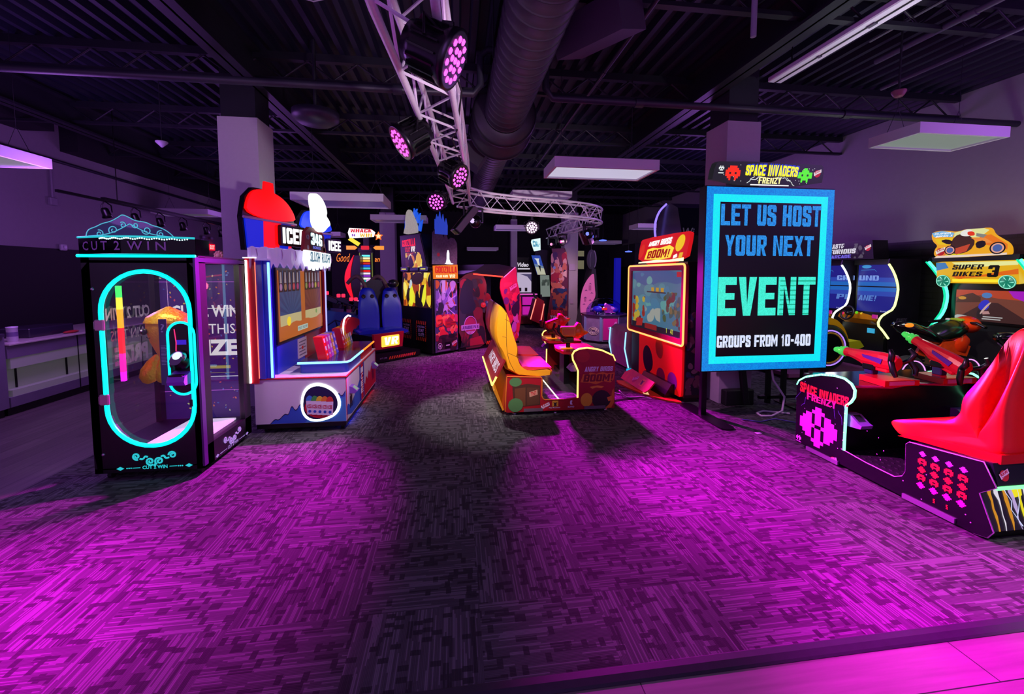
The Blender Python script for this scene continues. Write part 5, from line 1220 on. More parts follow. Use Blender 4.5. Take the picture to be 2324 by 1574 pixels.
# ------------------------------------------------------------------ two-seat gun cabinet (right foreground)
t = thing('gun_bench_cabinet', 'black two-seat gun cabinet with a red bench at the right edge, green lit rim', 'arcade machine', (3.98, 2.95, 0))
DK = mat('gloss_black_panel', '0c0612', .22); GRN = glow('80ffc0', 2.4, True); GRN2 = glow('30f080', 1.2)
SP = [(3.70, .05), (3.715, 0.612), (3.69, .66), (3.616, 0.712), (3.447, 0.775), (3.301, 0.797), (3.21, .795), (3.145, .765), (3.111, 0.72), (3.113, 0.659), (3.14, .61), (3.184, 0.566), (3.183, 0.17), (2.979, 0.150), (2.751, 0.143), (2.692, 0.176), (2.672, 0.221), (2.680, 0.43), (2.66, 0.452), (2.214, 0.50), (2.143, 0.367), (2.226, 0.293), (2.14, 0.079), (2.167, 0.03), (2.24, 0.015)]
N = fxn(3.33)
def spanel(x, outer):
    fr = fxn(x); m = MB(DK); m.prism([(-a, b) for a, b in SP], fr, -.02, 0); q = part('side_panel', m, t)
    m = MB(GRN); m.tube([fr.p(-a, b, -.008) for a, b in SP[1:13]], .011, 8); l = part('edge_light', m, q)
    m = MB(mat('pink_edging', 'b08ab8', .3)); m.tube([fr.p(-a, b, -.008) for a, b in SP[12:]], .006, 6); part('edge_trim', m, q)
    return q
q = spanel(3.33, 1); q2 = spanel(4.64, 0)
m = MB(glow('c0ffe0', 3.0))
for i in range(46):
    k = i/45*9.6; a = int(k); f = k-a; p = [SP[2+a][c]*(1-f)+SP[3+a][c]*f for c in (0, 1)]
    m.ball(N.p(-p[0], p[1], .002), .005, n=6, m=4)
part('edge_dots', m, q, kind='stuff')
m = MB(ink('e01828')); block(m, 'SPACE INVADERS', N, -3.67, -3.155, .56, .65, .002, lambda x: .82+.36*abs(x-.5)**1.2+.1*(1-x), slant=-.0); q3 = part('title_print', m, q)
m = MB(ink('c81470')); block(m, 'FRENZY', N, -3.585, -3.27, .505, .575, .003, lambda x: .8+.4*abs(x-.5)); part('subtitle_print', m, q)
m = MB(ink('6a4ab8'))
rnd = random.Random(8)
for (a, b, s_) in ((-3.6, .52, -1), (-3.3, .52, 1), (-3.2, .56, 1), (-3.66, .56, -1), (-3.25, .5, 1)):
    P = [(a, b)]
    for k in range(5): P.append((P[-1][0]+s_*rnd.uniform(.0, .022), P[-1][1]-rnd.uniform(.008, .03)))
    m.tube(on(N, P, .002), .0018, 4)
part('lightning_print', m, q)
# pixel diamond emblem (plain stepped pattern) and rows of pixel tokens
def pixels(m, fr, rows, cx, cy, px, d=.003):
    h = len(rows); w = max(len(r) for r in rows)
    for j, r in enumerate(rows):
        i = 0
        while i < len(r):
            if r[i] == '#':
                k = i
                while k < len(r) and r[k] == '#': k += 1
                m.rect(cx+(i-w/2)*px, cx+(k-w/2)*px, cy+(h/2-j-1)*px, cy+(h/2-j)*px, fr, d); i = k
            else: i += 1
DIA = ['.....##.....', '....####....', '..##.##.##..', '.###.##.###.', '####.##.####', '#####..#####', '####.##.####', '.###.##.###.', '..##.##.##..', '....####....', '.....##.....']
m = MB(ink('c832b8')); pixels(m, N, DIA, -3.45, .275, .034); part('pixel_emblem', m, q)
TK = ['.####.', '######', '##..##', '######', '.#..#.']
for r, c in enumerate(('a050b0', 'e01828', 'e01828', 'e01828', 'd020a8')):
    for k in range(4):
        m = MB(ink(c)); pixels(m, N, TK if r % 2 else ['..##..', '.####.', '######', '.####.', '..##..'], -2.56+k*.083, .405-r*.058, .0095 if r else .008); part('pixel_token_print', m, q)
for a in (-2.47, -2.39):
    m = MB(ink('e01828')); pixels(m, N, ['##', '#.', '##', '.#', '##'], a, .105, .006); part('pixel_shot_print', m, q)
m = MB(); raw_badge(m, N, -3.27, .05, .07, ink('e8c8e8'), ink('c01830')); m.use(ink('d88ad8')); pixels(m, N, ['.#.#.', '#####', '##.##', '.#.#.'], -3.66, .10, .012); m.rect(-3.69, -3.63, .062, .068, N, .003); part('maker_mark', m, q)
m = MB(ink('c8a8d0')); rnd = random.Random(2)
for i in range(34):
    a, b = rnd.uniform(2.2, 3.68), rnd.uniform(.06, .7)
    if b > .42 and a < 3.2: continue
    m.flat(ell(-a, b, .0045, n=6), N, .002)
part('star_print', m, q, kind='stuff')
for a0, a1 in ((-3.56, -3.22), (-2.675, -2.335)):
    m = MB(mat('kick_aluminium', 'a890b8', .3, .7)); m.prism([(a0, .02), (a1, .02), (a1, .055), (a0, .055)], N, 0, .012)
    for k in range(3): m.rect(a0, a1, .024+k*.011, .028+k*.011, N, .0135)
    part('kick_strip', m, q)
# floor, front wall, decks
m = MB(mat('tread_dark', '3a3040', .35, .6)); m.box(3.36, 4.62, 2.2, 3.66, .08, .14)
for i in range(11):
    for k in range(16):
        m.box(3.42+k*.074, 3.43+k*.074, 2.62+i*.055+(k % 2)*.02, 2.645+i*.055+(k % 2)*.02, .14, .145)
part('floor_tray', m, t)
m = MB(DK); m.box(3.35, 4.62, 3.22, 3.26, .14, .72); m.box(3.35, 4.62, 3.6, 3.68, .1, .68); m.box(3.35, 4.62, 3.26, 3.6, .6, .64); part('front_wall', m, t)
m = MB(mat('deck_gloss', '14101a', .12)); m.prism([(3.35, 3.66), (4.62, 3.66), (4.62, 3.2), (4.3, 3.12), (4.0, 3.2), (3.7, 3.12), (3.4, 3.18)], fz(.72), 0, .02)
m.use(mat('deck_edge_pink', 'b01a70', .3)); m.tube([(4.62, 3.2, .73), (4.3, 3.118, .73), (4.0, 3.198, .73), (3.7, 3.118, .73), (3.4, 3.178, .73)], .012, 6); part('deck', m, t)
for xc in (3.78, 4.36):
    m = MB(mat('red_gun_base', 'd01424', .25)); m.prism([(xc-.17, 3.10), (xc+.17, 3.10), (xc+.14, 3.36), (xc-.14, 3.36)], fz(.742), 0, .05); m.use(mat('gun_base_print', 'd0a0d8', .4)); m.rect(xc-.13, xc+.12, .75, .785, fy(3.10), .002); part('gun_base', m, t)
def gun(loc, pitch, yaw, label):
    """toy ray gun on a post, muzzle along local +Y"""
    b = V(loc); m = MB(mat('gun_post', '2a2460', .35)); m.box(b.x-.035, b.x+.035, b.y-.03, b.y+.05, .79, b.z-.05, .008); m.use(SATIN); m.box(b.x-.05, b.x+.05, b.y-.05, b.y+.06, b.z-.10, b.z-.04, .01); q = part('gun_mount', m, t)
    M = Matrix.Translation(b) @ Matrix.Rotation(yaw, 4, 'Z') @ Matrix.Rotation(pitch, 4, 'X')
    m = MB(mat('gun_red', 'd81430', .25)); m.M = M
    S = Fr((0, 0, 0), (0, 1, 0), (0, 0, 1))
    m.loft([[S.p(a, zc+h*math.sin(2*PI*k/12+PI/12)*1.05, w*math.cos(2*PI*k/12+PI/12)*1.05) for k in range(12)] for a, w, h, zc in ((-.22, .04, .05, 0), (-.2, .055, .07, 0), (-.08, .06, .075, 0), (.06, .055, .07, -.005), (.12, .05, .055, .005), (.2, .04, .04, .012), (.25, .042, .042, .012), (.26, .03, .03, .012))], sm=False)
    m.box(-.03, .03, -.16, .05, -.095, -.05, .01); g = part('gun_body', m, q, label)
    for s_ in (-1, 1):
        m = MB(mat('gun_purple', '5a1fa0', .3)); m.M = M; m.prism([(-.12, -.02), (.04, .01), (.05, .035), (-.05, .03), (-.13, .025)], Fr((0, 0, 0), (0, 1, 0), (0, 0, 1)), s_*.056, s_*.066); part('gun_fin', m, g)
    m = MB(mat('gun_green', '50d850', .25, em='40e060', es=.5)); m.M = M; m.lathe([(.02, .25), (.05, .262), (.05, .272), (.025, .28), (.042, .30), (.042, .308), (.022, .315), (.03, .34), (.022, .37), (.0, .38)], Fr((0, 0, .012), (-1, 0, 0), (0, 0, 1)), 16); part('gun_muzzle', m, g)
    m = MB(SATIN); m.M = M
    for s_ in (-1, 1): m.tube([(s_*.04, -.2, .0), (s_*.1, -.23, .03), (s_*.12, -.25, .09), (s_*.1, -.22, .13)], [.018, .022, .024, .014], 8); m.tube([(s_*.1, -.23, .03), (s_*.12, -.27, -.04), (s_*.1, -.28, -.09)], [.022, .024, .018], 8)
    part('grip', m, g)
gun((3.77, 3.36, .93), .03, .05, 'red ray gun nearest the aisle'); gun((4.34, 3.24, .96), .42, .02, 'red ray gun with a purple fin, tilted up')
for (x, y) in ((3.42, 3.22), (4.5, 3.22)):
    m = MB(mat('reader_plastic', '7a50b0', .3)); m.prism([(y, .38), (y-.15, .395), (y-.16, .425), (y-.13, .435), (y-.05, .49), (y, .49)], Fr((x-.055, 0, 0), (0, 1, 0), (0, 0, 1)), 0, .11); m.use(mat('reader_screen', '1c2a28', .2)); m.add([(x-.035, y-.055, .4875), (x+.035, y-.055, .4875), (x+.035, y-.115, .4475), (x-.035, y-.115, .4475)], [(0, 1, 2, 3)]); part('card_reader', m, t)
# red bench seats
def bench(x0, x1, label):
    RV = mat('red_vinyl', 'd00c14', .36, var=.05)
    prof = smooth([(2.90, .50), (2.885, .545), (2.72, .60), (2.60, .635), (2.50, .66), (2.455, .71), (2.43, .80), (2.41, .90), (2.36, .98), (2.325, 1.06), (2.29, 1.17), (2.27, 1.29), (2.24, 1.36), (2.19, 1.37), (2.165, 1.31), (2.17, 1.1), (2.185, .9), (2.18, .66), (2.17, .55), (2.24, .515), (2.5, .48), (2.80, .42)], 1)
    n = len(prof); w = x1-x0; rings = []
    prof = smooth(prof, 1); 
    for f, ins, sc in ((.02, .07, .15), (.01, .07, .6), (0, .07, 1), (.03, .025, 1), (.07, .008, 1), (.12, .0, 1), (.2, .004, 1), (.3, .018, 1), (.5, .024, 1), (.7, .018, 1), (.8, .004, 1), (.88, .0, 1), (.93, .008, 1), (.97, .025, 1), (1, .07, 1), (.99, .07, .6), (.98, .07, .15)):
        ring = []
        for a, b in prof:
            d = V((a-2.4, b-.75)); L = d.length or 1
            a2, b2 = a-d.x/L*ins*.5, b-d.y/L*ins*.4
            nar = 1-.5*min(1, max(0, b2-.8)/.56)**1.6      # backrest narrows towards the head
            a2, b2 = 2.33+(a2-2.33)*sc, .62+(b2-.62)*sc
            ring.append((x0+w/2+(f-.5)*w*nar, a2, b2))
        rings.append(ring)
    m = MB(RV); m.loft(rings); return part('seat', m, t, label)
q = bench(3.42, 4.0, 'red seat nearest the aisle'); bench(4.02, 4.6, 'red seat behind the nearer one')
m = MB(glow('ffb020', 1.6)); m.lathe([(.022, 0), (.02, .008), (.0, .012)], Fr((3.425, 2.34, .50), (0, -1, 0), (0, 0, 1)), 14); part('lit_button', m, q)
m = MB(mat('red_shell', 'b80a12', .3)); m.prism([(2.17, .50), (2.66, .46), (2.80, .445), (2.66, .50), (2.3, .545), (2.17, .56)], Fr((4.6, 0, 0), (0, 1, 0), (0, 0, 1)), -1.2, 0); part('seat_shell', m, t)
# rear face
Rr = fy(2.19)
m = MB(mat('dark_navy_panel', '100c1e', .3)); m.prism([(2.24, .05), (2.2, .5), (2.66, .45), (2.66, .08)], Fr((4.62, 0, 0), (0, 1, 0), (0, 0, 1)), -1.25, 0); part('seat_base', m, t)
RB = Fr((0, 2.15, .37), (1, 0, 0), (0, .25, .97)); m = MB(mat('dark_navy_panel', '100c1e', .3)); m.prism([(3.36, .0), (4.62, .0), (4.62, .14), (3.36, .14)], RB, -.02, 0); raw_badge(m, RB, 3.42, .07, .08, ink('e8c8e8'), ink('c01830')); part('rear_board', m, t)
m = MB(glow('70ff90', 2.2)); m.tube([(3.345, 2.145, .36), (4.62, 2.145, .36)], .012, 6); part('rear_light', m, t)
RL = Fr((0, 2.235, .345), (1, 0, 0), (0, .1, -.27)); RL = Fr((0, 2.15, .075), (1, 0, 0), (0, .28, .96))
m = MB(glow('181424', .8)); m.prism([(3.345, 0), (4.62, 0), (4.62, .275), (3.345, .275)], RL, -.02, 0)
rnd = random.Random(11)
for i, c in enumerate(('d8901c', 'e8e0f0', 'd8901c', 'c0a8e0', 'f0e020', 'e8e0f0', 'b0b0c8', 'd8901c')):
    a = 3.37+i*.055; P = []
    for k in range(7): P.append((a+rnd.uniform(-.006, .012)+k*.004, .27-k*.045))
    for k in range(7): P.append((a+.04+rnd.uniform(-.008, .008)-(6-k)*.001, .0+k*.045))
    m.use(glow(c, .9)); m.flat(P, RL, .003)
m.use(glow('c8d0f8', 1.1))
for s0 in (3.5, 3.6, 3.7, 3.9):
    P = [(s0, .27)]
    for k in range(5): P.append((P[-1][0]+rnd.uniform(-.03, .03), P[-1][1]-.05))
    m.tube(on(RL, P, .005), .0022, 4)
m.use(glow('f0e020', 1.0)); m.flat([(3.56, .24), (3.64, .26), (3.63, .2), (3.57, .19)], RL, .006)
part('rear_lit_art', m, t)
m = MB(SATIN); m.box(3.38, 4.6, 2.2, 3.64, .0, .06); part('plinth', m, t)
# ------------------------------------------------------------------ its big screen cabinet behind the event sign
t = thing('marquee_screen_cabinet', 'tall cabinet behind the event sign, topped by a black marquee with yellow lettering', 'arcade machine', (4.1, 4.95, 0))
m = MB(BLACK); m.box(3.2, 4.62, 4.92, 5.04, .62, 2.78)
for xx in (4.0, 4.22, 4.5): m.box(xx, xx+.05, 4.93, 4.98, .02, .64)
m.box(3.9, 4.62, 4.93, 4.98, .08, .12); part('cabinet', m, t)
m = MB(glow('2a3a6a', .5)); m.rect(3.3, 4.55, .8, 2.65, fy(4.92), .004); part('screen', m, t)
M_ = Fr((0, 4.93, 2.80), (1, 0, 0), (0, -.06, .33))
class KF(Fr):
    def p(s, a, b, d=0): return s.o + s.u*a*KK + s.v*b*KK + s.n*d
KK = 4.9/5.58
MM = KF(M_.o, M_.u, M_.v)
m = MB(glow('2a2a30', .55, True)); m.prism(smooth([(3.56, .0), (5.28, .0), (5.27, .27), (5.2, .32), (3.66, .32), (3.58, .27)], 1), MM, -.10, 0); q = part('marquee', m, t)
m = MB(glow('f4ec10', 1.15)); block(m, 'SPACE INVADERS', MM, 4.05, 4.86, .135, .27, .004, lambda x: 1.0+.12*math.sin(PI*x)); m.use(glow('1838d0', .9)); block(m, 'SPACE INVADERS', MM, 4.06, 4.875, .15, .285, .003, lambda x: 1.0+.14*math.sin(PI*x)); part('marquee_title', m, q)
m = MB(glow('fff2a0', 1.1)); block(m, 'FRENZY', MM, 4.27, 4.62, .03, .125, .004, lambda x: .85+.3*abs(x-.5)); part('marquee_subtitle', m, q)
m = MB(glow('ff3010', 1.0)); pixels(m, MM, ['..####..', '.######.', '########', '##.##.##', '########', '.##..##.', '..#..#..'], 3.86, .16, .028); m.use(glow('58f020', 1.0)); pixels(m, MM, ['...##...', '..####..', '########', '##.##.##', '########', '..####..', '..#..#..'], 4.98, .16, .028); part('pixel_shape', m, q)
m = MB(glow('e8f0f0', .9)); pixels(m, MM, ['.#.#.', '#####', '#.#.#', '.###.'], 3.68, .22, .016); m.rect(3.64, 3.72, .15, .165, MM, .003)
rnd = random.Random(4)
for i in range(24): m.flat(ell(rnd.uniform(3.62, 5.22), rnd.uniform(.03, .29), .006, n=6), MM, .0022)
for s0, s1 in ((4.25, -1), (4.65, 1), (4.2, -1), (4.7, 1), (4.3, -1), (4.55, 1)):
    P = [(s0, .12)]
    for k in range(5): P.append((P[-1][0]+s1*rnd.uniform(.0, .05), max(.012, P[-1][1]-rnd.uniform(-.01, .035))))
    m.tube(on(MM, P, .003), .004, 4)
part('marquee_print', m, q)
m = MB(); raw_badge(m, MM, 5.17, .2, .12, glow('f0e8f0', .9), glow('c82028', .8)); part('maker_mark', m, q)
m = MB(glow('ffffff', 1.3)); m.rect(4.15, 4.75, .004, .018, MM, .004); part('marquee_lamp', m, q)
# dark game with a script sign between the red marquee and the event sign
t = thing('tall_dark_game', 'tall dark unlit game with a violet lit rim behind the red marquee', 'arcade machine', (3.45, 6.9, 0))
m = MB(mat('dark_blue_gloss', '0c1024', .25)); m.prism([(6.3, 0), (6.35, 1.9), (6.25, 2.3), (6.4, 2.75), (6.62, 2.85), (7.1, 2.8), (7.1, 0)], Fr((3.5, 0, 0), (0, 1, 0), (0, 0, 1)), 0, .8); part('cabinet', m, t)
m = MB(glow('8a70ff', 1.6)); m.tube(spline([(3.49, 6.75, 2.86), (3.44, 6.9, 2.75), (3.42, 7.0, 2.55), (3.45, 7.02, 2.3), (3.5, 6.95, 2.1), (3.5, 6.6, 1.95), (3.5, 6.36, 1.9)], 4), .018, 6); part('edge_light', m, t)
m = MB(mat('script_letters', '8aa0b0', .4)); m.text('Wi', Fr((0, 6.28, 0), (1, 0, 0), (0, 0, 1)), 3.52, 3.72, 2.28, 2.42, .01, .02, .2); part('script_lettering', m, t)
# ------------------------------------------------------------------ racing machines along the right wall
def racer(y0, y1, txt, label):
    yc = (y0+y1)/2
    t = thing('racing_machine', label, 'arcade machine', (6.6, yc, 0), 0, 'car racing machines along the right wall')
    m = MB(BLACK); m.box(7.26, 7.62, y0+.03, y1, .1, 1.95); m.box(7.0, 7.3, y0+.05, y1-.02, .1, .84); m.box(7.2, 7.62, y0+.03, y1, 1.86, 1.95); part('cabinet', m, t)
    OUT = [(6.98, 1.86), (7.06, 1.76), (7.13, 1.63), (7.18, 1.48), (7.17, 1.33), (7.12, 1.13), (6.98, 1.06), (6.88, 1.0), (6.83, .875), (6.93, .78), (7.05, .64)]
    sp = smooth(OUT, 1, False)
    Fs = Fr((0, y0+.02, 0), (1, 0, 0), (0, 0, 1))
    m = MB(mat('camo_side', '1c1622', .35, var=.5, scale=7)); m.prism(sp+[(7.08, .3), (7.08, .1), (7.6, .1), (7.6, 1.95), (7.0, 1.95)], Fs, -.02, 0); q = part('side_panel', m, t)
    m = MB(ink('5a5060')); block(m, 'FAST&', Fs, 7.18, 7.38, .92, .97, .003, slant=.01); block(m, 'FURIOUS', Fs, 7.2, 7.46, .85, .90, .003, slant=.01); part('side_title', m, q)
    m = MB(glow('e8ff90', 2.2, True) if txt[2] else glow('f4fff0', 2.2, True)); m.tube([(a-.006, y0+.01, b) for a, b in sp], .016, 8); part('edge_light', m, q)
    S_ = fxn(7.245); m = MB(SATIN); m.box(7.245, 7.27, y0+.03, y1-.02, 1.02, 1.92); b = part('screen_bezel', m, t)
    a0, a1 = -(y1-.05), -(y0+.04)
    m = MB(glow('1a1f8c', .8, True)); m.rect(a0, a1, 1.49, 1.9, S_, .003); m.rect(a0, a1, 1.04, 1.47, S_, .003)
    m.use(glow('1c6cc8', .8)); m.rect(a0, a1, 1.49, 1.56, S_, .0035); m.rect(a0, a1, 1.40, 1.47, S_, .0035); m.use(glow('2a4ab8', .8)); m.rect(a0, a1, 1.56, 1.64, S_, .0035); m.rect(a0, a1, 1.32, 1.40, S_, .0035)
    m.use(glow('3a9ae0', .8)); m.flat(ell(a0+.15, 1.83, .09, .03, 12), S_, .004); m.tube(on(S_, [(a0+.05, 1.77), (a0+.3, 1.775), (a0+.33, 1.74)], .004), .003, 4)
    part('screen', m, b)
    m = MB(glow('7a9ae8', .9)); block(m, txt[0], S_, a0+txt[3], a0+txt[3]+.36, 1.585, 1.675, .0045); part('screen_text', m, b); m = MB(glow('5a86d8', .8)); block(m, txt[1], S_, a0+txt[3], a0+txt[3]+.33, 1.23, 1.325, .0045, slant=.02); part('screen_text', m, b); m = MB(glow('c0c8e8', .8)); m.text('RAW', S_, a1-.3, a1-.18, 1.05, 1.07, .0045); part('screen_text', m, b)
    # dashboard, wheel
    m = MB(mat('dash_orange', 'd88a18', .3, var=.2, scale=9)); m.loft([[(6.84+.16*f, yc+(.36-.02*abs(k-3))*(k-3)/3, 1.06-.05*abs(k-3)/3-.12*f+.03*math.sin(f*3)) for k in range(7)] + [(6.84+.16*f, yc-.34*(k-3)/3, .94-.10*f) for k in range(7)] for f in (0, .5, 1)]); d = part('dashboard', m, t)
    m = MB(glow('f02a70', .8)); m.ball((6.84, yc+.25, 1.01), .03, n=8, m=5); m.use(glow('70e020', .8)); m.ball((6.84, yc-.02, 1.04), .024, n=8, m=5); m.use(glow('f0d020', .8)); m.ball((6.85, yc-.1, 1.03), .02, n=8, m=5); m.use(glow('d020a0', .7)); m.box(6.83, 6.85, yc-.38, yc-.3, .97, 1.03); part('dash_button', m, d, kind='stuff')
    m = MB(SATIN); W_ = Fr((6.74, yc+.06, 1.03), (0, -1, 0), (.3, 0, .95)); m.tube([W_.p(.115*math.cos(2*PI*k/24), .115*math.sin(2*PI*k/24)) for k in range(24)], .016, 8, True)
    for an in (PI/2+PI, .3, PI-.3): m.bar(W_.p(0, 0, -.01), W_.p(.11*math.cos(an), .11*math.sin(an)), .014, 6)
    m.lathe([(.04, -.02), (.035, .01), (.0, .015)], W_, 14); m.bar(W_.p(0, 0, -.02), (6.86, yc+.06, .99), .025, 8); part('steering_wheel', m, t)
    m = MB(glow('40c0f0', .7)); m.box(6.98, 6.995, y0+.2, y0+.32, .7, .78); part('card_reader', m, t)
    # car-shaped seat unit on its platform
    m = MB(mat('platform_pink', '8a4a78', .35)); m.box(5.28, 7.0, y0+.03, y1-.05, .04, .1); m.use(SATIN); m.box(5.4, 7.2, y0+.06, y1-.08, 0, .04); part('platform', m, t)
    Sd = Fr((0, y0+.10, 0), (1, 0, 0), (0, 0, 1)); YB = mat('yellow_bodywork', 'e8b014', .25)
    m = MB(YB); m.prism(smooth([(5.5, .4), (5.55, .8), (5.75, 1.0), (6.1, 1.0), (6.3, .86), (6.42, .6), (6.42, .42), (6.2, .36)], 2), Sd, -.64, 0); part('bodywork', m, t)
    m = MB(SATIN); W2 = Fr((6.02, y0+.09, .50), (1, 0, 0), (0, 0, 1)); m.lathe([(.2, -.1), (.36, -.1), (.38, -.06), (.38, .0), (.34, .03), (.25, .03)], W2, 32); w = part('wheel', m, t)
    m = MB(mat('gold_rim', 'e8b820', .25, .3)); m.lathe([(.25, .02), (.26, .034), (.235, .034), (.22, .0)], W2, 28)
    for k in range(5):
        an = 2*PI*k/5+.3; m.flat([W2_ for W2_ in [(.05*math.cos(an-.5), .05*math.sin(an-.5)), (.24*math.cos(an-.14), .24*math.sin(an-.14)), (.24*math.cos(an+.14), .24*math.sin(an+.14)), (.05*math.cos(an+.5), .05*math.sin(an+.5))]], W2, .02)
    part('rim', m, w)
    m = MB(glow('b080ff', 1.2)); m.tube([W2.p(.285*math.cos(2*PI*k/30), .285*math.sin(2*PI*k/30), .033) for k in range(30)], .012, 5, True); part('wheel_light', m, w)
    m = MB(mat('lime_trim', 'c8d020', .3)); m.prism([(6.3, .58), (6.62, .60), (6.7, .5), (6.55, .44), (6.3, .46)], Sd, -.6, .0); part('front_trim', m, t)
    m = MB(glow('10c8b0', .5)); m.box(5.5, 6.9, y0+.02, y0+.03, .06, .1); part('base_light', m, t)
    m = MB(SATIN); m.prism(smooth([(5.6, .95), (5.55, 1.3), (5.6, 1.45), (5.68, 1.4), (5.72, 1.0)], 1), Fr((0, y1-.15, 0), (1, 0, 0), (0, 0, 1)), 0, .5); part('seat_back', m, t)
    return t
racer(6.03, 6.86, ('UND', 'ANE!', 1, .02), 'nearer car racing machine with a blue screen reading UND ANE!')
racer(6.88, 7.71, ('GRO', 'PL', 0, .42), 'farther car racing machine partly hidden by the event sign')
t = thing('racing_marquee', 'dark marquee with white lettering above the two car racing machines', 'sign', (7.2, 6.95, 1.96))
MQ = fxn(7.06); m = MB(mat('marquee_black', '100c14', .3)); m.prism([(-7.5, 1.96), (-6.38, 1.96), (-6.42, 2.28), (-7.46, 2.28)], MQ, -.3, 0); part('box', m, t)
m = MB(glow('e0dce8', .9)); block(m, 'FAST&', MQ, -7.26, -6.95, 2.17, 2.255, .004, slant=.015); block(m, 'FURIOUS', MQ, -7.26, -6.72, 2.07, 2.155, .004, slant=.015); m.use(glow('7a6af0', .8)); block(m, 'ARCADE', MQ, -7.2, -6.8, 1.99, 2.05, .004); part('lettering', m, t)
m = MB(glow('6a6470', .5)); rnd = random.Random(1); blotch(m, MQ, (-6.75, -6.55, 1.98, 2.24), [glow('6a6470', .5), glow('3a3440', .5)], 12, .05, .003, 5); raw_badge(m, MQ, -6.49, 2.16, .12, glow('f0e8f0', .9), glow('c82028', .8)); part('print', m, t)
# motorbike cabinets
def bikecab(y0, label):
    y1 = y0+1.04; yc = y0+.52
    t = thing('bike_racing_machine', label, 'arcade machine', (6.7, yc, 0), 0, 'motorbike racing machines along the right wall')
    m = MB(BLACK); m.box(7.46, 7.66, y0+.03, y1-.03, .1, 1.95); m.box(7.3, 7.46, y0+.06, y1-.06, .1, .9); m.box(7.05, 7.5, y0+.02, y1-.02, 1.88, 1.95); part('cabinet', m, t)
    OUT = [(7.02, 1.88), (7.14, 1.77), (7.27, 1.63), (7.36, 1.48), (7.39, 1.33), (7.35, 1.14), (7.22, .98), (7.12, .86)]
    sp = smooth(OUT, 1, False)
    for yy, c in ((y1, 0), (y0, 1)):
        Fs = Fr((0, yy, 0), (1, 0, 0), (0, 0, 1)); m = MB(mat('green_black_side', '06140f', .3)); m.prism(sp+[(7.1, .1), (7.64, .1), (7.64, 1.94), (7.05, 1.94)], Fs, -.012, .012); q = part('side_panel', m, t)
        m = MB(glow('50ffc8', 2.4, True)); m.tube([(a-.012, yy-.02, b) for a, b in sp], .017, 8); m.use(glow('00c890', 1.5)); m.tube([(a-.02, yy+.012, b) for a, b in sp], .011, 6); part('edge_light', m, q)
        if c: m = MB(glow('e8f020', 1.4)); m.tube([(a-.004, yy-.045, b) for a, b in sp[:6]], .012, 6); part('yellow_edge_light', m, q)
    # title banner
    Bn = Fr((7.12, 0, 1.57), (0, -1, 0), (-.04, 0, .31)); a0, a1 = -(y1-.06), -(y0+.05)
    m = MB(glow('f0b818', .85, True)); m.prism([(a0, 0), (a1, 0), (a1, .3), (a0, .3)], Bn, -.2, 0); q = part('title_banner', m, t)
    m = MB(glow('e86a10', .9)); m.flat([(a0+.2, .06), (a1, .13), (a1, .2), (a0+.55, .12)], Bn, .003); m.flat([(a0+.18, .1), (a0+.4, .12), (a0+.3, .05)], Bn, .003); m.use(glow('f0f0a0', .9)); m.flat([(a0+.3, .22), (a1, .25), (a1, .3), (a0+.2, .3)], Bn, .003); m.use(glow('3a80c8', .8)); m.flat([(a0, .18), (a0+.16, .22), (a0+.12, .3), (a0, .3)], Bn, .003); m.use(glow('ffe830', 1.0)); m.rect(a0+.2, a1-.1, .02, .06, Bn, .0035)
    m.use(glow('100808', .5)); block(m, 'SUPER', Bn, a0+.2, a0+.56, .195, .265, .005, slant=.025); block(m, 'BIKES', Bn, a0+.2, a0+.54, .10, .165, .005, slant=.025); block(m, '3', Bn, a0+.6, a0+.72, .09, .25, .005, slant=.03); part('title_print', m, q)
    for a in (a0+.1, a1-.1):
        m = MB(glow('18a080', .6)); Wf = Fr(Bn.p(a, .03, .02), Bn.u, Bn.v); m.lathe([(.0, .01), (.085, .01), (.09, 0), (.0, 0)], Wf, 20); m.use(glow('a0ffe0', .9))
        for k in range(6): an = 2*PI*k/6; m.flat([(.02*math.cos(an-.4), .02*math.sin(an-.4)), (.07*math.cos(an-.15), .07*math.sin(an-.15)), (.07*math.cos(an+.1), .07*math.sin(an+.1))], Wf, .012)
        m.tube([Wf.p(.085*math.cos(2*PI*k/20), .085*math.sin(2*PI*k/20), .012) for k in range(20)], .005, 4, True); part('round_lamp', m, q)
    # screen
    S_ = fxn(7.42); m = MB(SATIN); m.box(7.42, 7.46, y0+.04, y1-.04, 1.0, 1.56); b = part('screen_bezel', m, t)
    c0, c1 = -(y1-.1), -(y0+.08)
    m = MB(glow('8a4a3a', .6, True)); m.rect(c0, c1, 1.03, 1.47, S_, .003)
    m.use(glow('c84a2a', .7)); m.flat([(c0, 1.47), (c1, 1.47), (c1, 1.34), (c0+.5, 1.36), (c0+.3, 1.40), (c0, 1.36)], S_, .004); m.use(glow('b01ac8', .8)); m.flat([(c1-.26, 1.47), (c1, 1.47), (c1, 1.3), (c1-.2, 1.38)], S_, .0045); m.use(glow('5a3428', .6)); m.flat([(c0+.05, 1.38), (c0+.2, 1.43), (c0+.3, 1.37), (c0+.3, 1.3), (c0, 1.28)], S_, .005); m.use(glow('e0a030', .7)); m.flat(ell(c0+.08, 1.35, .05, .025, 10), S_, .0055)
    m.use(glow('4a2a2a', .6)); m.flat([(c0, 1.03), (c0+.35, 1.3), (c0+.5, 1.3), (c1, 1.05), (c1, 1.03)], S_, .005); m.use(glow('d8a0a0', .6)); m.flat([(c0+.28, 1.12), (c0+.42, 1.14), (c0+.4, 1.18), (c0+.3, 1.17)], S_, .0055)
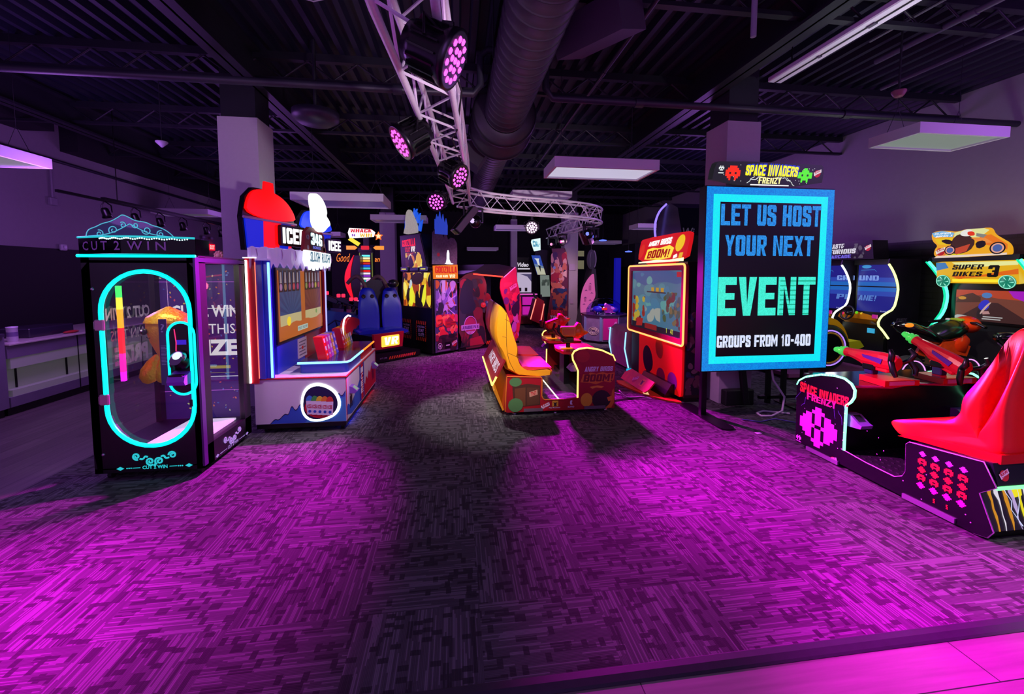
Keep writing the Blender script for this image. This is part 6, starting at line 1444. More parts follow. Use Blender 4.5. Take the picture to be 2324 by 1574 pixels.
    m.use(glow('3030c0', .9)); m.flat(smooth([(c0+.27, 1.24), (c0+.33, 1.34), (c0+.41, 1.33), (c0+.4, 1.2), (c0+.31, 1.18)], 1), S_, .006); m.use(glow('5080c0', .8)); m.flat(ell(c0+.37, 1.40, .06, .04, 12), S_, .006); m.use(glow('e0b8b0', .7)); m.flat(smooth([(c0+.31, 1.12), (c0+.36, 1.2), (c0+.44, 1.32), (c0+.38, 1.28), (c0+.3, 1.15)], 1), S_, .0062); m.use(glow('302028', .6)); m.flat(ell(c0+.3, 1.13, .035, .07, 12), S_, .0058)
    m.use(glow('c8c8c8', .7)); m.flat(smooth([(c0, 1.04), (c0, 1.1), (c0+.12, 1.1), (c0+.22, 1.07), (c0+.1, 1.035)], 1), S_, .006); m.rect(c0+.34, c0+.56, 1.09, 1.105, S_, .006); m.rect(c0+.33, c0+.54, 1.06, 1.075, S_, .006)
    part('screen', m, b)
    # shaped marquee with a generic racer on it
    MQ = fxn(7.04); k0 = -(y1-.0); sh = [(0, .40), (.14, .42), (.32, .375), (.46, .415), (.55, .37), (.65, .41), (.70, .39), (.73, .31), (.80, .255), (.91, .17), (.93, .05), (.9, .03), (.12, .015), (.05, .06), (.06, .15), (.10, .2), (.02, .27)]
    P = smooth([(k0+a, 1.915+b) for a, b in sh], 2); m = MB(glow('f0a818', .95, True)); m.prism(P, MQ, -.06, 0); q = part('marquee', m, t)
    def A(pts, c, d, es=.9): m.use(glow(c, es)); m.flat([(k0+a, 1.915+b) for a, b in pts], MQ, d)
    m = MB(); A([(.01, .39), (.14, .41), (.3, .37), (.28, .31), (.04, .33)], '78b8e8', .002); A([(.3, .37), (.45, .405), (.64, .40), (.7, .37), (.6, .28), (.3, .3)], 'e8e8a0', .002); A([(.05, .3), (.3, .3), (.22, .2), (.1, .22)], 'f0c810', .0024); A([(.6, .3), (.72, .31), (.9, .17), (.9, .1), (.6, .2)], 'f07818', .0026); A([(.08, .06), (.1, .17), (.2, .14), (.3, .02)], 'e87820', .0026); A([(.2, .06), (.34, .12), (.5, .02), (.2, .02)], 'e8d020', .003); A([(.06, .02), (.3, .02), (.9, .035), (.9, .06), (.1, .05)], 'f0d8c8', .0034)
    A(smooth([(.26, .2), (.3, .32), (.42, .36), (.5, .3), (.56, .22), (.5, .1), (.36, .06), (.24, .1)], 1), '4a2a20', .004, .7); A(smooth([(.12, .27), (.22, .29), (.3, .24), (.24, .2)], 1), '2a1c18', .0042, .6); A(smooth([(.36, .33), (.40, .40), (.5, .40), (.54, .33), (.46, .30)], 2), 'f0eee8', .005); A(smooth([(.45, .37), (.53, .37), (.55, .31), (.47, .31)], 1), 'e83818', .0054); A([(.5, .28), (.66, .27), (.75, .2), (.62, .2)], 'f09040', .0045); A(smooth([(.55, .22), (.66, .24), (.68, .16), (.58, .12)], 1), '241820', .005, .6); A([(.56, .34), (.68, .31), (.64, .27), (.56, .3)], '9a9890', .005, .7); A([(.3, .14), (.5, .2), (.46, .1), (.34, .06)], 'c84828', .005)
    for cx_, r_ in ((.80, .085), (.26, .07)):
        m.use(glow('181018', .5)); m.flat(ell(k0+cx_, 1.915+.125, r_, r_*.95, 20), MQ, .0056); m.use(glow('f0a890', .9)); m.flat(ell(k0+cx_, 1.915+.125, r_*.8, r_*.76, 20), MQ, .006); m.use(glow('5068b0', .8)); m.flat(ell(k0+cx_, 1.915+.125, r_*.6, r_*.57, 18), MQ, .0064)
    m.use(glow('f4f4f8', 1.0)); m.text('SUPER', MQ, k0+.04, k0+.26, 2.275, 2.30, .004, .03, .3); m.text('BIKES 3', MQ, k0+.06, k0+.28, 2.235, 2.262, .004, .03, .3); raw_badge(m, MQ, k0+.14, 2.035, .13, glow('f0ece8', .9), glow('c01818', .8))
    part('marquee_print', m, q)
    return t
def bike(yc, label):
    t = thing('arcade_motorbike', label, 'motorbike', (6.5, yc, 0), 0, 'motorbike seats of the bike racing machines')
    m = MB(SATIN); m.box(5.95, 7.05, yc-.2, yc+.2, .0, .1, .02); m.box(6.4, 6.6, yc-.08, yc+.08, .1, .45, .01); part('base', m, t)
    GB = mat('gloss_black_fairing', '0a080c', .12)
    m = MB(GB)
    def sec(rows, mt, name, lab=None, em=None):
        m = MB(mt); m.loft([[(x, yc+w*math.cos(2*PI*k/16), z+h*math.sin(2*PI*k/16)) for k in range(16)] for x, w, h, z in rows]); return part(name, m, t, lab)
    q = sec([(5.90, .02, .02, 1.0), (5.95, .10, .06, 1.0), (6.1, .15, .11, .95), (6.3, .17, .12, .88), (6.45, .15, .10, .82), (6.6, .10, .06, .80)], GB, 'tail')
    m = MB(glow('ff8a20', 1.2)); m.ball((5.99, yc-.11, 1.02), .07, .02, .03, 10, 6); part('tail_light', m, q)
    sec([(6.45, .08, .04, .84), (6.55, .15, .12, .88), (6.75, .17, .15, .92), (6.9, .13, .11, .96), (6.98, .06, .04, .98)], mat('dark_green_tank', '101a12', .2), 'tank')
    sec([(6.86, .10, .05, 1.0), (6.95, .18, .10, 1.0), (7.05, .17, .12, 1.0), (7.12, .12, .09, 1.0)], mat('orange_fairing', 'e83a10', .2), 'front_fairing', 'orange red front fairing')
    m = MB(mat('dash_mix', '9ab830', .3)); m.box(6.84, 6.9, yc-.08, yc+.06, 1.05, 1.09, .01); m.use(WHITEP); m.box(6.84, 6.9, yc+.07, yc+.12, 1.05, 1.08, .01); part('instrument', m, t)
    m = MB(SATIN); m.tube([(6.86, yc-.34, 1.0), (6.92, yc-.2, 1.04), (6.95, yc, 1.02), (6.92, yc+.2, 1.04), (6.86, yc+.34, 1.0)], .02, 8); part('handlebar', m, t)
    m = MB(mat('orange_frame', 'd84414', .3, var=.3, scale=14))
    for s_ in (-1, 1): m.prism([(6.38, .58), (6.5, .78), (6.72, .8), (6.95, .72), (6.9, .58), (6.7, .62), (6.6, .52)], Fr((0, yc+s_*.11, 0), (1, 0, 0), (0, 0, 1)), -.02, .02)
    part('frame', m, t)
    m = MB(mat('engine_grey', '6a5a40', .35, .6, var=.4, scale=20)); m.box(6.5, 6.85, yc-.10, yc+.10, .36, .62, .03)
    for k in range(5): m.box(6.52, 6.83, yc-.12, yc+.12, .40+k*.045, .415+k*.045)
    part('engine', m, t)
    for x, nm in ((6.12, 'rear'), (7.0, 'front')):
        W_ = Fr((x, yc-.05, .34), (1, 0, 0), (0, 0, 1)); m = MB(RUBBER); m.lathe([(.15, -.1), (.23, -.1), (.25, -.06), (.25, .0), (.22, .04), (.16, .04)], W_, 28); w = part('wheel', m, t)
        m = MB(mat('red_rim', 'a81428', .3)); m.lathe([(.0, .02), (.05, .03), (.15, .01), (.165, .035)], W_, 24); m.use(glow('f0a0ff', 1.2)); m.tube([W_.p(.19*math.cos(2*PI*k/26), .19*math.sin(2*PI*k/26), .045) for k in range(26)], .008, 5, True); part('rim', m, w)
    m = MB(mat('orange_fairing', 'e83a10', .2)); m.loft([[(x, yc-.10+w*math.cos(2*PI*k/10), z+h*math.sin(2*PI*k/10)) for k in range(10)] for x, w, h, z in ((6.66, .02, .02, .74), (6.74, .05, .14, .76), (6.86, .05, .16, .74), (6.95, .02, .05, .78))]); part('side_fairing', m, t)
    return t
bikecab(4.46, 'motorbike racing machine with a racer marquee, first from the event sign'); bikecab(3.33, 'second motorbike racing machine, cut off by the right edge')
bike(4.98, 'black and orange arcade motorbike in front of the first bike machine'); bike(3.86, 'arcade motorbike with an orange nose at the right, behind the red bench')
lamp('POINT', 'bike_fill_light', (5.9, 4.5, 1.9), 26, (.9, .95, .9), size=.2, spec=.3)  # added fill point with no lamp body, brightens the motorbikes
lamp('POINT', 'race_fill_light', (6.3, 6.5, 1.6), 14, (.9, .9, 1), size=.2, spec=.3)  # added fill without a lamp body, for the car racing machines
# ------------------------------------------------------------------ monster VR machine (rotated cabinet)
CR = 'printed artwork'
C0 = V((-.48, 8.83, 0)); eF = V((-.618, .786, 0)); eS = V((.764, .646, 0))      # corner, along the front, along the side
FF = Fr(C0, -eF, (0, 0, 1)); FS = Fr(C0, eS, (0, 0, 1))     # seen from outside: front s runs -1.2..0, side 0..0.68
t = thing('vr_ride_cabinet', 'tall black cabinet with a red title over a fiery lit screen', 'arcade machine', (-.55, 9.35, 0))
P4 = lambda a, b: C0 + eF*a + eS*b
FL = [(-1.2, .05), (0, .05), (.0, 1.0), (.02, 1.74), (-.0, 1.76), (-.12, 1.8), (-.40, 2.56), (-1.24, 2.56), (-1.14, 1.78), (-1.2, 1.0)]
m = MB(BLACK); m.prism([(-1.2, .05), (-.02, .05), (-.02, 1.0), (.0, 1.76), (-.14, 1.82), (-.40, 2.55), (-1.22, 2.55), (-1.12, 1.78), (-1.2, 1.0)], FF, -.66, -.005); part('cabinet', m, t)
flame = ['e8b020', 'f0d030', 'd87818', 'a03c10', 'f8e868', '3a1a10', '241410']
def fl(es): return [glow(c, es) for c in flame]
# upper marquee
m = MB(glow('0a0808', .5)); m.prism([(-1.14, 1.80), (-.16, 1.82), (-.42, 2.53), (-1.2, 2.53)], FF, -.004, .004); q = part('upper_panel', m, t)
m = MB(); blotch(m, FF, (-.98, -.34, 1.84, 2.16), fl(.9), 46, .10, .006, 21, 1.3); m.use(glow('0c0606', .5)); m.flat(smooth([(-.86, 1.84), (-.84, 2.06), (-.78, 2.12), (-.70, 2.02), (-.62, 1.86)], 1), FF, .0085); m.use(glow('f0e8d0', .9)); m.flat([(-.86, 2.0), (-.84, 2.10), (-.76, 2.14), (-.72, 2.08), (-.8, 2.11)], FF, .009)
m.use(glow('f01a10', 1.1)); block(m, 'GODZILLA', FF, -1.10, -.58, 2.30, 2.46, .006, lambda x: .85+.2*x, slant=-.01); m.use(glow('d83020', .9)); block(m, 'KAIJU', FF, -.99, -.78, 2.235, 2.285, .0095); block(m, 'WARS', FF, -.98, -.80, 2.175, 2.225, .0095); m.use(glow('f0e0e0', 1.1)); block(m, 'VR', FF, -.76, -.60, 2.18, 2.29, .0095, slant=.01); part('title_art', m, q)
for a in (-1.0, -.26):
    m = MB(mat('steel_blue_bezel', '5a6a98', .3)); m.prism(rrect(a-.13, a+.13, 1.76, 1.855, .02), FF, .006, .04); m.use(glow('e8e060', .9)); m.rect(a-.09, a+.09, 1.795, 1.82, FF, .042); part('vent_light', m, t)
m = MB(mat('steel_blue_bezel', '5a6a98', .3)); m.prism([(-.78, 1.77), (-.46, 1.775), (-.5, 1.83), (-.74, 1.825)], FF, .006, .035); part('center_bracket', m, t)
m = MB(glow('2a120c', .7, True)); m.prism([(-1.10, .99), (-.05, .99), (-.02, 1.74), (-1.06, 1.74)], FF, -.004, .004); q = part('screen', m, t)
m = MB(); blotch(m, FF, (-1.08, -.04, 1.0, 1.73), fl(.95), 110, .12, .006, 22, 1.6); m.use(glow('e8e830', 1.0)); m.flat(smooth([(-.82, 1.02), (-.85, 1.3), (-.74, 1.5), (-.66, 1.3), (-.68, 1.06)], 2), FF, .011); m.flat(smooth([(-.4, 1.05), (-.3, 1.4), (-.2, 1.55), (-.2, 1.2), (-.3, 1.0)], 2), FF, .011)
m.use(glow('201418', .6)); m.flat(smooth([(-.6, 1.0), (-.62, 1.2), (-.56, 1.35), (-.5, 1.34), (-.46, 1.2), (-.36, 1.12), (-.3, 1.0)], 1), FF, .0115); m.use(glow('3a2020', .6)); m.flat(smooth([(-.74, 1.5), (-.7, 1.72), (-.3, 1.73), (-.28, 1.56), (-.5, 1.46)], 1), FF, .011); m.use(glow('c8d8e0', .9)); m.flat(smooth([(-.86, 1.4), (-.78, 1.62), (-.7, 1.5), (-.8, 1.38)], 1), FF, .0118); part('fire_art', m, q)
CAUT = ink('e85020')
for a in (-.99, -.42):
    m = MB(SATIN); m.prism([(a-.2, .26), (a+.2, .26), (a+.2, .72), (a-.2, .72)], FF, -.004, .003); q = part('caution_panel', m, t)
    m = MB(CAUT)
    for k in range(6):
        for z0_ in (.28, .63): m.flat([(a-.19+k*.066, z0_), (a-.155+k*.066, z0_), (a-.135+k*.066, z0_+.075), (a-.17+k*.066, z0_+.075)], FF, .004)
        m.flat([(a-.19, .37+k*.045), (a-.165, .355+k*.045), (a-.165, .38+k*.045), (a-.19, .395+k*.045)], FF, .004); m.flat([(a+.165, .37+k*.045), (a+.19, .355+k*.045), (a+.19, .38+k*.045), (a+.165, .395+k*.045)], FF, .004)
    part('hazard_stripes', m, q)
    m = MB(ink('d8b8d8')); m.text('CAUTION', FF, a-.13, a+.13, .555, .60, .005, .02); m.text('STAY', FF, a-.11, a+.11, .465, .535, .005, .03); m.text('OUT!', FF, a-.11, a+.11, .375, .445, .005, .03); part('lettering', m, q)
# side panel
m = MB(mat('side_print_violet', '4a3a6a', .4)); m.prism([(.06, .06), (.67, .06), (.66, 1.58), (.05, 1.58)], FS, 0, .012); q = part('side_panel', m, t)
m = MB(); blotch(m, FS, (.08, .65, .75, 1.57), [ink(c) for c in ('7a5ab8', '4a3a88', 'b090d8', '8a4a48', 'c85a30', '2a2440')], 60, .09, .0135, 31, 1.4); m.use(ink('b8a0f0'))
for k in range(9):
    an = -.9+k*.42; m.flat([(.27+.03*math.cos(an), 1.06+.03*math.sin(an)), (.27+.36*math.cos(an+.03)*(1 if math.cos(an) > 0 else .45), 1.06+.5*math.sin(an+.03)), (.27+.36*math.cos(an-.03)*(1 if math.cos(an) > 0 else .45), 1.06+.5*math.sin(an-.03))], FS, .0162)
blotch(m, FS, (.07, .66, .3, .85), [ink(c) for c in ('d82838', 'f04a40', 'c83060', 'e87858', '901838')], 44, .10, .0166, 32); blotch(m, FS, (.08, .65, .07, .42), [ink(c) for c in ('20101c', '301828', '481830')], 34, .10, .019, 33, .8)
m.use(ink('c0a8e8')); m.rect(.24, .33, 1.3, 1.57, FS, .021)
part('battle_art', m, q)
K = Fr(FS.p(0, 0, .022), FS.u, FS.v)
for j, pl_ in enumerate(([(0, .9), (.8, .9), (.8, 0), (0, 0), (0, .2), (.6, .2), (.6, .7), (0, .7)], [(.1, 1), (.3, 1), (.3, .75), (.9, .75), (.8, .5), (.3, .5), (.3, .25), (.9, .25), (.9, 0), (.1, 0)], [(.1, 1), (.8, 1), (.8, .85), (.1, .85)], [(0, .7), (.9, .7), (.5, 0), (.3, 0), (.6, .5), (0, .5)])):
    ox = (.12, .31, .47, .47)[j]; oy = .62-(.0, .05, .08, .08)[j]
    part('katakana_stroke', MB(ink('b01828')).flat([(ox+a*.16, oy+b*.15) for a, b in pl_], K, .0), q)
m = MB(ink('d8c8e0')); E = Fr(FS.p(0, 0, .014), FS.u, FS.v); m.tube([E.p(.17+.05*math.cos(2*PI*k/16), .19+.06*math.sin(2*PI*k/16), .008) for k in range(16)], .006, 4, True); m.flat(ell(.17, .19, .02, .03, 10), E, .008); m.use(SATIN); m.rect(.3, .46, .12, .26, E, .008); m.use(ink('d8c8e0')); m.rect(.33, .43, .18, .2, E, .009); raw_badge(m, Fr(E.p(0, 0, .005), E.u, E.v), .56, .22, .15, ink('d8c8e0'), ink('b01828')); m.use(ink('6a4a7a')); m.rect(.1, .44, .075, .105, E, .008); part('maker_marks', m, q)
m = MB(glow('f07818', 1.0, True)); m.prism([(.03, 1.60), (.66, 1.60), (.65, 1.9), (.02, 1.87)], FS, 0, .04); q = part('side_title_box', m, t)
m = MB(glow('e01010', .9)); block(m, 'GODZILLA', FS, .05, .63, 1.72, 1.86, .043); m.use(glow('fff0c0', 1.2)); block(m, 'KAIJU WARS', FS, .08, .38, 1.63, 1.68, .043); block(m, 'VR', FS, .42, .58, 1.62, 1.69, .043); part('lettering', m, q)
# topper: craggy rock outcrop with blue crystal spikes, and a spiky boulder cutout on the side
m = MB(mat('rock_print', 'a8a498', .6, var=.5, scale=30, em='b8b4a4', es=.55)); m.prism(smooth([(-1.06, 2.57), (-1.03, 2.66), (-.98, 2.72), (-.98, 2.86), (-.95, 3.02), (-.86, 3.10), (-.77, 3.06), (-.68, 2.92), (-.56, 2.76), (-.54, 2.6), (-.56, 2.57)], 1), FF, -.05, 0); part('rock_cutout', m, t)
m = MB(glow('1c58e0', 1.0))
for a, b, h, w in ((-.72, 2.98, .12, .1), (-.6, 2.86, .14, .1), (-.52, 2.68, .18, .1), (-1.08, 2.7, .16, .05)): m.prism([(a-w*.7, b-.04), (a+.03, b-.08), (a+w*1.1, b+h*.9), (a+w*.2, b+h*.35), (a+.0, b+h*1.1), (a-w*.2, b+h*.3)], FF, -.09, -.055)
part('blue_crystal', m, t)
m = MB(glow('2448d0', .7))
for a, h in ((.12, .40), (.2, .48), (.28, .42), (.36, .34)): m.prism([(a-.045, 2.52), (a+.045, 2.52), (a+.05, 2.52+h*.55), (a+.012, 2.52+h), (a-.02, 2.52+h*.7), (a-.04, 2.52+h*.75)], FS, .0, .02)
part('blue_crystal', m, t)
m = MB(mat('boulder_print', '6a5a78', .6, var=.6, scale=26)); m.prism([(.0, 1.90), (.66, 1.90), (.67, 2.2), (.66, 2.36), (.6, 2.45), (.5, 2.47), (.42, 2.42), (.36, 2.58), (.3, 2.45), (.22, 2.66), (.17, 2.52), (.08, 2.62), (.02, 2.54)], FS, .0, .014); q = part('boulder_cutout', m, t)
m = MB(glow('f0f4ff', 1.2)); m.flat(smooth([(.3, 1.905), (.37, 1.95), (.38, 2.2), (.45, 2.2), (.45, 1.95), (.6, 1.905)], 1), FS, .016); m.use(glow('b01828', .5)); m.flat(ell(.16, 2.1, .04, .04, 10), FS, .016); part('beam_print', m, q)
# ride platform with the double seat
t = thing('vr_motion_ride', 'double blue seat on a low ride platform with a lit VR plate', 'arcade machine', (-1.3, 8.7, 0))
D0 = V((-1.44, 8.22, 0)); e1 = V((.712, .702, 0)); e2 = V((-.702, .712, 0))
G1 = Fr(D0, e1, (0, 0, 1))      # near face, s 0..0.93
m = MB(SATIN); m.prism([(-.25, .02), (.98, .02), (.98, .14), (.6, .17), (-.25, .2)], G1, -1.3, 0); q = part('platform', m, t)
m = MB(CAUT)
for k in range(12): m.flat([(.2+k*.055, .05), (.23+k*.055, .05), (.255+k*.055, .105), (.225+k*.055, .105)], G1, .003)
m.use(ink('a080b0')); m.text('3 FT (1M)', G1, -.0, .16, .07, .105, .003, .02); m.use(ink('d02850')); m.text('DANGER', G1, .46, .78, .06, .1, .005, .02); part('hazard_stripes', m, q)
m = MB(SATIN); m.prism([(-.1, .2), (.62, .2), (.62, .52), (-.1, .52)], G1, -.9, -.1); part('motion_base', m, t)
m = MB(mat('vr_red', 'c01830', .3)); m.prism([(-.06, .26), (.56, .26), (.6, .56), (-.1, .56)], G1, -.1, -.04); q = part('front_board', m, t)
m = MB(glow('ffc040', 1.5, True)); m.prism(rrect(.07, .48, .30, .51, .02), G1, -.04, -.03); r = part('lit_plate', m, q)
m = MB(glow('fff6d8', 1.9)); block(m, 'VR', G1, .11, .44, .33, .48, -.026, slant=.02); part('lettering', m, r)
BLV = mat('blue_vinyl', '0a1cb8', .38, var=.08)
SV = Fr((-1.68, 8.98, 0), (.93, .37, 0), (0, 0, 1))     # seats look toward the camera's left
for k, off in enumerate((-.30, .17)):
    m = MB(BLV); rings = []
    for z, w, d0, th in ((.50, .40, -.06, .10), (.62, .42, -.02, .12), (.8, .43, .0, .11), (1.0, .42, .03, .10), (1.15, .38, .06, .10), (1.25, .34, .08, .09), (1.33, .30, .10, .08), (1.39, .22, .11, .06), (1.415, .08, .11, .02)):
        ring = []
        for q in range(16):
            an = 2*PI*q/16; cx_, cy_ = math.cos(an), math.sin(an)
            bol = .05*abs(cx_)**3 if z < 1.2 else 0
            ring.append(SV.p(off+.22+w/2*cx_, z, -d0-.1+(th/2*cy_)+bol))
        rings.append(ring)
    m.loft(rings); s_ = part('seat', m, t)
    for sg in (-1, 1):
        m = MB(SATIN); Hf = Fr(SV.p(off+.22+sg*.085, 1.24, -.125), SV.u, SV.v); m.lathe([(.0, .004), (.03, .004), (.04, .008), (.042, -.02)], Hf, 12); part('harness_hole', m, s_)
m = MB(BLV); m.loft([[SV.p(a, z, d) for a, z in smooth([(-.34, .50), (-.36, .57), (-.1, .61), (.14, .58), (.36, .61), (.62, .57), (.60, .50), (.1, .46)], 1)] for d in (-.06, .1, .3, .38)]); part('seat_pan', m, t)
m = MB(SATIN); m.prism([(-.2, .2), (.5, .2), (.5, .47), (-.2, .47)], SV, -.1, .3); part('seat_post', m, t)
CAMO = mat('camo_pad', '6a5048', .6, var=.6, scale=16)
for k, off in enumerate((-.12, .32)):
    m = MB(CAMO); m.tube(spline([SV.p(off-.3+.1*i, z, -.5+.3*f) for i, (z, f) in enumerate(((1.5, 0), (1.62, .2), (1.64, .4), (1.5, .6), (1.2, .65), (.85, .6)))], 4), .04, 8); part('roll_bar', m, t)
m = MB(mat('headset_black', '141220', .3)); m.ball(SV.p(.42, 1.5, -.05), .12, .1, .09, 12, 8); part('headset', m, t)
m = MB(mat('grey_shell', '2a2636', .4)); m.prism(smooth([(-.25, .3), (-.2, 1.45), (.1, 1.62), (.45, 1.45), (.5, .3)], 1), SV, -.42, -.34); part('back_shell', m, t)
# ------------------------------------------------------------------ dinosaur cabin
t = thing('sit_in_ride_cabin', 'red-lit sit-in cabin with a round violet emblem on its dark red side panel', 'arcade machine', (.9, 10.1, 0))
A0 = V((.06, 9.26, 0)); d1 = V((.821, .571, 0)); J = Fr(A0, d1, (0, 0, 1))
m = MB(mat('cabin_red_grey', '6a3038', .4)); m.prism(smooth([(.01, .04), (.77, .04), (.76, .35), (.64, .8), (.78, 1.25), (.78, 1.52), (.66, 1.70), (.45, 1.74), (.2, 1.70), (.01, 1.55)], 1), J, -.03, 0); q = part('side_panel', m, t)
m = MB(); blotch(m, J, (.02, .74, .1, 1.6), [ink(c) for c in ('3a3a48', '4a2830', '802838', '2a2430', 'a02840')], 60, .13, .0015, 41, 1.3); m.use(ink('262c3c')); m.flat(smooth([(.02, 1.3), (.2, 1.62), (.42, 1.52), (.36, 1.2), (.5, .95), (.3, .8), (.02, .85)], 1), J, .0046); m.use(ink('8a2030')); m.flat(smooth([(.5, 1.5), (.74, 1.46), (.7, 1.2), (.55, 1.1), (.6, 1.3)], 1), J, .0046); m.use(ink('b02a40')); m.flat([(.1, .1), (.7, .1), (.6, .3), (.3, .26)], J, .0048)
m.use(ink('1c2028'))
for k in range(9): m.flat([(.03+k*.03, .08), (.10+k*.025, .34+.05*(k % 3)), (.06+k*.03, .08)], J, .005)
part('jungle_art', m, q)
m = MB(ink('b03060')); m.flat(ell(.31, .56, .17, .2, 20), J, .0065); m.use(ink('c8a0e0')); m.tube([J.p(.31+.17*math.cos(2*PI*k/24), .56+.2*math.sin(2*PI*k/24), .007) for k in range(24)], .008, 4, True); m.rect(.06, .56, .46, .58, J, .0075); m.use(ink('5a2888')); block(m, 'JURASSIC PARK', J, .08, .54, .485, .555, .0082); m.use(ink('d0a8e8')); block(m, 'ARCADE', J, .21, .41, .38, .43, .0082); part('logo', m, q)
m = MB(SATIN); m.prism([(-.0, .0), (1.82, .0), (1.82, .06), (-.0, .06)], J, -1.1, -.01); m.box(0, 0, 0, 0, 0, 0) if False else None; part('floor_pan', m, t)
m = MB(SATIN); m.prism([(.02, .06), (.3, .06), (.3, 1.5), (.02, 1.5)], J, -1.08, -.04); m.prism([(.0, .06), (1.8, .06), (1.8, 1.75), (.0, 1.6)], J, -1.14, -1.08); part('inner_shell', m, t)
m = MB(mat('cabin_roof', '180c14', .35)); m.prism([(.15, 1.70), (1.28, 1.62), (1.70, 1.86), (1.2, 1.93), (.75, 1.92), (.5, 1.78)], J, -1.1, -.035); part('roof', m, t)
m = MB(glow('ff4030', 2.2, True)); m.tube([J.p(.4, 1.70, .0), J.p(1.27, 1.635, .0)], .016, 6); part('roof_light', m, t)
m = MB(mat('cabin_pink', 'c02858', .35)); m.prism(smooth([(1.22, 1.58), (1.30, 1.62), (1.66, 1.86), (1.72, 1.84), (1.72, 1.6), (1.85, 1.2), (1.9, .8), (1.84, .4), (1.74, .06), (1.62, .06), (1.5, .5), (1.36, .95), (1.2, 1.3)], 1), J, -.03, .0); q = part('side_panel', m, t)
m = MB(); blotch(m, J, (1.46, 1.82, .15, 1.25), [ink(c) for c in ('e02858', 'a01848', '5a1870', 'd060c8', '301040')], 44, .10, .0015, 43, 1.6); blotch(m, J, (1.3, 1.66, .95, 1.5), [ink(c) for c in ('6a2088', 'e83060', 'c02050')], 16, .09, .004, 44); raw_badge(m, Fr(J.p(0, 0, .004), J.u, J.v), 1.60, 1.38, .24, ink('e890d8'), ink('a01848')); m.use(ink('c060d8')); m.flat(smooth([(1.54, .42), (1.62, .56), (1.72, .5), (1.7, .3), (1.6, .28)], 1), J, .006); m.use(ink('e82840')); m.flat([(1.62, .12), (1.72, .3), (1.78, .14)], J, .006)
part('jungle_art', m, q)
m = MB(glow('ff70d0', 1.4)); m.tube([J.p(1.3, 1.62, .005), J.p(1.67, 1.865, .005)], .012, 6); part('edge_light', m, q)
RDV = mat('dark_red_vinyl', '6a1018', .4)
for k, dd in enumerate((-.25, -.7)):
    m = MB(RDV); m.loft([[J.p(a+(.0 if 0 < f < 1 else .0), z, dd-.2*(1-max(0, z-.9)*.4)+.4*f*(1-max(0, z-.9)*.4)) for a, z in smooth([(1.0, .42), (1.0, .5), (.86, .55), (.8, .8), (.78, 1.15), (.86, 1.28), (.96, 1.2), (1.08, .8), (1.1, .45)], 1)] for f in (0, .15, .85, 1)]); part('seat', m, t)
m = MB(SATIN); m.prism([(.78, .06), (1.15, .06), (1.12, .42), (.8, .42)], J, -.95, -.1); part('seat_base', m, t)
m = MB(mat('dim_screen', '2a1440', .3, em='4a1c70', es=.6)); m.prism(rrect(.5, 1.2, 1.12, 1.5, .08), J, -1.07, -1.06); part('screen', m, t)
m = MB(CAUT); 
for k in range(5): m.flat([(.78+k*.05, .075), (.81+k*.05, .075), (.84+k*.05, .15), (.81+k*.05, .15)], J, -.02)
m.use(SATIN); m.prism([(.77, .06), (1.05, .06), (1.05, .16), (.77, .16)], J, -.1, -.022); part('step', m, t)
m = MB(glow('e02030', .8)); m.ball(J.p(.66, 1.0, .03), .06, n=10, m=6); m.use(glow('4a3a88', .5)); m.ball(J.p(.82, 1.02, -.05), .05, .05, .07, 10, 6); part('gun_handle', m, t)
# ------------------------------------------------------------------ jet fighter machine by the far column
t = thing('jet_fighter_machine', 'tall red-printed machine with two stacked pale blue screens beside the far column', 'arcade machine', (2.9, 13.2, 0))
B0 = V((2.70, 13.5, 0)); b1 = V((.771, -.636, 0)); TS = Fr(B0, b1, (0, 0, 1))
sf = Fr(B0, V((-.5, .4, 0)).cross(V((0, 0, 1))).normalized()*-1, (0, 0, 1))
m = MB(mat('jet_side', '6a3040', .4)); m.prism(smooth([(.24, .06), (.99, .06), (.99, 1.95), (.86, 2.5), (.42, 2.5), (.52, 2.0), (.38, 1.0)], 0), TS, -.05, 0); q = part('side_panel', m, t)
m = MB(); blotch(m, TS, (.4, .95, 1.1, 2.4), [ink(c) for c in ('d87858', '4a2a58', 'e8a8a0', '2a2048', 'b02838', 'f0c8b8')], 46, .13, .0015, 51, 1.2); blotch(m, TS, (.45, .97, .55, 1.25), [ink(c) for c in ('1c2848', '28406a', '3a2840', 'a05038')], 30, .14, .0036, 52); blotch(m, TS, (.3, .97, .1, .65), [ink(c) for c in ('7a1828', '4a1420', '98202c')], 20, .14, .005, 53)
m.use(ink('d03040')); block(m, 'BORN', TS, .42, .82, .40, .56, .0066); m.use(ink('c8a8c8')); block(m, 'TO FLY', TS, .36, .96, .2, .38, .0066, slant=.03); m.use(ink('8aa8e0')); m.flat(ell(.52, 1.9, .05, .05, 12), TS, .0066); part('battle_art', m, q)
US = Fr(TS.p(.40, 0, .0), (-b1*.35 - V((.636, .771, 0))*.75).normalized()*-1, (0, 0, 1))
K1 = V((2.44, 13.02, 0)); kd = V((.62, .18, 0)).normalized()
m = MB(BLACK); m.prism([(.0, .06), (.55, .06), (.55, 2.45), (.0, 2.5), (-.12, 2.1), (.2, 1.62), (.2, .9)], Fr((2.55, 13.3, 0), (.95, .3, 0), (0, 0, 1)), -.3, .0); part('cabinet', m, t)
SU = Fr((2.52, 13.28, 1.68), (.95, .3, 0), (-.24, -.16, .66)); m = MB(glow('3050b8', .8, True)); m.prism([(.06, .0), (.36, .0), (.36, .66), (.06, .66)], SU, 0, .02); q = part('upper_screen', m, t)
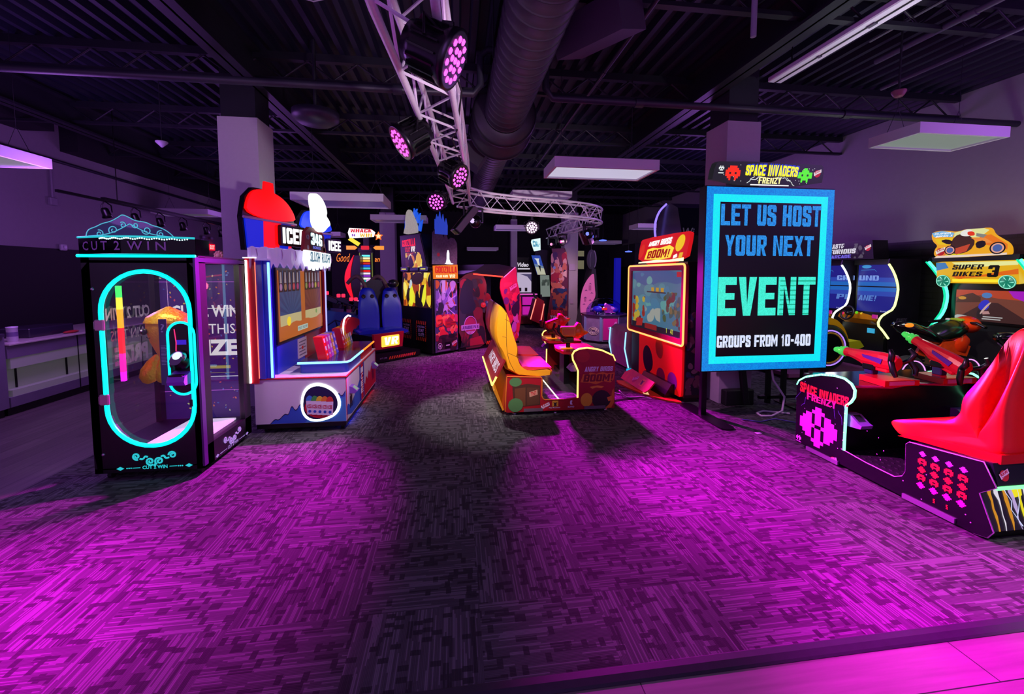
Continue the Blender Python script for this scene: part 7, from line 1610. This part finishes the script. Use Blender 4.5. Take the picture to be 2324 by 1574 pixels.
m = MB(glow('c8c8b0', .8)); m.flat([(.06, .0), (.36, .0), (.36, .22), (.06, .28)], SU, .023); m.use(glow('7088a8', .8)); m.flat([(.06, .28), (.36, .22), (.36, .3), (.06, .38)], SU, .024); m.use(glow('d8e0e8', .9)); m.flat([(.12, .56), (.3, .56), (.26, .5), (.24, .3), (.18, .3), (.17, .5)], SU, .025); m.use(glow('101420', .5)); m.flat([(.2, .08), (.26, .3), (.18, .34)], SU, .026); part('screen_art', m, q)
SL = Fr((2.6, 13.22, .98), (.95, .3, 0), (0, 0, 1)); m = MB(glow('8a9890', .6, True)); m.prism([(.08, .0), (.42, .0), (.38, .68), (.06, .68)], SL, 0, .02); q = part('lower_screen', m, t); m = MB(glow('4a5850', .5)); blotch(m, SL, (.1, .38, .35, .55), [glow('4a5850', .5), glow('5a6a60', .5)], 18, .05, .022, 54, 1.6); part('screen_art', m, q)
HB = Fr((2.40, 13.2, 2.42), (.95, .3, 0), (-.05, -.1, .4)); m = MB(glow('d8f0f0', 1.1, True)); m.prism([(.05, .0), (.28, .04), (.3, .42), (.0, .36), (-.03, .28)], HB, 0, .03); q = part('header', m, t); m = MB(glow('58a0c0', .9)); blotch(m, HB, (.02, .26, .14, .34), [glow('58a0c0', .9), glow('88c8d8', 1.0)], 14, .05, .032, 55); part('header_print', m, q)
m = MB(mat('control_red', '8a1020', .3)); m.prism([(2.28, .3), (2.34, .26), (2.72, .1), (2.72, .86), (2.52, .98), (2.44, .92)], Fr((0, 12.9, 0), (1, 0, 0), (0, 0, 1)), -.5, 0); part('control_panel', m, t)
for (a, b) in (((2.29, .3), (2.46, .92)), ((2.6, .16), (2.72, .78))):
    m = MB(glow('ff8070', 1.6)); m.tube([(a[0], 12.88, a[1]), (b[0], 12.88, b[1])], .016, 6); part('edge_light', m, t)
m = MB(mat('flight_stick', '28242e', .3)); m.tube([(2.52, 12.95, .95), (2.42, 12.9, 1.0), (2.38, 12.9, 1.12)], .03, 8); m.tube([(2.64, 12.95, .92), (2.62, 12.9, 1.06)], .03, 8); part('flight_stick', m, t)
# ------------------------------------------------------------------ domed pusher game
t = thing('dome_pusher_game', 'octagonal pink and silver game under a clear dome', 'arcade machine', (3.75, 10.35, 0))
oc = [(3.75+.58*math.cos(PI/8+PI/4*k-.1), 10.35+.58*math.sin(PI/8+PI/4*k-.1)) for k in range(8)]
m = MB(mat('silver_print', '8a7a98', .35, .2, var=.35, scale=9)); m.prism(oc, fz(.06), 0, .60); q = part('cabinet', m, t)
i0 = min(range(8), key=lambda k: (oc[k][0]+oc[(k+1) % 8][0])/2*.26+(oc[k][1]+oc[(k+1) % 8][1])/2*.97)
def face(k):
    a, b = V((*oc[k], 0)), V((*oc[(k+1) % 8], 0)); f = Fr(a, b-a, (0, 0, 1)); return f, (b-a).length
for dk in (-1, 0, 1):
    f, L = face((i0+dk) % 8)
    if dk == 0:
        m = MB(mat('pink_door', 'c01880', .4)); m.prism([(.06, .1), (L-.04, .1), (L-.04, .62), (.06, .62)], f, .002, .012); d = part('door', m, t); m = MB(ink('e0c8e8')); m.rect(L*.4, L*.6, .36, .41, f, .014); m.use(SATIN); m.rect(L*.42, L*.58, .38, .40, f, .015); m.use(ink('d890c8')); m.flat(smooth([(L*.7, .5), (L*.85, .56), (L*.88, .5), (L*.78, .42)], 1), f, .014); part('lock_plate', m, d)
    else:
        m = MB(mat('ring_print', 'c8c0a8', .4)); c_ = L*.55
        for r_ in (.05, .085, .12): m.tube([f.p(c_+r_*1.2*math.cos(2*PI*k/20), .3+r_*.8*math.sin(2*PI*k/20), .002) for k in range(20)], .008, 4, True)
        part('ring_print', m, t)
    m = MB(mat('corner_strip', '98b0d8', .25, .5)); m.prism([(-.03, .08), (.03, .08), (.03, .66), (-.03, .66)], f, .0, .014); part('corner_strip', m, t)
m = MB(mat('dark_deck', '2a1c38', .3)); m.prism([(3.75+(a-3.75)*1.04, 10.35+(b-10.35)*1.04) for a, b in oc], fz(.66), 0, .04); part('rim_deck', m, t)
m = MB(glass('dome_glass', 'cfc0ff', .02, .9, .05)); m.lathe([(.47*math.cos(PI/2*k/10), .70+.40*math.sin(PI/2*k/10)) for k in range(11)], Fr((3.75, 10.35, 0), (1, 0, 0), (0, 1, 0)), 32, caps=False); part('dome', m, t)
m = MB(mat('prize_blue', '2a2a98', .5)); m.ball((3.55, 10.3, .80), .14, .14, .1, 12, 7); m.ball((3.98, 10.3, .78), .12, .12, .09, 12, 7); part('prize_heap', m, t)
m = MB(mat('prize_pink', 'c84890', .5)); m.prism([(3.72, .72), (3.98, .72), (3.98, .84), (3.74, .97), (3.72, .92)], fy(10.2), -.1, 0); m.use(glow('ff3020', 1.2)); m.rect(3.62, 3.76, .80, .86, fy(10.19), .002); part('score_tower', m, t)
m = MB(RUBBER); m.prism([(3.75+(a-3.75)*.9, 10.35+(b-10.35)*.9) for a, b in oc], fz(0), 0, .06); part('plinth', m, t)
# surf-board shaped sign, hanging game, far counter, far pictures
t = thing('fin_sign_game', 'tall pink fin-shaped game panel behind the domed game', 'arcade machine', (4.0, 12.5, 0))
FSg = fy(12.45); m = MB(glow('d85aa8', .75, True)); P = smooth([(3.78, .4), (3.75, .8), (3.8, 1.2), (3.95, 1.52), (4.13, 1.72), (4.17, 1.68), (4.19, 1.3), (4.23, 1.02), (4.12, .85), (4.05, .55), (4.0, .4)], 2); m.prism(P, FSg, -.05, 0); q = part('fin_panel', m, t)  # glow stands in for pink light falling on the printed fin
m = MB(glow('6a2070', .6))
for k, (a, b) in enumerate(((4.05, 1.4), (3.92, 1.2), (4.1, 1.12), (3.9, .98), (4.05, .9), (3.86, .78), (3.98, .66))): m.flat([(a-.06, b-.015), (a-.02, b+.01), (a, b+.04), (a+.02, b+.01), (a+.06, b-.015), (a, b-.005)], FSg, .003)
m.use(glow('b04088', .7)); m.rect(4.0, 4.08, 1.2, 1.36, FSg, .002); m.rect(3.86, 3.93, .86, 1.0, FSg, .002); part('print', m, q)
m = MB(mat('dark_side', '1c1420', .4)); m.prism([(3.78, .0), (4.36, .0), (4.3, 1.3), (4.24, 1.85), (4.14, 1.9), (3.98, 1.2)], fy(12.52), -.6, 0); part('cabinet', m, t)
t = thing('hanging_banner', 'dark oval hanging ornament with white edges right of the far column', 'ornament', (4.05, 12.4, 1.85))
m = MB(mat('oval_black', '141018', .4)); m.prism(ell(4.06, 2.14, .13, .30, 20), fy(12.4), -.06, 0); part('body', m, t)
m = MB(mat('oval_white', 'a8a0b0', .4)); m.tube([(4.06+.14*math.cos(a_), 12.39, 2.14+.31*math.sin(a_)) for a_ in [-.9+1.9*k/12 for k in range(13)]], .02, 6); m.tube([(4.02, 12.385, 1.92), (4.01, 12.385, 2.15), (4.04, 12.385, 2.36)], .008, 5); part('edge', m, t)
m = MB(SATIN); m.bar((4.06, 12.43, 2.43), (4.06, 12.43, 4.42), .008, 5); part('hanger', m, t)
for (x, z, w, h, lb) in ((3.96, 2.36, .24, .18, 'upper'), (3.96, 2.0, .24, .28, 'lower')):
    t = thing('wall_screen', 'pale far wall screen right of the far column, %s one' % lb, 'screen', (x+2.2, 18.9, z), 0)
    m = MB(SATIN); k = 18.9/13.4; xx = x*k; zz = 1.7+(z-1.7)*k; m.box(xx-.28, xx+.28, 18.93, 18.99, zz-h*.75, zz+h*.75); part('casing', m, t); m = MB(glow('8a8468', .55)); m.rect(xx-.26, xx+.26, zz-h*.7, zz+h*.7, fy(18.93), .003); part('picture', m, t)
m = MB(mat('far_panel', '3a3340', .7)); m.box(7.0, 7.68, 16.0, 18.9, 2.0, 2.9); solo('far_wall_panel', m, 'grey panel high on the far right wall', 'panel')
t = thing('blue_doorway', 'blue lit frame at the far right beside the red marquee', 'doorway', (5.6, 15.5, 0))
m = MB(mat('blue_frame', '1a1a90', .5, em='1818c0', es=.5)); m.box(6.0, 6.2, 15.4, 15.6, .0, 2.3); part('jamb', m, t)  # emission stands in for the blue light falling on the frame
m = MB(MATS['blue_frame']); m.box(4.7, 6.0, 15.45, 15.6, .5, .56); m.box(4.8, 4.85, 15.5, 15.55, 0, .5); part('rail', m, t)
for (x, y, z) in ((4.62, 13.0, 2.74), (5.9, 14.0, 2.45)):
    m = MB(glow('5a70ff', 1.6)); m.lathe([(.0, 0), (.11, .0), (.12, .03), (.0, .05)], Fr((x, y, z), (1, 0, 0), (0, 1, 0)), 16); m.use(SATIN); m.bar((x, y, z+.04), (x, y, 4.42), .008, 5)
    solo('pendant_light', m, 'small blue pendant light %s' % ('just right of the far column' if x < 5 else 'near the blue doorway'), 'pendant light')
m = MB(mat('wifi_white', 'b8a8c4', .4)); m.prism(rrect(3.56, 3.76, 1.82, 2.02, .03), fy(13.14), 0, .04); solo('access_point', m, 'square white box on the far column', 'box')
m = MB(MATS['wifi_white']); m.prism(rrect(3.61, 3.71, .76, .92, .015), fy(13.14), 0, .02); solo('wall_switch', m, 'small white switch plate low on the far column', 'switch')
t = thing('prize_counter', 'pink lit counter with open frame front at the far end', 'counter', (2.7, 15.6, 0))
m = MB(mat('counter_pink', 'c040a0', .4, em='d020b0', es=.75)); m.box(2.05, 3.5, 15.6, 15.66, .1, .85); part('front', m, t)
m = MB(mat('counter_frame', '6a3068', .4)); m.box(2.0, 3.6, 15.5, 15.9, .92, .98); m.box(2.0, 3.6, 15.52, 15.56, .1, .15); m.box(2.0, 3.6, 15.52, 15.56, .5, .55)
for x in (2.0, 2.4, 2.9, 3.3): m.box(x, x+.05, 15.52, 15.58, 0, .92)
part('frame', m, t)
m = MB(glow('f060d0', .9)); m.box(2.0, 3.6, 15.49, 15.5, .93, .97); part('edge_light', m, t)
t = thing('orange_far_game', 'low far game with an orange print in front of the pink counter', 'arcade machine', (2.45, 13.9, 0))
m = MB(mat('orange_game', '7a3020', .4, var=.5, scale=10)); m.prism([(1.95, .04), (2.72, .04), (2.66, .2), (2.52, .3), (2.12, .3), (2.0, .2)], fy(13.9), -.5, 0); part('cabinet', m, t)
t = thing('ticket_redemption_screen', 'far black machine with white lettering and a pale screen', 'arcade machine', (2.45, 16.5, 0))
m = MB(SATIN); m.box(2.35, 3.0, 16.5, 16.9, 0, 2.35); part('cabinet', m, t)
F_ = fy(16.5); m = MB(glow('d8d0e0', .9)); m.text('Video', F_, 2.4, 2.85, 1.98, 2.15, .004, .03, .2); m.rect(2.42, 2.9, 1.88, 1.93, F_, .004); part('lettering', m, t)
m = MB(glow('c8b8d8', .8)); m.rect(2.38, 2.96, .98, 1.76, F_, .003); m.use(glow('5a5080', .6)); m.flat([(2.5, 1.7), (2.96, 1.7), (2.96, 1.4), (2.8, 1.6)], F_, .004); m.use(glow('181018', .5)); m.rect(2.46, 2.56, 1.02, 1.16, F_, .004); m.rect(2.7, 2.8, 1.02, 1.16, F_, .004); part('screen', m, t)
# ------------------------------------------------------------------ far left: hammer tower, gun machine, neon words
t = thing('hammer_tower', 'hammer game tower with a column of coloured lights and a white lit top sign', 'arcade machine', (-2.35, 11.6, 0))
Hy = 11.5; H = fy(Hy); m = MB(SATIN); m.box(-2.75, -1.95, Hy, Hy+.6, .0, .45, .03); m.box(-2.5, -2.14, Hy+.08, Hy+.3, .45, 2.32); m.box(-2.5, -2.16, Hy-.02, Hy+.08, 2.28, 2.38); part('cabinet', m, t)
m = MB(SATIN); m.box(-2.45, -2.19, Hy+.05, Hy+.08, .5, 2.26); q = part('light_column', m, t)
pal = ['60d8d8', 'f0e0b0', 'ffb030', 'c02020', '2040d0', '40b0c0', 'd02020', 'e8d8f0', '8030b0', 'f0f0e0', '20a0a0', 'e8e0f0', 'b02080', 'f0e8d8', '30c0c0', 'ffffff', 'a0d060', 'f0c020', '20a890', 'e8c030', 'e02810', 'f0e0f0', 'c0c0ff', 'f0f0f0']
for k, c in enumerate(pal):
    z = 2.2-k*.066; m = MB(glow(c, 1.25, k % 3 == 0)); m.box(-2.42, -2.22, Hy+.03, Hy+.05, z-.05, z); part('lamp_cell', m, q)
for sx in (-2.475, -2.165):
    m = MB(mat('tube_dots', '8a9a40', .4, em='90a040', es=.5)); m.bar((sx, Hy+.03, .7), (sx, Hy+.03, 2.25), .012, 6); part('side_tube', m, t)
m = MB(glow('fff0f0', 1.3, True)); m.prism([(-2.7, 2.62), (-2.1, 2.66), (-2.06, 2.78), (-2.16, 2.86), (-2.7, 2.88), (-2.74, 2.76)], H, 0, .04); q = part('top_sign', m, t)
m = MB(glow('e02020', 1.0)); block(m, 'WHACK', H, -2.68, -2.14, 2.77, 2.86, .043, slant=.01); m.use(glow('f0c020', 1.0)); block(m, 'WIN', H, -2.44, -2.14, 2.655, 2.745, .043); m.use(glow('8040c0', .9)); block(m, 'N', H, -2.64, -2.56, 2.67, 2.73, .043); part('lettering', m, q)
m = MB(SATIN); m.box(-2.38, -2.24, Hy+.05, Hy+.2, 2.36, 2.66); part('neck', m, t)
for sg, nm in ((-1, 'left'), (1, 'right')):
    m = MB(glow('f0902a', 1.2)); c_ = -2.32+sg*.34; m.prism([(c_-.13, 2.33), (c_+.08, 2.33), (c_+.14, 2.38), (c_+.08, 2.43), (c_-.13, 2.43)] if sg < 0 else [(c_+.13, 2.33), (c_-.08, 2.33), (c_-.14, 2.38), (c_-.08, 2.43), (c_+.13, 2.43)], H, 0, .03); part('arrow_lamp', m, t)
m = MB(glow('f0e020', 1.1)); m.prism([(-2.74, 2.58), (-2.66, 2.64), (-2.44, 2.50), (-2.5, 2.42)], H, 0, .05); part('hammer_print', m, t)
m = MB(glow('ff7a20', 1.0)); m.prism(star(-1.98, 2.68, .12, .06), H, 0, .03); m.use(glow('ffe8b0', 1.2)); m.flat(star(-1.98, 2.68, .07, .035), H, .033); part('star_lamp', m, t)
m = MB(glow('e02020', 1.0)); m.prism(rrect(-2.42, -2.22, 2.33, 2.43, .02), H, .02, .05); part('centre_lamp', m, t)
t = thing('gun_machine', 'blue gun game with dark toy guns between the slush game and the hammer tower', 'arcade machine', (-2.9, 9.8, 0))
m = MB(mat('teal_panel', '1a5a9a', .35)); gy = fy(9.6); m.prism([(-2.95, .1), (-2.1, .1), (-2.1, .72), (-2.3, .86), (-2.95, .92)], gy, -.7, 0); q = part('cabinet', m, t)
m = MB(ink('0c1a30')); m.tube(on(gy, [(-2.9, .5), (-2.6, .7), (-2.3, .6), (-2.15, .3)], .004), .012, 4); m.tube(on(gy, [(-2.6, .7), (-2.5, .3), (-2.6, .12)], .004), .012, 4); part('print', m, q)
for k, (x, z) in enumerate(((-2.72, 1.16), (-2.38, 1.1), (-2.12, 1.02))):
    m = MB(mat('dark_gun', '1c2434', .35, var=.3, scale=20)); m.M = Matrix.Translation((x, 9.7, z)) @ Matrix.Rotation(.4, 4, 'Y'); m.box(-.22, .18, -.05, .05, -.06, .06, .015); m.box(.18, .3, -.03, .03, -.03, .03, .01); m.box(-.1, -.04, -.03, .03, -.2, -.05, .01); g = part('toy_gun', m, t)
    m = MB(glow('ff3058', 1.0)); m.M = Matrix.Translation((x-.1, 9.64, z+.12)); m.prism(rrect(-.09, -.01, -.03, .05, .02), fy(0), 0, .01); m.prism(rrect(.01, .09, -.03, .05, .02), fy(0), 0, .01); part('red_display', m, g)
    m = MB(SATIN); m.bar((x-.07, 9.8, z-.1), (x-.07, 9.85, .8), .03, 8); part('gun_post', m, t)
t = thing('round_red_game', 'half-round red edged dark game left of the hammer tower', 'arcade machine', (-2.6, 11.0, 0))
ry = fy(11.0); m = MB(SATIN); m.prism([(-2.52, 1.0), (-2.36, 1.0), (-2.36, 2.16), (-2.52, 2.16), (-2.66, 1.85), (-2.68, 1.35)], ry, -.4, -.02); m.box(-2.54, -2.4, 11.1, 11.3, .0, 1.0); part('cabinet', m, t)
m = MB(glow('f01020', 1.1, True)); o = [(-2.5-.23*math.sin(PI*k/16), 2.17-1.2*k/16) for k in range(17)]+[(-2.5-.10*math.sin(PI*k/16), 2.17-1.2*k/16) for k in range(16, -1, -1)]; m.prism(o[:-1], ry, -.06, .02); part('red_edge', m, t)
m = MB(glow('ff80a8', 1.3)); m.box(-2.55, -2.38, 10.98, 11.0, 1.02, 1.05); part('base_light', m, t)
t = thing('lilac_game', 'lilac rounded game shape with a printed swirl behind the gun game', 'arcade machine', (-2.02, 10.8, .0))
m = MB(mat('lilac_plastic', '8a5a80', .45)); m.ball((-2.02, 10.75, 1.0), .30, .22, .38, 18, 12); m.box(-2.24, -1.8, 10.65, 10.9, 0, .7, .05); part('body', m, t)
m = MB(mat('lilac_dark', '3a1c38', .5)); m.tube([(-2.02+.1*math.cos(2*PI*k/14), 10.52, .95+.1*math.sin(2*PI*k/14)) for k in range(14)], .02, 6, True); m.tube([(-2.16, 10.55, 1.1), (-2.04, 10.52, 1.14), (-1.92, 10.53, 1.12)], .018, 6); part('swirl_print', m, t)
t = thing('heart_display', 'pink lit shield-shaped display with red digits beside the blue seats', 'sign', (-2.35, 10.6, 1.2))
hy = fy(10.0); m = MB(glow('e8a8e8', 1.0, True)); m.prism(smooth([(-2.00, 1.62), (-1.82, 1.56), (-1.66, 1.50), (-1.70, 1.32), (-1.86, 1.16), (-1.98, 1.26), (-2.04, 1.44)], 2), hy, -.05, 0); q = part('face', m, t)
m = MB(glow('d01830', 1.1)); m.rect(-1.94, -1.72, 1.40, 1.5, hy, .003); m.use(glow('ff8090', 1.2)); m.text('1000', hy, -1.92, -1.74, 1.42, 1.48, .005, .03); m.use(glow('fff0ff', 1.2)); m.flat([(-1.96, 1.3), (-1.84, 1.27), (-1.72, 1.33), (-1.84, 1.3)], hy, .004); part('display', m, q)
m = MB(SATIN); m.bar((-1.85, 10.04, .0), (-1.85, 10.04, 1.2), .03, 8); m.lathe([(.2, 0), (.2, .02), (.03, .03)], Fr((-1.85, 10.04, 0), (1, 0, 0), (0, 1, 0)), 16); part('stand', m, t)
t = thing('neon_words', 'orange neon script words glowing on the far left wall', 'neon sign', (-3.2, 15.2, 2.1))
ny = fy(15.2); m = MB(mat('neon_board', '141018', .6)); m.box(-4.2, -2.36, 15.22, 15.3, 0, 2.7); part('board', m, t)
m = MB(glow('ff7a10', 1.8)); m.text('Good', ny, -4.02, -3.58, 2.12, 2.4, .004, -.012, .4); part('neon_letters', m, t); m = MB(glow('ff7a10', 1.8)); m.text('and', ny, -2.78, -2.46, 2.12, 2.3, .004, .0, .35); part('neon_letters', m, t)
m = MB(mat('far_rack', '6a5a48', .5, var=.5, scale=6))
for k in range(5): m.box(-3.6+k*.14, -3.52+k*.14, 14.9, 15.0, .4, 1.75)
m.box(-3.65, -2.95, 14.88, 15.02, .3, .4); m.box(-3.65, -2.95, 14.88, 15.02, .0, .06)
for k in (0, 4): m.box(-3.62+k*.15, -3.58+k*.15, 14.9, 15.0, 0, 1.8)
solo('prize_rack', m, 'dim rack of brown tubes far behind the hammer tower', 'rack')
# added fill lights with no fixtures, brightening the machines at the back
lamp('SPOT', 'back_fill_light', (1.3, 7.6, 2.7), 160, (1, .42, .62), (.3, 9.5, .8), .08, 70, .7)
lamp('SPOT', 'back_fill_light', (.2, 7.2, 2.7), 75, (.9, .8, 1), (-.9, 8.9, .9), .08, 64, .7)
lamp('SPOT', 'back_fill_light', (2.6, 8.8, 2.6), 260, (1, .1, .4), (1.4, 10.2, .9), .08, 50, .7)
lamp('SPOT', 'back_fill_light', (2.9, 10.9, 2.6), 130, (1, .55, .75), (3.0, 13.2, 1.2), .08, 70, .7)
lamp('SPOT', 'back_fill_light', (3.1, 9.0, 2.6), 330, (1, .5, .95), (3.75, 10.3, .5), .08, 60, .7)
lamp('SPOT', 'back_fill_light', (.6, 9.0, 2.7), 500, (1, 0, .9), (.7, 8.0, 0), .08, 90, .8)
lamp('POINT', 'cabin_fill_light', (1.0, 9.75, 1.45), 6, (1, .1, .2), size=.08)  # added red fill inside the cabin, no lamp body
lamp('POINT', 'dome_fill_light', (3.7, 10.3, 1.02), 3, (.6, .6, 1), size=.05)  # added bluish fill under the dome, no lamp body
# ------------------------------------------------------------------ left counter
LAM = mat('violet_wood_laminate', '6f6878', .5, var=.25, scale=3)
t = thing('service_counter', 'taller wood-panelled service counter cut off by the left edge', 'counter', (-5.75, 4.5, 0))
m = MB(LAM); m.box(-6.2, -5.3, 3.2, 5.72, .1, .96); m.use(SATIN); m.box(-6.15, -5.34, 3.25, 5.7, 0, .1); part('base_unit', m, t)
m = MB(mat('counter_top_dark', '3a3444', .3)); m.box(-6.25, -5.27, 3.2, 5.70, .96, 1.0, .004); part('worktop', m, t)
t = thing('display_counter', 'lower wood-panelled display counter with a pale inset front, left of the black prize machine', 'counter', (-5.75, 7.6, 0))
m = MB(LAM); m.box(-6.2, -5.3, 5.74, 9.6, .1, .22); m.box(-6.2, -5.3, 5.74, 9.6, .69, .84); m.box(-6.2, -5.42, 5.74, 9.6, .22, .69); m.use(SATIN); m.box(-6.15, -5.34, 5.74, 9.55, 0, .1); part('display_unit', m, t)
m = MB(mat('pale_recess', 'a0a69a', .45, em='98a48a', es=.07)); Ci = fxp(-5.42)  # faint emission stands in for a cabinet light on the recess
m.box(-5.42, -5.31, 5.78, 9.55, .22, .30); m.box(-5.42, -5.31, 5.78, 9.55, .56, .69); m.rect(5.78, 9.55, .30, .56, Ci, .002); m.use(SATIN)
for y in (5.78, 5.93, 6.62, 7.6, 8.6): m.box(-5.415, -5.40, y, y+.015, .30, .56)
part('inset_front', m, t)
m = MB(mat('counter_glass_edge', 'b8b8a8', .2)); m.box(-6.25, -5.27, 5.74, 9.6, .845, .868, .004); part('display_worktop', m, t)
for y in (6.68, 7.9): part('panel_joint', MB(SATIN).box(-5.299, -5.294, y, y+.012, .1, .84), t)
t = thing('drink_tub', 'white plastic tub on the display counter', 'tub', (-5.45, 5.98, .868))
m = MB(mat('tub_white', 'c0bcc4', .35)); m.lathe([(.045, .868), (.05, .88), (.05, 1.03), (.053, 1.035), (.053, 1.05), (.0, 1.055)], Fr((-5.45, 5.98, 0), (1, 0, 0), (0, 1, 0)), 20); part('body', m, t)
m = MB(mat('tub_label', '6a5a80', .5)); m.lathe([(.0508, .93), (.0508, .985)], Fr((-5.45, 5.98, 0), (1, 0, 0), (0, 1, 0)), 20, caps=False); part('label_band', m, t)
m = MB(RUBBER); rnd = random.Random(6)
for k in range(12): m.ball((-5.7+rnd.uniform(-.25, .25), 4.6+.08*k, 1.037), .05+rnd.random()*.04, .06, .035, 8, 5)
solo('bag_pile', m, 'dark rumpled plastic bags heaped on the near counter top', 'bags', kind='stuff')
m = MB(mat('glass_tray', '282432', .2)); m.box(-5.95, -5.5, 6.25, 6.9, .868, .99, .01); solo('display_tray', m, 'low dark tray on the counter behind the white tub', 'tray')
m = MB(mat('red_cloth', 'a02820', .6)); m.ball((-5.42, 6.75, .885), .05, .12, .02, 10, 5); solo('red_cloth', m, 'small red cloth on the counter beside the black prize machine', 'cloth')
# track lighting in front of the wall
t = thing('track_light_rail', 'black lighting track hanging in front of the left wall', 'track light', (-5.6, 9.0, 2.8))
m = MB(SATIN); m.box(-5.62, -5.58, 6.9, 13.0, 2.86, 2.90); m.box(-5.63, -5.57, 7.7, 13.0, 2.89, 2.93); part('rail', m, t)
for y in (8.0, 11.5):
    m = MB(SATIN); m.bar((-5.6, y, 2.92), (-5.6, y, 4.42), .008, 5); part('drop_rod', m, t)
for k, y in enumerate((7.72, 8.35, 8.98, 9.66, 10.5, 11.1, 11.5)):
    t = thing('track_spotlight', 'black track spotlight head, %s one along the left rail' % ('nearest', 'second', 'third', 'fourth', 'fifth', 'sixth', 'farthest')[k], 'spotlight', (-5.6, y, 2.7), 0, 'spotlight heads on the left track')
    fr = Fr((-5.56, y-.02, 2.66), (1, 0, 0), (0, .9, .45)); m = MB(SATIN); m.lathe([(.035, .10), (.05, .08), (.055, .0), (.072, -.05), (.068, -.05)], fr, 16); part('lamp_housing', m, t)
    m = MB(mat('lamp_lens_pale', 'd8c0d8', .3)); m.lathe([(.0, -.045), (.066, -.045)], fr, 16, caps=False); part('lens', m, t)
    m = MB(SATIN); m.tube([(-5.63, y, 2.69), (-5.64, y, 2.8), (-5.6, y, 2.86)], .01, 6); m.tube([(-5.49, y, 2.69), (-5.5, y, 2.8), (-5.58, y, 2.86)], .01, 6); part('yoke', m, t)
# exit sign and emergency light
t = thing('exit_sign', 'small glowing red EXIT sign far down the left wall', 'exit sign', (-7.1, 13.7, 2.4))
m = MB(glow('ff1030', 1.2)); m.box(-7.18, -7.14, 13.55, 13.85, 2.40, 2.58); part('face', m, t)
m = MB(glow('ffb0b0', 1.4)); m.text('EXIT', fxp(-7.14), 13.58, 13.82, 2.43, 2.55, .003, .03); part('lettering', m, t)
m = MB(mat('twin_lamp', '8a7f96', .4)); m.box(-7.18, -7.1, 13.2, 13.5, 2.62, 2.7, .01); m.ball((-7.06, 13.15, 2.74), .05, n=10, m=6); m.ball((-7.06, 13.55, 2.74), .05, n=10, m=6); solo('emergency_light', m, 'twin-head emergency light on the left wall above the exit sign', 'emergency light')
t = thing('paper_lantern', 'small cream ruffled ornament behind the black prize machine sign', 'ornament', (-3.72, 7.0, 1.86))
m = MB(mat('cream_paper', 'c8a878', .6))
for k in range(9): an = 2*PI*k/9; m.ball((-3.55+.05*math.cos(an), 7.0, 1.98+.05*math.sin(an)), .028, .05, .028, 8, 5)
m.ball((-3.55, 7.0, 1.98), .05, .06, .05, 10, 6); part('ruffle', m, t)
m = MB(SATIN); m.bar((-3.55, 7.0, 0), (-3.55, 7.0, 1.93), .012, 6); m.lathe([(.12, 0), (.12, .015), (.02, .02)], Fr((-3.55, 7.0, 0), (1, 0, 0), (0, 1, 0)), 16); part('stand', m, t)
